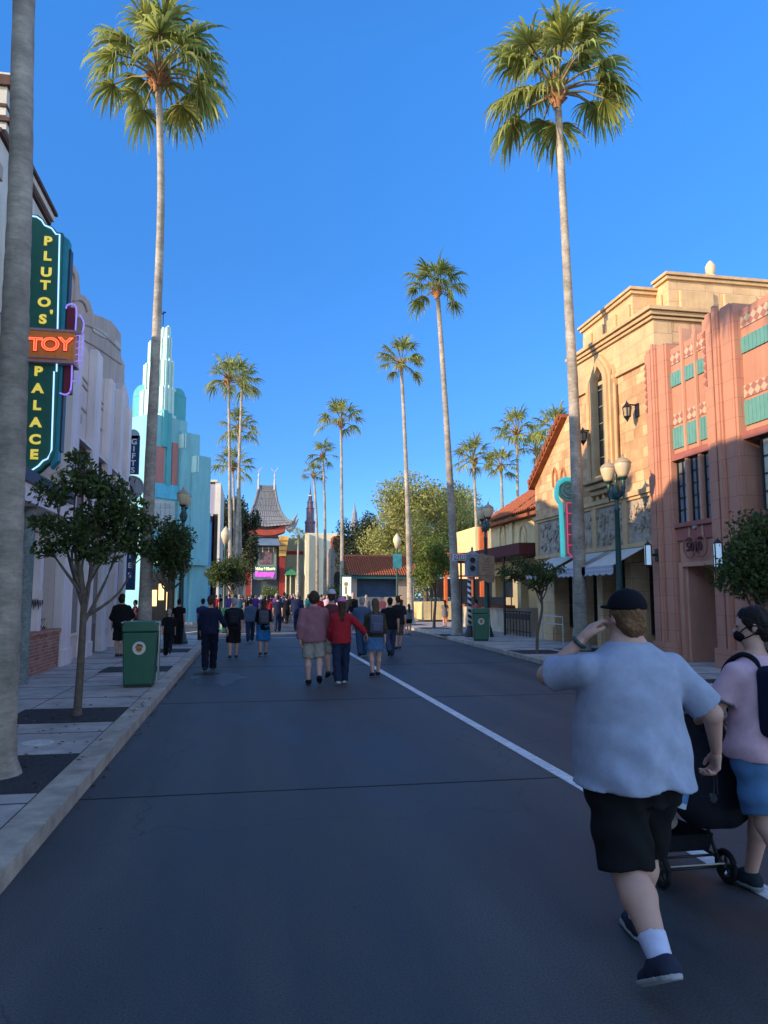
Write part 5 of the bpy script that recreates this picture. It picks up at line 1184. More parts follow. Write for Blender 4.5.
# ================================================================ THEATRE AT THE END
YT=95.
tx=lambda x,Y=YT: AY(x,560,Y)[0]; tz=lambda y,Y=YT: AY(266,y,Y)[2]
slate=M_('roof_slate',(.27,.26,.26),.75,.15,.5); tgr=M_('theatre_grey_green',(.30,.34,.28),.9,.1,.3); tred=M_('theatre_red',(.24,.025,.022),.7,.1); rverm=M_('vermilion',(.34,.055,.035),.7); gold=M_('ochre_gold',(.58,.36,.10),.7,.3,1.2); creamT=M_('theatre_cream',(.66,.58,.40),.9,.1,.2)
root=empty('theatre_building',(2,100,0)); tag(root,'grey pagoda roofed theatre with red columns at the end of the street','building')
# swept pagoda roof as stacked courses
prof=[(484,8.5),(490,9.0),(497,10.3),(504,12),(510,14),(516,17),(521,20.5),(524,23.5),(527,26)]
V=[];F=[];xc=tx(265.5)
cnr=[]
for i,(y,hw) in enumerate(prof):
    hw=abs(tx(265.5+hw)-xc); z=tz(y); dp=hw*.8
    up=0 if i<6 else (i-5)*.12
    cnr.append([(xc-hw,YT+2-dp,z+up),(xc,YT+2-dp,z),(xc+hw,YT+2-dp,z+up),(xc+hw,YT+2+dp,z+up),(xc-hw,YT+2+dp,z+up)])
b=MB()
for i in range(len(cnr)-1):
    a,c=cnr[i],cnr[i+1]; n0=len(b.v); b.add(a+c,[[k,(k+1)%5,5+(k+1)%5,5+k] for k in range(5)])
b.add(cnr[0],[[0,1,2,3,4]]); b.build('roof',slate,root)
b=MB()
for i in range(1,len(prof)-1):
    for s_ in (0,):
        a=cnr[i]; b.tube([a[0],a[1],a[2]],.10,5)
for k in range(-7,8):
    pts=[]
    for i,(y,hw) in enumerate(prof): h2=abs(tx(265.5+hw)-xc); pts.append((xc+h2*k/7.5,YT+2-h2*.8-.02,tz(y)+(0 if i<6 else (i-5)*.12)*abs(k)/7.5))
    b.tube(pts,.05,4)
for s_ in(-1,1): b.tube([( xc+s_*abs(tx(265.5+hw)-xc),YT+2-abs(tx(265.5+hw)-xc)*.8,tz(y)+.1+(0 if i<6 else (i-5)*.15)) for i,(y,hw) in enumerate(prof)],.16,6)
b.build('roof_ribs',M_('slate_rib',(.17,.17,.18),.8),root)
b=MB()
for s_ in(-1,1):
    x=xc+s_*abs(tx(265.5+8.2)-xc); b.lathe([(.14,-.6),(.12,.7),(.06,.9),(.12,1.1),(.12,1.3),(.04,1.5),(.0,2.2)],(x,YT+1,tz(484)),8); b.tube([(x-.5,YT+1,tz(484)+2.2),(x,YT+1,tz(484)+1.7),(x+.4,YT+1,tz(484)+2.3)],.05,5)
b.each('roof_finial',M_('finial_grey',(.42,.42,.42),.6),root)
b=MB(); b.box(tx(254),tx(278),YT+.1,YT+5,tz(537),tz(522)); b.build('roof_drum',M_('drum_dark',(.10,.06,.05),.8),root)
b=MB(); n=12; top=[];bot=[]
for k in range(n+1):
    t=-1+2*k/n; x=xc+t*abs(tx(285)-xc); up=.55*t*t; top.append((x,tz(530)+up+.35*abs(t)**3)); bot.append((x,tz(535.5)+up))
for k in range(n): b.py([bot[k],bot[k+1],top[k+1],top[k]],YT-.2,YT+3)
b.build('vermilion_eaves',rverm,root)
b=MB()
for s_ in(-1,1):
    for q,(dx,dz) in enumerate(((0,0),(.5,-.5))): b.tube(smoothpath([(tx(265.5+s_*(20+dx*4)),YT,tz(528+q*2)),(tx(265.5+s_*(25+dx*4)),YT,tz(525+q*2)),(tx(265.5+s_*(28.5+dx*4)),YT,tz(518+q*3)),(tx(265.5+s_*(31.5+dx*2)),YT,tz(513+q*5))],3),[.5,.45,.4,.35,.3,.25,.2,.15,.1,.05][:10],6)
b.each('roof_horn',slate,root)
b=MB(); hw=14; b.add([(tx(251.5),YT-1.6,tz(546)),(tx(279.5),YT-1.6,tz(546)),(tx(277),YT+1,tz(535)),(tx(254),YT+1,tz(535)),(tx(251.5),YT+1,tz(546)),(tx(279.5),YT+1,tz(546))],[[0,1,2,3],[0,3,4],[1,5,2],[0,4,5,1]]); b.build('porch_roof',M_('slate_blue',(.13,.19,.27),.6,.2,1),root)
b=MB(); b.box(tx(252.5),tx(278.5),YT+.5,YT+1.5,tz(596),tz(546)); b.build('portal_frame',M_('portal_dark',(.05,.06,.07),.6),root)
b=MB(); b.box(tx(254.5),tx(276.5),YT+.3,YT+.5,tz(580),tz(547)); b.build('mural_board',M_('mural_teal',(.13,.20,.20),.7,.4,.8,col2=(.24,.25,.20)),root)
b=MB(); b.box(tx(259.5),tx(272),YT+.2,YT+.3,tz(564),tz(549)); b.build('mural_centre',M_('mural_mauve',(.14,.09,.10),.7,.6,3.),root)
b=MB()
for x in (258,262.5,268.5,273.5): b.box(tx(x-.5),tx(x+.5),YT+.12,YT+.22,tz(552),tz(547))
b.each('lantern_strip',creamT,root)
root2=empty('marquee_sign',(tx(265.5),YT-.5,tz(575))); tag(root2,'small lit yellow and magenta show marquee on the theatre front','sign')
b=MB(); b.box(tx(253.5),tx(276.5),YT-.6,YT-.2,tz(579),tz(566)); b.build('board',M_('marquee_board',(.10,.14,.22),.5),root2)
q=M_('marquee_yellow',(.7,.75,.2),.5,emit=(.75,.9,.25),es=.9); text('lettering','Mickey & Minnie\'s',.42,q,root2,TM((tx(265.3),YT-.63,tz(569)),(1,0,0),(0,0,1)),bold=.02,extrude=.02,sx=.8)
q=M_('marquee_magenta',(.9,.05,.5),.5,emit=(1.,.04,.5),es=1.6); text('lettering','Runaway',.85,q,root2,TM((tx(265),YT-.66,tz(574.2)),(1,0,0),(0,0,1)),bold=.03,extrude=.02,sx=.75)
b=MB(); 
for x0,x1 in ((279.5,285),(246,251.5)): b.box(tx(x0),tx(x1),YT,YT+1.5,tz(597),tz(555))
b.each('red_column',tred,root)
b=MB()
for s_ in(-1,1):
    f=lambda d: tx(265.5+s_*d); b.py([(f(13.5),tz(556)),(f(20),tz(556)),(f(23),tz(536)),(f(13),tz(536))][::s_],YT-.4,YT+1)
b.each('carved_capital',gold,root)
b=MB()
for s_ in(-1,1):
    f=lambda d: tx(265.5+s_*d)
    for zq in (540,545,550): b.box(f(13.2),f(21.8),YT-.5,YT-.4,tz(zq+1),tz(zq))
b.each('capital_band',M_('band_red',(.45,.12,.05),.7),root)
b=MB(); b.box(tx(286),tx(306),YT+3,YT+10,0,tz(536)); b.box(tx(205),tx(246),YT+3,YT+10,0,tz(543)); b.box(tx(252),tx(280),YT+2,YT+12,0,tz(536)); b.each('wall',tgr,root)
b=MB(); b.box(tx(286),tx(306),YT+2.9,YT+3,tz(553),tz(549.5)); b.box(tx(205),tx(246),YT+2.9,YT+3,tz(553),tz(549.5)); b.each('red_band',tred,root)
b=MB(); b.add([(tx(284),YT-1,tz(575)),(tx(298),YT-1,tz(575)),(tx(298),YT+3,tz(575)),(tx(284),YT+3,tz(575)),(tx(291),YT+1,tz(566.5))],[[0,1,4],[1,2,4],[2,3,4],[3,0,4],[0,3,2,1]]); b.build('pavilion_roof',M_('pavilion_green',(.05,.22,.10),.6),root)
b=MB()
for x in (286,290.5,296): b.box(tx(x-.5),tx(x+.5),YT-.5,YT,0,tz(575))
b.each('pavilion_post',creamT,root)
b=MB(); b.box(tx(305),tx(308.5),YT-1,YT+12,0,tz(533)); b.box(tx(308.5),tx(345),YT+.5,YT+12,0,tz(532)); b.box(tx(216),tx(222),YT+1.5,YT+2.9,0,tz(542)); b.box(tx(239),tx(249),YT+1.9,YT+2.9,tz(551),tz(539)); b.each('cream_wall',creamT,root)
b=MB(); b.lathe([(.65,0),(.65,1.6),(.75,1.8),(.5,2.2),(.5,3.6),(.6,3.7),(.40,3.8),(.38,4.4),(.44,4.5),(.26,4.8),(.22,5.4),(.12,5.6),(.06,6.2),(.0,7.6)],(tx(311.5),YT+3,tz(532)-.2),8)
b.build('spire',M_('spire_maroon',(.17,.10,.12),.8,.3,1.5),root)
b=MB()
for z in (1.7,3.5,4.45,5.4): b.lathe([(.72-.08*z,z-.08),(.72-.08*z,z+.08)],(tx(311.5),YT+3,tz(532)-.2),8)
b.build('spire_ring',creamT,root)
root=empty('far_spire',(12,135,0)); tag(root,'faint distant pointed tower above the dark trees right of the theatre','tower'); x=AY(354.5,520,130)[0]
b=MB(); z=AY(354,515,130)[2]; b.lathe([(.7,-12),(.7,-1),(.8,-.8),(.5,.0),(.45,1),(.2,1.6),(.08,2.6),(.0,3.6)],(x,130,z-.6),8); b.build('shaft',M_('far_grey',(.20,.22,.26),.9),root)
# left far: painted panels / hoarding behind the trees, right far: pale portal
root=empty('far_portal_building',(10,80,0)); tag(root,'small shaded archway building with orange tiled top between the palms in the distance','building')
Yp=72.; b=MB(); fb(b,331,347,548,600,Yp,4); b.build('wall',M_('portal_taupe',(.28,.24,.20),.9,.3,.8),root); b=MB(); fb(b,334,352,536,548,Yp-.2,3); b.build('orange_top',tile_r,root); b=MB(); o=arch_poly(AY(334,570,Yp-.03)[0],AY(344,570,Yp-.03)[0],0,AY(338,578,Yp)[2],AY(338,570,Yp)[2],pointed=False); b.py(o,Yp-.05,Yp); b.build('arch_opening',black,root)
# ================================================================ VEGETATION
def T(x,y,Y): p=AY(x,y,Y); return (p[0],p[1],p[2])
def palm_px(label,bx,by,pts,r0,r1,rad,seed,Yfix=None,z=.12,nf=26,nseg=20):
    """base at a ground point; the trunk leans as in the photograph within its own depth"""
    if Yfix is None: b=G(bx,by,z)
    else: b=AY(bx,by,Yfix); b[2]=z
    pp=[T(x,y,b[1]) for x,y in pts]
    return palm(label,tuple(b),pp[-1],pp[:-1],r0,r1,rad,seed,pbark,pleaf,pstalk,pshaft,nf=nf,nseg=nseg)
b0=G(-9,776,.12)
palm('nearest palm, a thick weathered trunk cut by the left edge of the photo',tuple(b0),(T(30,-330,b0[1])[0],b0[1],13.0),[T(0,640,b0[1]),T(7,500,b0[1]),T(12,400,b0[1]),T(16,300,b0[1]),T(20.5,180,b0[1]),T(24,0,b0[1])],.19,.10,2.2,11,pbark,pleaf,pstalk,pshaft)
palm_px('tall palm on the left pavement behind the green litter bin, crown high against the sky',144,640,[(150,470),(157,320),(161,190),(158,70)],.20,.10,2.2,21,Yfix=22.4,nf=36,nseg=22)
palm_px('tallest palm on the right pavement in front of the sandstone building',582,650,[(575,430),(568,290),(562,180),(557,85)],.205,.105,2.35,31,nf=36,nseg=22)
palm_px('palm standing beside the striped signal post',457,635,[(452,520),(447,430),(441,340),(437,288)],.195,.09,1.42,41,nf=24)
palm_px('palm with reddish lower trunk just left of the leafy green street tree',411,624,[(408,520),(405,440),(401,362)],.195,.09,1.55,51,nf=22)
palm_px('palm rising in front of the kiosk left end',342,600,[(342,520),(341,421)],.195,.09,1.9,61,Yfix=54,nf=20,nseg=16)
palm_px('taller palm of the distant pair right of the theatre',325,600,[(325,520),(323,455)],.195,.09,1.6,71,Yfix=68,nf=18,nseg=14)
palm_px('shorter palm of the distant pair right of the theatre',317,600,[(317,530),(313.5,474)],.19,.11,1.45,72,Yfix=76,nf=18,nseg=14)
palm_px('very small distant palm directly in front of the grey green theatre wall',298,600,[(298,560),(298.5,536)],.195,.09,1.2,73,Yfix=88,nf=16,nseg=12)
for (lab,bx,tx_,ty,rad,Y,sd) in (('leftmost palm of the cluster above the small left lamp, highest crown',231,228.5,378,2.15,58,81),('second palm of the left cluster, crown merging with the highest one',235,242,382,2.05,61,82),('middle height palm of the left cluster with crown below the top two',241,238.5,428,2.1,64,83),('lowest palm of the left cluster beyond the turquoise building',236,233,466,2.1,70,84)):
    palm_px(lab,bx,600,[((bx+tx_)/2,(590+ty)/2),(tx_,ty)],.195,.09,rad,sd,Yfix=Y,nf=22,nseg=14)
for (lab,bx,tx_,ty,rad,Y,sd) in (('leftmost palm above the tiled roof on the right, leaning left',480,473.5,460,1.95,52,91),('short darker palm behind the tiled roof, second from the left',506,501,466,1.55,50,92),('highest palm behind the tiled roof on the right',519,517,432,2.15,53,93),('palm with dark crown just right of the highest one behind the tiled roof',538,536.5,450,1.8,55,94),('palm half hidden behind the clay verge of the sandstone gable',556,555,430,2.0,48,95)):
    palm_px(lab,bx,600,[((bx+tx_)/2,(590+ty)/2+10),(tx_,ty)],.195,.09,rad,sd,Yfix=Y,nf=22,nseg=14)
rg=np.random.RandomState(4)
base=tuple(G(77,716,.12)); 
cl=[(-.42,0,2.95,.30,.3,.20),(-.55,.1,2.55,.22,.25,.15),(-.05,0,3.15,.34,.3,.24),(-.15,.1,3.45,.2,.2,.12),(.25,0,3.0,.32,.3,.26),(.5,-.1,2.75,.34,.3,.25),(.75,0,2.55,.24,.25,.15),(.1,.2,2.6,.45,.4,.25),(-.15,-.15,2.35,.38,.3,.22),(.45,.15,2.35,.36,.3,.20),(-.45,0,2.2,.25,.2,.14),(.2,0,2.15,.35,.3,.16),(.7,.1,2.2,.2,.2,.12)]
tree('street_tree','small dark leafed street tree in the paved pit, nearest on the left pavement',base,3.4,cl,5400,.085,bark,leaf,.055,fork=.42,seed=5,limbs=6,trunk_path=[(0,0,0),(.01,.01,.5),(.02,.0,1.0),(.02,.01,1.4),(.03,0,1.6)],group='small trees on the left pavement',aspect=.42,shell=.42)
base=tuple(G(168,640,.12)); base=(base[0]-.1,22.2,.12)
tree('street_tree','dark rounded street tree behind the tall left palm, over the turquoise shopfront',(AY(169,600,22.2)[0],22.2,.12),4,blobclumps(.82,.8,1.85,3.95,22,np.random.RandomState(8),r=.45),6500,.10,bark,leaf,.07,fork=.5,seed=9,group='small trees on the left pavement')
tree('street_tree','farthest dark street tree on the left, behind the slim lamp',(AY(229,600,36)[0],36,.0),4,blobclumps(1.15,1.1,1.9,3.6,22,np.random.RandomState(9),r=.45),6000,.12,bark,leaf,.07,fork=.5,seed=10,group='small trees on the left pavement')
tree('street_tree','thin street tree on the right pavement by the cream awnings',tuple(G(537,653,.12)),2.7,blobclumps(.98,.9,1.75,2.65,18,np.random.RandomState(10),r=.34),3600,.085,bark,leaf,.045,fork=.62,seed=11,aspect=.4)
tree('street_tree','bright green street tree in front of the cream booth on the right',tuple(G(434,628,.12)),4.2,blobclumps(1.35,1.3,1.6,4.3,26,np.random.RandomState(11),r=.4),7500,.12,bark,leaf_g,.075,fork=.4,seed=12,limbs=6)
p=AY(765,560,11.6)
tree('street_tree','dense dark tree cut by the right edge in front of the pink building',(p[0],11.6,.12),3.4,blobclumps(1.0,.9,1.45,3.05,24,np.random.RandomState(12),r=.42)+[(-.72,0,2.0,.25,.3,.25),(-.6,0,1.75,.3,.3,.2)],7500,.085,bark,leaf,.06,fork=.45,seed=13)
# big background trees
def bigtree(label,x,y0,y1,x0,x1,Y,n,size,m,seed,name='broadleaf_tree',nc=40,r=.3,d=None):
    b=AY(x,600,Y); hw=(AY(x1,550,Y)[0]-AY(x0,550,Y)[0])/2; cx=(AY(x1,550,Y)[0]+AY(x0,550,Y)[0])/2; z0=AY(x,y1,Y)[2];z1=AY(x,y0,Y)[2]
    cl=[(c[0]+cx-b[0],)+c[1:] for c in blobclumps(hw,d or hw*.8,max(z0,1.),z1,nc,np.random.RandomState(seed),r=r)]
    return tree(name,label,(b[0],Y,0),z1,cl,n,size,bark,m,.22,fork=.4,seed=seed,limbs=9,aspect=.6,shell=.45)
bigtree('large olive coloured tree filling the sky right of centre behind the kiosk',426,474,600,360,492,58,42000,.20,leaf_y,21,nc=70,r=.26)
bigtree('second olive tree mass at the right, behind the striped signal post',462,480,600,425,500,66,20000,.22,leaf_y,26,nc=44,r=.3)
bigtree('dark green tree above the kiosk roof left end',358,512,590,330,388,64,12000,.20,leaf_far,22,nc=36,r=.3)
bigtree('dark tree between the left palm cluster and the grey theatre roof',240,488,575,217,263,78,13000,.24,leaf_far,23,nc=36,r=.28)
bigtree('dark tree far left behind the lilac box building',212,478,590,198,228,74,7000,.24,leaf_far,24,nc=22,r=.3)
# low planting and far wood
V=[];F=[]; rs=np.random.RandomState(6); cl=[(rs.uniform(-60,70),rs.uniform(112,130),1.5+rs.rand(),5,3,2.2) for k in range(60)]
V,F=leafcloud(cl,14000,.5,rs); o=mk('distant_planting',V,F,leaf_far,origin=(0,120,0)); tag(o,'belt of distant low planting behind the theatre','planting',kind='stuff')
for k,(x0,x1,y0,y1,Y,lab) in enumerate(((262,279,585,598,86,'low pale green hedge under the marquee'),(326,347,584,600,70,'clipped yellow green hedge beside the distant archway'))):
    a=AY(x0,y1,Y);c=AY(x1,y0,Y); cl=[(a[0]+(c[0]-a[0])*(i+.5)/6,Y,max(.3,c[2]*.5),(c[0]-a[0])/9,.6,max(.4,c[2]*.5)) for i in range(6)]
    V,F=leafcloud(cl,2500,.16,rs); o=mk('hedge',V,F,leaf_g,origin=((a[0]+c[0])/2,Y,0)); tag(o,lab,'hedge')
rs=np.random.RandomState(31); P_=[]
for k in range(260):
    q=rs.rand()
    if q<.4: P_.append((-1.33+abs(rs.normal())*.03,rs.uniform(6,29),.006))
    elif q<.7: P_.append((-2.1+rs.normal()*.55,10.4+rs.normal()*1.1,.131))
    elif q<.85: P_.append((-2.2+rs.normal()*.5,7.4+rs.normal()*.8,.131))
    else: y=rs.uniform(12,34); P_.append((KX(y)-.05-abs(rs.normal())*.12,y,.006))
P_=np.array([p for p in P_ if not(p[2]>.1 and p[0]>-1.42)]); n_=len(P_); a_=rs.rand(n_)*2*pi; u_=np.stack([np.cos(a_),np.sin(a_),rs.normal(size=n_)*.2],1); v_=np.stack([-np.sin(a_),np.cos(a_),rs.normal(size=n_)*.2],1); s_=(.018+.02*rs.rand(n_))[:,None]; zz_=np.array([0,0,.008])
V=np.stack([P_-u_*s_,P_+v_*s_*.45+zz_,P_+u_*s_,P_-v_*s_*.45+zz_],1).reshape(-1,3)
o=mk('fallen_leaves',V,np.arange(4*n_).reshape(n_,4),M_('dry_leaf',(.16,.10,.04),.8,.4,5,island=.5,col2=(.10,.09,.03)),origin=(-2,10,.12)); tag(o,'small dry fallen leaves scattered along the kerbs and tree pits','leaves',kind='stuff')
c=G(207,674); b=MB(); b.lathe([(.30,0),(.30,.006),(.26,.008)],(c[0],c[1],0),28); o=b.build('manhole_cover',M_('iron_cover',(.02,.02,.022),.6,.3,20,bump=.5),origin=(c[0],c[1],0)); tag(o,'dark iron manhole cover in the wet patch of road by the left kerb','manhole cover')
# ================================================================ STREET LAMPS
def lamp_double(label,loc,rz=0.,H=5.05,group='green double globe street lamps'):
    r=empty('street_lamp',(0,0,0)); tag(r,label,'street lamp',group); z=H-.62
    b=MB(); b.lathe([(.26,0),(.26,.10),(.22,.14),(.20,.30),(.15,.42),(.125,.75),(.135,.80),(.10,.9),(.085,1.3),(.06,z-.75),(.075,z-.72),(.075,z-.66),(.055,z-.62),(.055,z-.45)],(0,0,0),16); b.build('post',green_d,r,auto=True)
    b=MB(); b.lathe([(.05,z-.45),(.10,z-.38),(.14,z-.25),(.10,z-.12),(.045,z-.05),(.03,z+.1),(.05,z+.16),(.02,z+.26),(.0,z+.36)],(0,0,0),14)
    for s in(-1,1):
        b.tube(smoothpath([(0,0,z-.28),(0,s*.14,z-.38),(0,s*.30,z-.30),(0,s*.375,z-.12),(0,s*.375,z+.02)],4),[.05]*4+[.045]*4+[.04]*4+[.04]*4+[.05],8)
        b.lathe([(.03,-.26),(.055,-.18),(.04,-.12),(.06,-.05),(.05,.0),(.10,.05),(.12,.08)],(0,s*.375,z),12)
        b.lathe([(.0,-.46),(.03,-.40),(.025,-.34),(.05,-.28),(.03,-.24)],(0,s*.375,z),8)
    b.build('lamp_arms',green_d,r,auto=True)
    for s in(-1,1):
        b=MB(); b.lathe([(.105,.08),(.135,.14),(.185,.28),(.205,.38),(.205,.42),(.19,.45)],(0,s*.375,z),18); gl=b.build('globe',globe,r,smooth=True)
        b=MB(); b.lathe([(.21,.42),(.215,.44),(.17,.50),(.09,.56),(.03,.59),(.03,.61),(.035,.63),(.0,.70)],(0,s*.375,z),18); b.build('globe_cap',M_('globe_cap',(.38,.30,.20),.5,.1,5),gl,auto=True)
    r.location=loc; r.rotation_euler=(0,0,rz); return r
lm=AY(620,600,17.3); lp=lamp_double('double globe street lamp in front of the sandstone building, right of the tallest palm',(lm[0],17.3,.12))
l2=G(487,637,.12)
for lab,loc in (('double globe street lamp carrying the tan notice board, beside the right green litter bin',tuple(l2)),('double globe street lamp on the left pavement before the turquoise building',(AY(181,600,25.2)[0],25.2,.12))):
    c=copy_tree(lp); c['label']=lab; c.location=loc
def lamp_single(label,x,ytop,Y,banner=None):
    z=AY(x,ytop,Y)[2]; X=AY(x,ytop,Y)[0]; r=empty('slim_street_lamp',(X,Y,.12)); tag(r,label,'street lamp','slim green single globe lamps')
    b=MB(); b.lathe([(.2,0),(.2,.3),(.12,.5),(.07,.8),(.055,z-1.1),(.09,z-1.0),(.06,z-.9)],(X,Y,.0),10); b.build('post',green_d,r,auto=True)
    b=MB(); b.lathe([(.1,z-.92),(.24,z-.5),(.24,z-.35),(.12,z-.15),(.0,z)],(X,Y,0),10); b.build('globe',globe,r,smooth=True)
    if banner:
        b=MB(); b.box(X-.26,X+.26,Y-.09,Y-.07,z-2.1,z-1.25); b.build('banner',M_('banner_teal',(.04,.22,.25),.7,.3,4),r)
lamp_single('slim single globe lamp in front of the left palm cluster',226,526,38); lamp_single('slim single globe lamp with a small teal banner in front of the kiosk',397,533,43,True)
# notice board on the lamp
y=l2[1]-.2; a=AY(478.5,553,y);c=AY(495,583,y); root=empty('notice_board',((a[0]+c[0])/2,y,c[2])); tag(root,'tan parchment shaped notice board mounted on the lamp beside the signal post','notice board')
b=MB(); w=c[0]-a[0];h=a[2]-c[2]; b.py([(a[0]+px_*w,c[2]+q*h) for px_,q in ((0,.12),(.1,.05),(.3,.08),(.6,.0),(.8,.04),(.95,.02),(1,.15),(.96,.4),(1,.7),(.98,.9),(.8,.92),(.5,.94),(.25,1.0),(.12,.98),(.03,.9),(.0,.6))],y,y+.05); b.build('board',M_('parchment',(.30,.20,.13),.85,.25,5),root)
b=MB(); b.box(a[0]+.02,c[0]-.02,y-.012,y,c[2]+.24*h,c[2]+.255*h)
for k in range(5):
    z=c[2]+h*(.42+.1*k); b.tube([(a[0]+w*(.25+.05*(k%2)+.09*i),y-.008,z+.02*math.sin(i*2.3+k)) for i in range(6)],.007,4)
b.build('faded_drawing',M_('faded_ink',(.17,.10,.07),.9),root)
# signal post
def spiral():
    m=bpy.data.materials.new('striped_paint');m.use_nodes=True;nt=m.node_tree;N=nt.nodes;L=nt.links;b=N['Principled BSDF'];b.inputs['Roughness'].default_value=.5
    t=N.new('ShaderNodeTexCoord');s=N.new('ShaderNodeSeparateXYZ');L.new(t.outputs['Object'],s.inputs[0]);a=N.new('ShaderNodeMath');a.operation='ARCTAN2';L.new(s.outputs[1],a.inputs[0]);L.new(s.outputs[0],a.inputs[1])
    d=N.new('ShaderNodeMath');d.operation='DIVIDE';d.inputs[1].default_value=2*pi;L.new(a.outputs[0],d.inputs[0]);z=N.new('ShaderNodeMath');z.operation='MULTIPLY_ADD';z.inputs[1].default_value=4.6;L.new(s.outputs[2],z.inputs[0]);L.new(d.outputs[0],z.inputs[2])
    f=N.new('ShaderNodeMath');f.operation='FRACT';L.new(z.outputs[0],f.inputs[0]);g_=N.new('ShaderNodeMath');g_.operation='GREATER_THAN';g_.inputs[1].default_value=.5;L.new(f.outputs[0],g_.inputs[0])
    mx=N.new('ShaderNodeMix');mx.data_type='RGBA';mx.inputs['A'].default_value=(.012,.012,.012,1);mx.inputs['B'].default_value=(.62,.62,.62,1);L.new(g_.outputs[0],mx.inputs['Factor']);L.new(mx.outputs['Result'],b.inputs['Base Color']);return m
sp_=G(470,637,.12); root=empty('traffic_signal',tuple(sp_)); tag(root,'vintage traffic signal on a black and white spiral striped post','traffic signal'); X,Y=sp_[0],sp_[1]; zs=AY(472,577,Y)[2]
b=MB(); b.lathe([(.075,.5),(.075,zs)],(X,Y,.0),20); o=b.build('post',spiral(),root,smooth=True,fix=True)
b=MB(); b.lathe([(.2,.12),(.2,.25),(.13,.4),(.10,.55)],(X,Y,0),14); b.build('base',black,root,auto=True)
a=AY(467,575,Y-.1);c=AY(479,555,Y-.1); gy_=M_('signal_grey',(.22,.24,.28),.6,.15,6)
b=MB(); b.box(a[0],c[0],Y-.18,Y+.2,a[2],c[2]); b.add([(a[0]-.02,Y-.2,c[2]),(c[0]+.02,Y-.2,c[2]),(c[0]+.02,Y+.22,c[2]),(a[0]-.02,Y+.22,c[2]),((a[0]+c[0])/2,Y,c[2]+.2)],[[0,1,4],[1,2,4],[2,3,4],[3,0,4],[0,3,2,1]]); b.lathe([(.04,.15),(.05,.25),(.0,.34)],((a[0]+c[0])/2,Y,c[2]),8); b.box(a[0]-.03,c[0]+.03,Y-.21,Y+.23,a[2]-.05,a[2]); b.build('signal_box',gy_,root,bevel=.006)
for k,(py_,cm) in enumerate(((560,(.05,.012,.01)),(568,(.01,.05,.03)))):
    q=AY(472.3,py_,Y-.2); b=MB(); b.lathe([(.085,0),(.10,-.08),(.095,-.08),(.08,0)],(q[0],Y-.18,q[2]),14,'y'); l=b.build('light_hood',black,root); b=MB(); b.lathe([(.078,0),(.06,-.025),(.0,-.03)],(q[0],Y-.182,q[2]),14,'y'); b.build('lens',M_('lens%d'%k,cm,.1,.05,spec=.8),l)
a=AY(453,560.5,Y-.05);c=AY(466.5,554,Y-.05); b=MB(); b.box(a[0],c[0]+.05,Y-.05,Y-.01,a[2],c[2]); b.build('semaphore_arm',M_('arm_white',(.50,.50,.55),.6),root)
for ch,xx in (('G',456.7),('O',462.5)):
    q=AY(xx,557.3,Y-.05); b=MB(); b.box(q[0]-.09,q[0]+.09,Y-.06,Y-.05,q[2]-.09,q[2]+.09); t=b.build('letter_tile',M_('tile_grey',(.10,.10,.14),.6),root); text('letter',ch,.17,white,root,TM((q[0],Y-.065,q[2]),(1,0,0),(0,0,1)),bold=.006,extrude=.003)
# litter bins
def bin_(label,X,Y,rz=0.):
    r=empty('litter_bin',(0,0,0)); tag(r,label,'litter bin','green swing top litter bins')
    b=MB(); b.add([(-.27,-.26,.04),(.27,-.26,.04),(.27,.26,.04),(-.27,.26,.04),(-.31,-.29,.98),(.31,-.29,.98),(.31,.29,.98),(-.31,.29,.98)],[[0,3,2,1],[4,5,6,7],[0,1,5,4],[1,2,6,5],[2,3,7,6],[3,0,4,7]]); b.build('body',green,r,bevel=.03)
    b=MB(); b.py([(-.32,.985),(.32,.985),(.32,1.10),(.27,1.17),(-.27,1.17),(-.32,1.10)],-.30,.30); b.build('top',green,r,bevel=.025)
    b=MB(); b.box(-.34,-.30,-.27,.27,1.14,1.165); b.box(.30,.34,-.27,.27,1.14,1.165); b.box(.32,.345,-.02,.2,.10,1.15); b.box(.318,.33,-.24,.24,1.0,1.1); b.build('side_flap',M_('bin_chrome',(.30,.36,.36),.3,.1,6,metal=.7),r,bevel=.006)
    b=MB(); b.box(-.25,.25,-.24,.24,0,.04); b.build('foot',black,r)
    b=MB(); b.lathe([(.118,0),(.118,.012)],(0,-.297,.70),28,'y'); bd=b.build('badge',M_('badge_white',(.58,.57,.55),.5,.05),r)
    b=MB(); rs=np.random.RandomState(3)
    b.lathe([(.055,0),(.05,.005)],(0,-.303,.685),16,'y'); b.build('badge_emblem',M_('badge_orange',(.45,.17,.02),.6),bd)
    b=MB(); b.py([(-.075,.70),(-.06,.705),(-.03,.74),(.02,.745),(.065,.71),(.075,.715),(.04,.765),(-.03,.77)],-.306,-.299); b.box(-.03,.04,-.306,-.299,.672,.682); b.build('badge_emblem',M_('badge_dark',(.06,.015,.015),.6),bd)
    r.location=(X,Y,.12); r.rotation_euler=(0,0,rz); return r
p=G(140,688,.12); bn=bin_('green litter bin with round white badge on the left pavement near the kerb',p[0],p[1]+.28,R(2))
bn.scale=(.92,.95,.96); bn.location.x-=.05
c=copy_tree(bn); p=G(482.5,641,.12); c.location=(p[0],p[1]+.2,.12); c.rotation_euler=(0,0,R(-12)); c['label']='green litter bin on the right pavement between the striped post and the lamp'
c=copy_tree(bn); p=AY(230,618,34.5); c.location=(p[0]-.1,34.5,.0); c['label']='pale green litter bin at the foot of the slim lamp on the left'
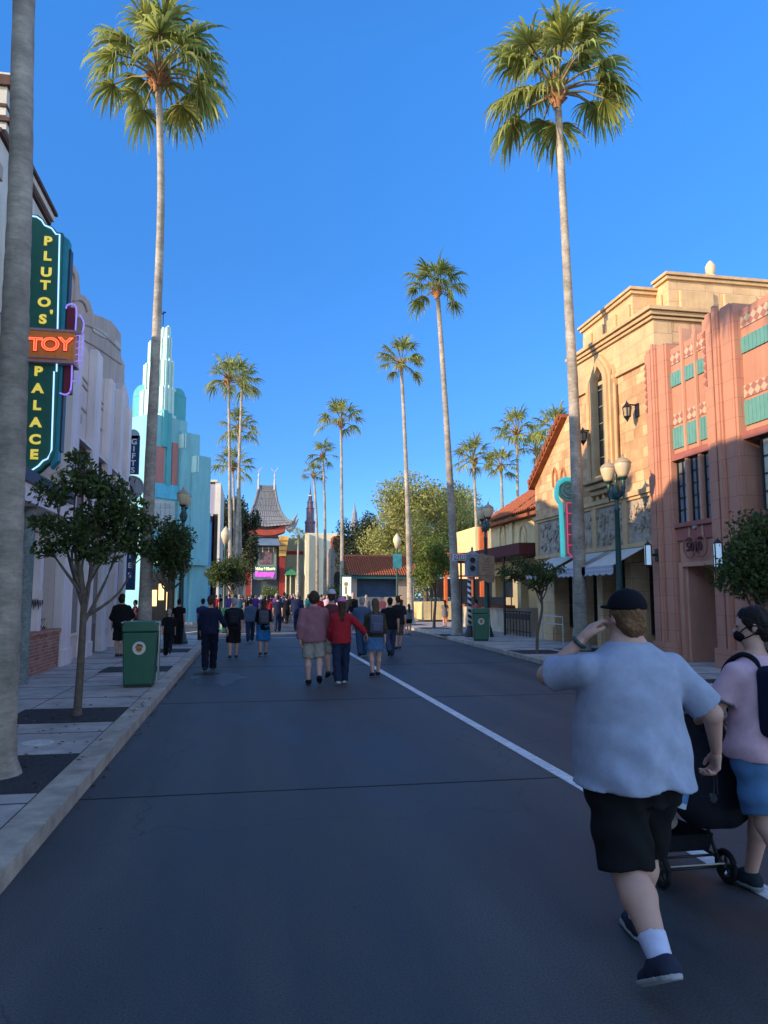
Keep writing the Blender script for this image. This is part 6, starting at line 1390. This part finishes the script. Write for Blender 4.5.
# ================================================================ PEOPLE
F_=lambda n,c,**k: mat(n,c,k.pop('rough',.9),k.pop('var',.12),k.pop('scale',14),coord='obj',spec=.15,**k)
sk=F_('skin',(.50,.29,.21),rough=.55,var=.08); sk2=F_('skin_light',(.54,.32,.25),rough=.55,var=.06); skd=F_('skin_tan',(.36,.20,.13),rough=.55)
cloth=lambda n,c: F_('cloth_'+n,c,bump=.10,bscale=160,sheen=.0)
c_blue=cloth('light_blue',(.31,.35,.46)); c_blk=cloth('black',(.010,.010,.012)); c_pink=cloth('pale_pink',(.55,.36,.42)); c_den=cloth('denim',(.07,.16,.30)); c_navy=cloth('navy',(.012,.016,.04)); c_red=cloth('red',(.36,.02,.03)); c_mauve=cloth('mauve',(.28,.12,.14)); c_khaki=cloth('khaki',(.30,.27,.22)); c_white=cloth('white',(.55,.55,.58)); c_grey=cloth('grey',(.14,.14,.16)); c_olive=cloth('olive',(.05,.045,.025)); c_jean=cloth('dark_jean',(.018,.028,.06)); c_bright=cloth('bright_blue',(.02,.14,.32)); c_purple=cloth('purple',(.07,.03,.16)); c_sock=cloth('sock_white',(.52,.54,.70)); c_teal=cloth('teal',(.02,.12,.16)); c_coral=cloth('coral',(.5,.12,.11)); c_chambray=cloth('chambray',(.06,.10,.16))
h_br=F_('hair_brown',(.055,.03,.018),rough=.6,bump=.5,bscale=60,var=.4); h_bk=F_('hair_black',(.012,.009,.008),rough=.5,bump=.5,bscale=60); h_gr=F_('hair_grey',(.32,.29,.25),rough=.6,bump=.5,bscale=60); h_bl=F_('hair_ginger',(.16,.085,.04),rough=.6,bump=.6,bscale=60,var=.5)
MATS['shoe_dark'].node_tree
def put(r,loc,rz=0.,scale=1.):
    r.location=loc; r.rotation_euler=(0,0,rz); r.scale=(scale,)*3
    if '_sc' in r: del r['_sc']
def height_of(x,y,Y): return AY(x,y,Y)[2]
# --- the big man in the foreground
MT=[(.80,.20,.18,0,.0),(.86,.225,.20,0,.0),(.95,.238,.21,0,.02),(1.05,.240,.22,0,.04),(1.15,.236,.215,0,.04),(1.28,.232,.18,0,.01),(1.36,.228,.155,0,-.0),(1.42,.215,.13,0,-.01),(1.47,.165,.105,0,-.01),(1.52,.10,.085,0,0),(1.56,.07,.07,0,0)]
mX,mY=1.845,3.42
hM=height_of(632,587,3.42)
man,J,off,sc=person(dict(vox=.0095,h=hM,g=1.45,gy=1.5,lg=1.42,sw=.228,shz=1.43,topz=1.53,torso=MT,skin=sk2,legs=((-15,31),(20,11)),heel=.8,toein=-.01,
  arms={-1:((-.345,.21,1.35),(-.195,.09,1.545),unit((.62,-.05,.72)),(.72,-.1,-.6)),1:((.425,-.03,1.17),(.52,.09,.955),unit((.12,.35,-.9)),(-.95,.2,-.1))},curl={-1:1.1,1:1.5},head=4,
  top=dict(mat=c_blue,sleeve=.86,inf=.018,hem=.845,loose=.8,fold=.003,cuff=1.2,name='t_shirt',neck=1.535,drape=True),bottom=dict(kind='shorts',mat=c_blk,len=1.04,flare=.035,inf=.016,fold=.005),hair='short',hairm=h_bl,cap=cloth('cap_black',(.008,.008,.012)),brim=True,shoe=F_('trainer_navy',(.03,.035,.06)),sole=F_('trainer_sole',(.34,.34,.36)),socks=c_sock,sockh=.11,pad=.1),
  'heavy man in light blue t-shirt and black cap striding away, hand at his ear')
L=lambda p:(np.array(p)+off)*sc
b=MB(); w=L(J[-1]['wr']); d=unit(J[-1]['wr']-J[-1]['el']); a1=unit(np.cross(d,(0,0,1)));a2=np.cross(d,a1)
b.tube([w-d*.03+(a1*math.cos(t)+a2*math.sin(t))*.034 for t in np.linspace(0,2*pi,25)],.011,6,False); b.build('wristband',green_d,man,True)
b=MB(); b.tube(smoothpath([L((-.11,-.0,1.50)),L((-.09,-.085,1.485)),L((0,-.115,1.465)),L((.06,-.105,1.47)),L((.10,-.03,1.50))],5),.005,5); b.tube(smoothpath([L((.05,-.112,1.47)),L((.075,-.13,1.43)),L((.095,-.145,1.385))],4),.006,5); b.build('neck_cord',cloth('cord',(.16,.13,.17)),man,True)
put(man,(mX,mY,0),R(0))
hw=Matrix.Translation((mX,mY,0))@Matrix.Rotation(R(0),4,'Z')@Vector(L(J[1]['wr']+np.array((.0,.04,-.10))).tolist())
r=empty('sunglasses',hw); tag(r,'small dark pair of sunglasses dangling from the right hand of the man in light blue','sunglasses')
b=MB(); x,y,z=hw; b.tube([(x,y,z+.01),(x+.005,y,z-.06),(x+.0,y,z-.12)],.003,5); b.tube([(x+.02,y,z+.0),(x+.022,y,z-.12)],.003,5); b.build('temple',black,r)
b=MB(); b.lathe([(.02,0),(.02,.006)],(x,y,z-.14),12,'y'); b.lathe([(.02,0),(.02,.006)],(x+.022,y+.04,z-.14),12,'y'); b.each('lens',glassd,r,gap=0)
# --- woman pushing the stroller
hW=height_of(748,607,4.02)
wom,J,off,sc=person(dict(vox=.0095,h=hW,g=1.12,gy=1.1,lg=1.08,fem=True,skin=sk2,legs=((-12,18),(16,6)),head=42,nod=-6,
  arms={-1:((-.25,.10,1.14),(-.17,.33,1.04),unit((.1,.9,-.15)),(.2,-.15,-.95)),1:((.25,.10,1.14),(.17,.33,1.04),unit((-.1,.9,-.15)),(-.2,-.15,-.95))},curl={-1:1.9,1:1.9},
  top=dict(mat=c_pink,sleeve=.66,inf=.026,hem=.865,loose=.7,fold=.004,name='t_shirt',cuff=1.1,drape=True),bottom=dict(kind='shorts',mat=c_den,len=.86,flare=.04,inf=.02,fold=.006),hair='pony',hairm=h_bk,shoe=F_('trainer_black',(.025,.035,.045)),sole=F_('trainer_sole2',(.2,.24,.26)),pad=.25),
  'woman in pale pink t-shirt and denim shorts pushing a stroller at the right edge')
HR=rotz(R(42))@rotx(R(-6)); HCc=np.array((0,.015,1.60)); hp=lambda p:(HCc+HR@(np.array(p,float)-HCc)+off)*sc
f=Field(np.array((-.3,-.25,1.45)),np.array((.3,.35,1.8)),.007); q=HCc+HR@(np.array((0,.06,1.605))-HCc); f.ell(q,(.058,.064,.046),.01,HR,cuts=[(-(HR@np.array((0,1.,0))),HCc+HR@(np.array((0,.045,1.605))-HCc))]); V,Fc=f.mesh(); mk('face_mask',(V+off)*sc,Fc,c_blk,wom,True)
b=MB()
for s in(-1,1): b.tube(smoothpath([hp((s*.06,.08,1.63)),hp((s*.084,.03,1.66)),hp((s*.092,-.02,1.655)),hp((s*.084,-.0,1.615)),hp((s*.06,.07,1.585))],4),.004,5)
b.build('mask_strap',c_blk,wom,True)
b=MB(); el,sh=J[-1]['el'],J[-1]['sh']
for s in(-1,1):
    e=J[s]['sh']+(J[s]['el']-J[s]['sh'])*.655; n=unit(J[s]['el']-J[s]['sh']); a1=unit(np.cross(n,(0,0,1)));a2=np.cross(n,a1); b.tube([(e+off)*sc+(a1*math.cos(t)+a2*math.sin(t))*.0765 for t in np.linspace(0,2*pi,25)],.007,5,False)
b.build('sleeve_trim',c_grey,wom,True)
wloc=(2.87,3.86,0); put(wom,wloc,R(14))
bp_=backpack(wom,None,c_navy,'navy backpack on the back of the woman in pale pink',cloth('strap',(.01,.012,.02)),zc=1.22,yc=-.105,off=off,sc=sc,scale=1.0); bp_.location=wloc; bp_.rotation_euler=(0,0,R(14))
# --- stroller, pushed ahead of her
g1=G(727,883);g2=G(662,888); ax_=unit(g1-g2); fw=np.array((-ax_[1],ax_[0],0)); mid=(g1+g2)/2
root=empty('stroller',tuple(mid)); tag(root,'black baby stroller with hanging fabric seat between the man and the woman','stroller')
Wp=lambda u,v,z: tuple(mid+ax_*u+fw*v+np.array((0,0,z)))
hwid=np.linalg.norm(g1-g2)/2
fab=F_('stroller_fabric',(.012,.013,.020),rough=.85,bump=.3,bscale=60); 
def wheel(u,v,r_,w_=.03,lab='wheel'):
    b=MB(); c=np.array(Wp(u,v,r_)); ring=[]; n=28
    b.tube([c+(fw*math.cos(t)+np.array((0,0,1))*math.sin(t))*(r_-.016) for t in np.linspace(0,2*pi,n+1)],.017,8,False); ty=b.build('wheel',M_('tyre_black',(.015,.015,.016),.8),root,True)
    b=MB(); 
    for k in range(5): t=k*2*pi/5+.3; b.tube([c,c+(fw*math.cos(t)+np.array((0,0,1))*math.sin(t))*(r_-.03)],[.012,.008],6)
    b.tube([c-ax_*.025,c+ax_*.025],.022,10); b.tube([c+(fw*math.cos(t)+np.array((0,0,1))*math.sin(t))*(r_-.036) for t in np.linspace(0,2*pi,n+1)],.006,6,False); b.build('rim',M_('rim_grey',(.05,.05,.055),.4,metal=.3),ty,True)
for s in(-1,1): wheel(s*hwid,0,.098)
for s in(-1,1): wheel(s*(hwid-.06),.72,.085)
b=MB()
for s in(-1,1):
    u=s*(hwid-.035)
    b.tube(smoothpath([Wp(u,.0,.10),Wp(u,.12,.30),Wp(u,.20,.50),Wp(u,.02,.82),Wp(u*.9,-.10,1.0)],5),.013,8)
    b.tube([Wp(u,.20,.50),Wp(u,.5,.28),Wp(s*(hwid-.08),.72,.10)],.013,8); b.tube([Wp(u,.0,.14),Wp(u,.62,.16)],.010,6)
b.tube([Wp(-hwid,0,.098),Wp(hwid,0,.098)],.009,8); b.tube([Wp(-hwid+.03,.03,.155),Wp(hwid-.03,.03,.155)],.008,8)
b.tube(smoothpath([Wp(-(hwid-.035)*.9,-.10,1.0),Wp(0,-.13,1.02),Wp((hwid-.035)*.9,-.10,1.0)],4),.016,8); b.build('frame',black,root,True)
b=MB(); b.tube([Wp(-hwid+.02,-.015,.118),Wp(hwid-.02,-.015,.118)],.005,6); b.build('brake_bar',steel,root,True)
# under basket
b=MB(); P=[Wp(-hwid+.04,.05,.27),Wp(hwid-.04,.05,.27),Wp(hwid-.05,.45,.25),Wp(-hwid+.05,.45,.25),Wp(-hwid+.06,.07,.17),Wp(hwid-.06,.07,.17),Wp(hwid-.07,.43,.16),Wp(-hwid+.07,.43,.16)]
b.add(P,[[4,5,6,7],[0,1,5,4],[1,2,6,5],[2,3,7,6],[3,0,4,7]]); b.build('basket',fab,root)
b=MB(); b.box(*sorted((Wp(-.1,.2,0)[0],Wp(.06,.2,0)[0])),Wp(0,.12,0)[1],Wp(0,.3,0)[1],.20,.30); 
f=Field((-.2,-.2,-.2),(.2,.2,.2),.01); f.ell((0,0,0),(.07,.06,.055),.0); V,Fc=f.mesh(); o=mk('bundle',V+np.array(Wp(-.08,.15,.33)),Fc,F_('bundle_white',(.4,.38,.36)),origin=Wp(-.08,.15,.33),smooth=True); tag(o,'small pale rolled bundle in the stroller basket','bundle')
# seat hammock and canopy, seen from behind
f=Field((-.45,-.5,.15),(.45,.75,1.3),.012); 
f.cone((0.08,.02,.92),(.10,-.06,.52),.14,.19,.08,sq=(.85,1.6,1)); f.ell((.12,-.06,.47),(.22,.12,.13),.08); f.ell((0.02,.18,.98),(.20,.22,.17),.06); f.cone((0,.05,.85),(0,.28,.5),.17,.16,.06,sq=(.9,1.6,1))
f.disp(lambda X,Y,Z:.005*np.sin(26*Z+9*X)+.004*np.sin(40*X+12*Z)); f.cut((0,0,-1),(0,0,.355)); V,Fc=f.mesh(); Mx=np.stack([ax_,fw,np.array((0,0,1.))],1); mk('seat_fabric',V@Mx.T+mid,Fc,fab,root,True)
f=None
q=AY(684,790,3.98); r=empty('water_bottle',tuple(q)); tag(r,'white and blue water bottle tilted in the side of the stroller','bottle'); dirb=unit((.28,0,1.)); 
b=MB(); b.tube([q-dirb*.10,q+dirb*.06],.030,14); b.build('bottle',F_('bottle_white',(.5,.56,.66),rough=.3),r,auto=True)
b=MB(); b.tube([q-dirb*.07,q+dirb*.03],.0312,14); b.build('label_band',F_('bottle_label',(.10,.22,.42),rough=.3),r,auto=True)
b=MB(); b.tube([q+dirb*.06,q+dirb*.075,q+dirb*.10,q+dirb*.12],[.031,.032,.028,.012],14); b.build('cap',F_('bottle_cap',(.02,.04,.35),rough=.3),r,auto=True)
q=np.array(Wp(-.13,-.13,1.0)); 
# --- the walkers in the middle distance: (pixels of feet, top of head)
def walker(x,y,yh,label,rz=0.,z=0.,pack=None,**P):
    g_=G(x,y,z); Yp=g_[1]; h=AY(x,yh,Yp)[2]-z
    D=dict(vox=.016 if y>660 else .022,h=h,skin=sk,top=dict(mat=c_navy),bottom=dict(mat=c_blk),hairm=h_br,pad=.15); D.update(P)
    r,J,off,sc=person(D,label); put(r,tuple(g_),R(rz))
    if pack:
        b_=backpack(r,None,pack[0],pack[1],zc=1.2,yc=-.11 if D.get('g',1)<1.1 else -.13,off=off,sc=sc); b_.location=tuple(g_); b_.rotation_euler=(0,0,R(rz))
    return r
SL=dict
walker(341,685,598,'woman in bright red jacket, pink cap and dark jeans walking down the road',skin=sk,g=.98,fem=True,legs=((-6,10),(10,4)),top=SL(mat=c_red,sleeve=1.95,hem=.84,inf=.03,loose=.8,name='jacket'),bottom=SL(kind='pants',mat=c_jean),hair='long',cap=cloth('pink_cap',(.55,.20,.38)),shoe=F_('shoe_white',(.5,.5,.5)),arms={-1:None,1:((.36,.05,1.2),(.52,.10,1.03),unit((.5,.2,-.8)),(-1,0,0))},pad=.25)
walker(313,684,591,'person in mauve hooded top and khaki shorts beside the woman in red',skin=sk2,g=1.25,gy=1.2,legs=((-4,4),(-12,24)),top=SL(mat=c_mauve,sleeve=1.95,hem=.80,inf=.035,loose=.9,hood=True,name='hooded_top'),bottom=SL(mat=c_khaki,len=.98,flare=.04),hair='curly',shoe=F_('shoe_blk',(.012,.012,.014)))
walker(331,678,590,'man in white cap and maroon top between the mauve hoodie and the red jacket',g=1.1,top=SL(mat=cloth('maroon',(.12,.03,.035)),hem=.84),bottom=SL(mat=c_khaki,len=1.0,flare=.03),cap=cloth('white_cap',(.45,.43,.5)),skin=sk,legs=((-10,20),(12,4)))
walker(375,677,599,'woman with floral backpack and short denim skirt walking beside the white line',skin=sk2,fem=True,g=1.06,legs=((-6,10),(8,5)),top=SL(mat=c_olive,sleeve=1.5,hem=.9),bottom=SL(kind='skirt',mat=c_den,z=.60),hair='long',hairm=F_('hair_brownlong',(.10,.06,.035),rough=.6),shoe=F_('shoe_brown',(.03,.02,.02)),pack=(cloth('floral',(.10,.11,.16)),'dark floral patterned backpack worn above a denim skirt'))
walker(390,657,597,'man in black t-shirt and blue jeans right of the woman with the floral backpack',g=1.12,top=SL(mat=c_blk,sleeve=.8,hem=.84,inf=.03),bottom=SL(kind='pants',mat=cloth('jean_mid',(.035,.055,.10))),hairm=h_bk,legs=((-16,30),(14,4)))
walker(398,650,596,'second man in black t-shirt just behind the man in blue jeans, at his right',g=1.1,top=SL(mat=cloth('black2',(.02,.02,.025)),sleeve=.8,hem=.84,inf=.03),bottom=SL(mat=cloth('taupe_shorts',(.12,.09,.08)),len=1.),hairm=h_br,legs=((-8,10),(12,6)))
walker(362,657,597,'man in blue grey chambray shirt and blue trousers left of the floral backpack',g=1.15,top=SL(mat=c_chambray,sleeve=.85,hem=.84,inf=.03),bottom=SL(kind='pants',mat=cloth('blue_trousers',(.03,.06,.12))),hairm=h_gr,legs=((-10,14),(12,4)))
walker(209,671,596,'tall man in navy long sleeved top and dark trousers walking beside the left kerb',skin=sk,g=1.05,legs=((-6,12),(4,2)),top=SL(mat=c_navy,sleeve=1.6,hem=.86,inf=.02),bottom=SL(kind='pants',mat=cloth('navy_trousers',(.008,.01,.022))),hair='short',hairm=h_br,arms={-1:None,1:((.30,-.05,1.16),(.40,.05,.95),unit((.2,.2,-.9)),(-1,0,0))},pad=.2)
walker(202,643,598,'person in purple blue shirt just behind the tall man in navy',top=SL(mat=cloth('indigo',(.03,.03,.12)),hem=.86),bottom=SL(kind='pants',mat=c_blk),hairm=h_bk)
walker(233,659,598,'grey haired person in black shorts with a black backpack left of centre',g=1.1,top=SL(mat=cloth('black3',(.014,.014,.018)),sleeve=.9,hem=.84,inf=.03),bottom=SL(mat=c_blk,len=1.05,flare=.05),hair='short',hairm=h_gr,legs=((-6,10),(8,4)),pack=(cloth('black_pack',(.02,.02,.03)),'black printed backpack on the grey haired person in black shorts'))
walker(250,642,598,'man in plaid blue shirt and jeans between the two backpack wearers on the left',top=SL(mat=cloth('plaid',(.07,.10,.16)),sleeve=1.4,hem=.84,inf=.03),bottom=SL(kind='pants',mat=c_jean),hairm=h_br)
walker(263,656,599,'woman in bright blue shorts with a grey patterned backpack and salmon sleeves',fem=True,g=1.02,top=SL(mat=c_blk,sleeve=1.1,hem=.80,inf=.02),bottom=SL(mat=c_bright,len=1.05,flare=.06,inf=.03),hair='long',hairm=h_br,legs=((-6,10),(8,4)),shoe=F_('shoe_bw',(.03,.03,.03)),sole=MATS['sole_white'],pack=(cloth('grey_pack',(.09,.085,.11)),'small grey patterned backpack above the bright blue shorts'))
walker(120,657,594,'woman in black standing on the left pavement left of the green bin',z=.12,skin=sk,fem=True,g=1.2,rz=-15,top=SL(mat=c_blk,sleeve=1.1,hem=.82,inf=.04,loose=1.),bottom=SL(mat=c_blk,len=1.05,flare=.06),hair='bob',hairm=h_bk,legs=((0,2),(-4,6)),arms={-1:None,1:((.26,.12,1.16),(.24,.32,1.28),unit((0,.6,.7)),(-1,0,0))})
walker(168,656,609,'short person in black shirt and trousers on the left pavement right of the tall palm',z=.12,rz=0,skin=sk,top=SL(mat=c_blk,sleeve=.9,hem=.82,inf=.03),bottom=SL(kind='pants',mat=c_blk,flare=.02),hairm=h_gr,legs=((-4,6),(-16,40)))
walker(178,645,599,'person in black standing close behind the left lamp post',z=.12,top=SL(mat=c_blk,hem=.86),bottom=SL(kind='pants',mat=c_blk),hairm=h_bk,legs=((0,2),(0,2)))
walker(134,640,600,'person in red top seen between the lilac shopfront and the tall left palm',z=.12,rz=120,top=SL(mat=c_red,hem=.86),bottom=SL(kind='pants',mat=c_jean),hairm=h_bk,legs=((0,2),(0,2)))
walker(403,636,607,'girl in white top and pinkish shorts, left one of two beside a palm',fem=True,top=SL(mat=c_white,hem=.84,sleeve=.5),bottom=SL(mat=cloth('pinkish',(.35,.22,.26)),len=.6),hair='long',skin=sk2,legs=((0,4),(-6,10)))
walker(409,635,604,'girl in grey top and black shorts, right one of two beside a palm',fem=True,top=SL(mat=cloth('grey2',(.12,.15,.17)),hem=.9,sleeve=.4),bottom=SL(mat=c_blk,len=.6),hair='long',skin=sk2,legs=((0,4),(6,4)))
walker(445,627,600,'woman in short grey dress standing on the sunlit pavement left of the signal palm',z=.12,fem=True,top=SL(mat=c_grey,hem=.84,sleeve=.6),bottom=SL(kind='skirt',mat=c_grey,z=.66),hair='long',hairm=h_bk,skin=sk2,legs=((0,2),(4,4)))
walker(461,626,600,'person with teal backpack behind the trunk of the signal palm',z=.12,top=SL(mat=cloth('teal_top',(.03,.07,.09)),hem=.86),bottom=SL(mat=c_blk,len=.7),hairm=h_bk,skin=sk2,pack=(c_teal,'teal backpack beside the trunk of the signal palm'))
walker(476.5,632,599,'person in coral pink shirt standing behind the right green bin',z=.12,g=1.1,top=SL(mat=c_coral,hem=.84,sleeve=.7),bottom=SL(mat=c_khaki,len=.9),hairm=h_bk)
walker(284,622,592,'person in dark red top with a sky blue backpack walking far down the road',top=SL(mat=cloth('darkred',(.09,.015,.03)),sleeve=1.9,hem=.84),bottom=SL(kind='pants',mat=c_navy),hairm=h_br,pack=(cloth('sky',(.10,.32,.55)),'sky blue backpack far down the road'))
walker(297,631,592,'person in long navy coat and pale hat ahead of the mauve hoodie',g=1.1,top=SL(mat=cloth('navycoat',(.012,.02,.06)),sleeve=1.9,hem=.72,inf=.035,loose=1.,name='coat'),bottom=SL(kind='pants',mat=cloth('navytr',(.012,.016,.04))),hairm=h_gr,cap=cloth('pale_hat',(.4,.38,.34)))
# --- distant crowd: copies of a few figures with their own clothes
protos=[]
for k,P in enumerate((dict(top=SL(mat=c_navy,hem=.85,sleeve=.7,inf=.025),bottom=SL(kind='pants',mat=c_jean),legs=((-16,26),(18,4))),dict(fem=True,top=SL(mat=c_navy,hem=.85,sleeve=.5),bottom=SL(mat=c_jean,len=.7),hair='long',legs=((12,4),(-14,28))),dict(g=1.2,gy=1.2,top=SL(mat=c_navy,hem=.82,sleeve=.8,inf=.03),bottom=SL(mat=c_jean,len=1.),legs=((-10,18),(12,4))),dict(fem=True,top=SL(mat=c_navy,hem=.82,sleeve=1.9,inf=.03),bottom=SL(kind='pants',mat=c_jean),hair='bob',legs=((8,4),(-10,22))))):
    D=dict(vox=.03,h=1.7,skin=sk,hairm=h_br,pad=.1); D.update(P); r,_,_,_=person(D,'x'); del r['_sc']; protos.append(r)
tops=(('black',c_blk),('navy',c_navy),('white',c_white),('grey',c_grey),('red',c_red),('light blue',c_blue),('purple',c_purple),('black',c_blk),('navy',c_navy),('teal',c_teal),('coral',c_coral),('pale pink',c_pink),('white',c_white))
bots=(('black',c_blk),('navy',c_navy),('khaki',c_khaki),('denim blue',c_den),('dark',c_jean)); hairs=(h_br,h_bk,h_gr,h_bk,h_br)
rs=np.random.RandomState(17); used=[]; n=0; lanes=[]
zones=('left side of','middle of','right side of')
# positions: picture column of the figure and depth
for k in range(700):
    if n>=105: break
    Y=rs.choice([rs.uniform(34,48),rs.uniform(45,62),rs.uniform(55,84),rs.uniform(55,84)]); px_=rs.uniform(212,402) if Y>44 else rs.uniform(262,356)
    if Y<44 and rs.rand()<.55: continue
    X=AY(px_,600,Y)[0]
    if any(abs(X-a)<.55 and abs(Y-c)<.8 for a,c in used): continue
    if X>6.0 and Y>47: 
        if rs.rand()<.6: continue
    used.append((X,Y)); pr=protos[rs.randint(4)]; tname,tm=tops[rs.randint(len(tops))]; bname,bm_=bots[rs.randint(5)]
    c=pr if pr.location.length==0 and pr.get('used') is None else copy_tree(pr)
    pr['used']=1
    zz=zones[0 if px_<262 else (1 if px_<325 else 2)]
    far='far off' if Y>58 else ('midway' if Y>46 else 'nearer')
    kd='trousers' if pr in (protos[0],protos[3]) else 'shorts'
    c['label']='%s walker in %s top and %s %s, %s the road'%(far,tname,bname,kd,zz); c['category']='person'; c['group']='crowd walking far down the street: '+c['label']
    for ch in c.children:
        nm=ch.name.split('.')[0]; mm={'shirt':tm,'shorts':bm_,'trousers':bm_,'hair':hairs[rs.randint(5)],'body':(sk,sk2,skd)[rs.randint(3)]}.get(nm)
        if mm: ch.material_slots[0].link='OBJECT'; ch.material_slots[0].material=mm
    s=rs.uniform(.93,1.07) if rs.rand()>.12 else rs.uniform(.65,.8)
    c.location=(X,Y,0 if Y<90 else .02); c.rotation_euler=(0,0,R(rs.normal()*12)+(pi if rs.rand()<.22 else 0)); c.scale=(s,s,s); n+=1
for o in COL.objects:
    if 'used' in o: del o['used']
# ================================================================ LIGHT, SKY, CAMERA
SUN_EL=R(17); SUN_A=R(22)     # elevation; the sun stands to the left (-x) and a little behind the camera
sd=np.array((-math.cos(SUN_A)*math.cos(SUN_EL),-math.sin(SUN_A)*math.cos(SUN_EL),math.sin(SUN_EL)))
sun=bpy.data.lights.new('sun','SUN'); sun.energy=3.0; sun.angle=R(.53); sun.color=(1.,.76,.47)
so=bpy.data.objects.new('sun',sun); COL.objects.link(so); so.rotation_euler=Vector(sd.tolist()).to_track_quat('Z','Y').to_euler()
w=bpy.data.worlds.new('World'); SC.world=w; w.use_nodes=True; nt=w.node_tree; sk_=nt.nodes.new('ShaderNodeTexSky'); sk_.sky_type='NISHITA'; sk_.sun_disc=False
sk_.sun_elevation=SUN_EL; sk_.sun_rotation=math.atan2(sd[0],sd[1]); sk_.air_density=1.0; sk_.dust_density=.15; sk_.ozone_density=3.0; sk_.altitude=300
bg=nt.nodes['Background']; bg.inputs['Strength'].default_value=.15; 
def sky_tint():  # sky behind the camera is boosted, added fill for the shaded street
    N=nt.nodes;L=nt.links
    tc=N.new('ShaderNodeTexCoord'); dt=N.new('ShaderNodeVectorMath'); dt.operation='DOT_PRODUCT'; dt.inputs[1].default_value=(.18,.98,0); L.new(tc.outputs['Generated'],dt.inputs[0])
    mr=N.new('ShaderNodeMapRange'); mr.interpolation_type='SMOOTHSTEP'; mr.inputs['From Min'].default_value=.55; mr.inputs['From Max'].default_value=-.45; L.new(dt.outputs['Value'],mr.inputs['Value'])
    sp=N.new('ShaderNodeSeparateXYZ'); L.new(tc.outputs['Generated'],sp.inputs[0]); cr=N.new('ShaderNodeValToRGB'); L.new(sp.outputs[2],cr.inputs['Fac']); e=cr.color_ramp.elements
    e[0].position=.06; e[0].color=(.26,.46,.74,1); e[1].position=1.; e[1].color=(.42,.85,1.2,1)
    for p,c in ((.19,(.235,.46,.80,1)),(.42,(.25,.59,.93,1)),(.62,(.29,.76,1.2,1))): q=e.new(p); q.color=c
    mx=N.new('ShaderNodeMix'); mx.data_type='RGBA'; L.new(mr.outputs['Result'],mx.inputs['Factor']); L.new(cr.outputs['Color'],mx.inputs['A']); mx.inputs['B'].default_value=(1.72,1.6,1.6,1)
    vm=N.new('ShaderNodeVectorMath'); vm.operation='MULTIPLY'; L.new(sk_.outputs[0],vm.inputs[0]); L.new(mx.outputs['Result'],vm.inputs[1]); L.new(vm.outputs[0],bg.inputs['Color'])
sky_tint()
cam=bpy.data.cameras.new('camera'); co=bpy.data.objects.new('camera',cam); COL.objects.link(co); co.location=(0,0,CH); co.rotation_euler=(pi/2+PITCH,0,-YAW)
cam.sensor_fit='VERTICAL'; cam.sensor_height=24; cam.sensor_width=18; cam.lens=FPX/1024*24; cam.clip_end=1500; cam.clip_start=.05; SC.camera=co
SC.render.resolution_x=768; SC.render.resolution_y=1024
vs=SC.view_settings; vs.view_transform='Standard'; vs.look='None'; vs.exposure=1.15; vs.gamma=1; vs.use_curve_mapping=False
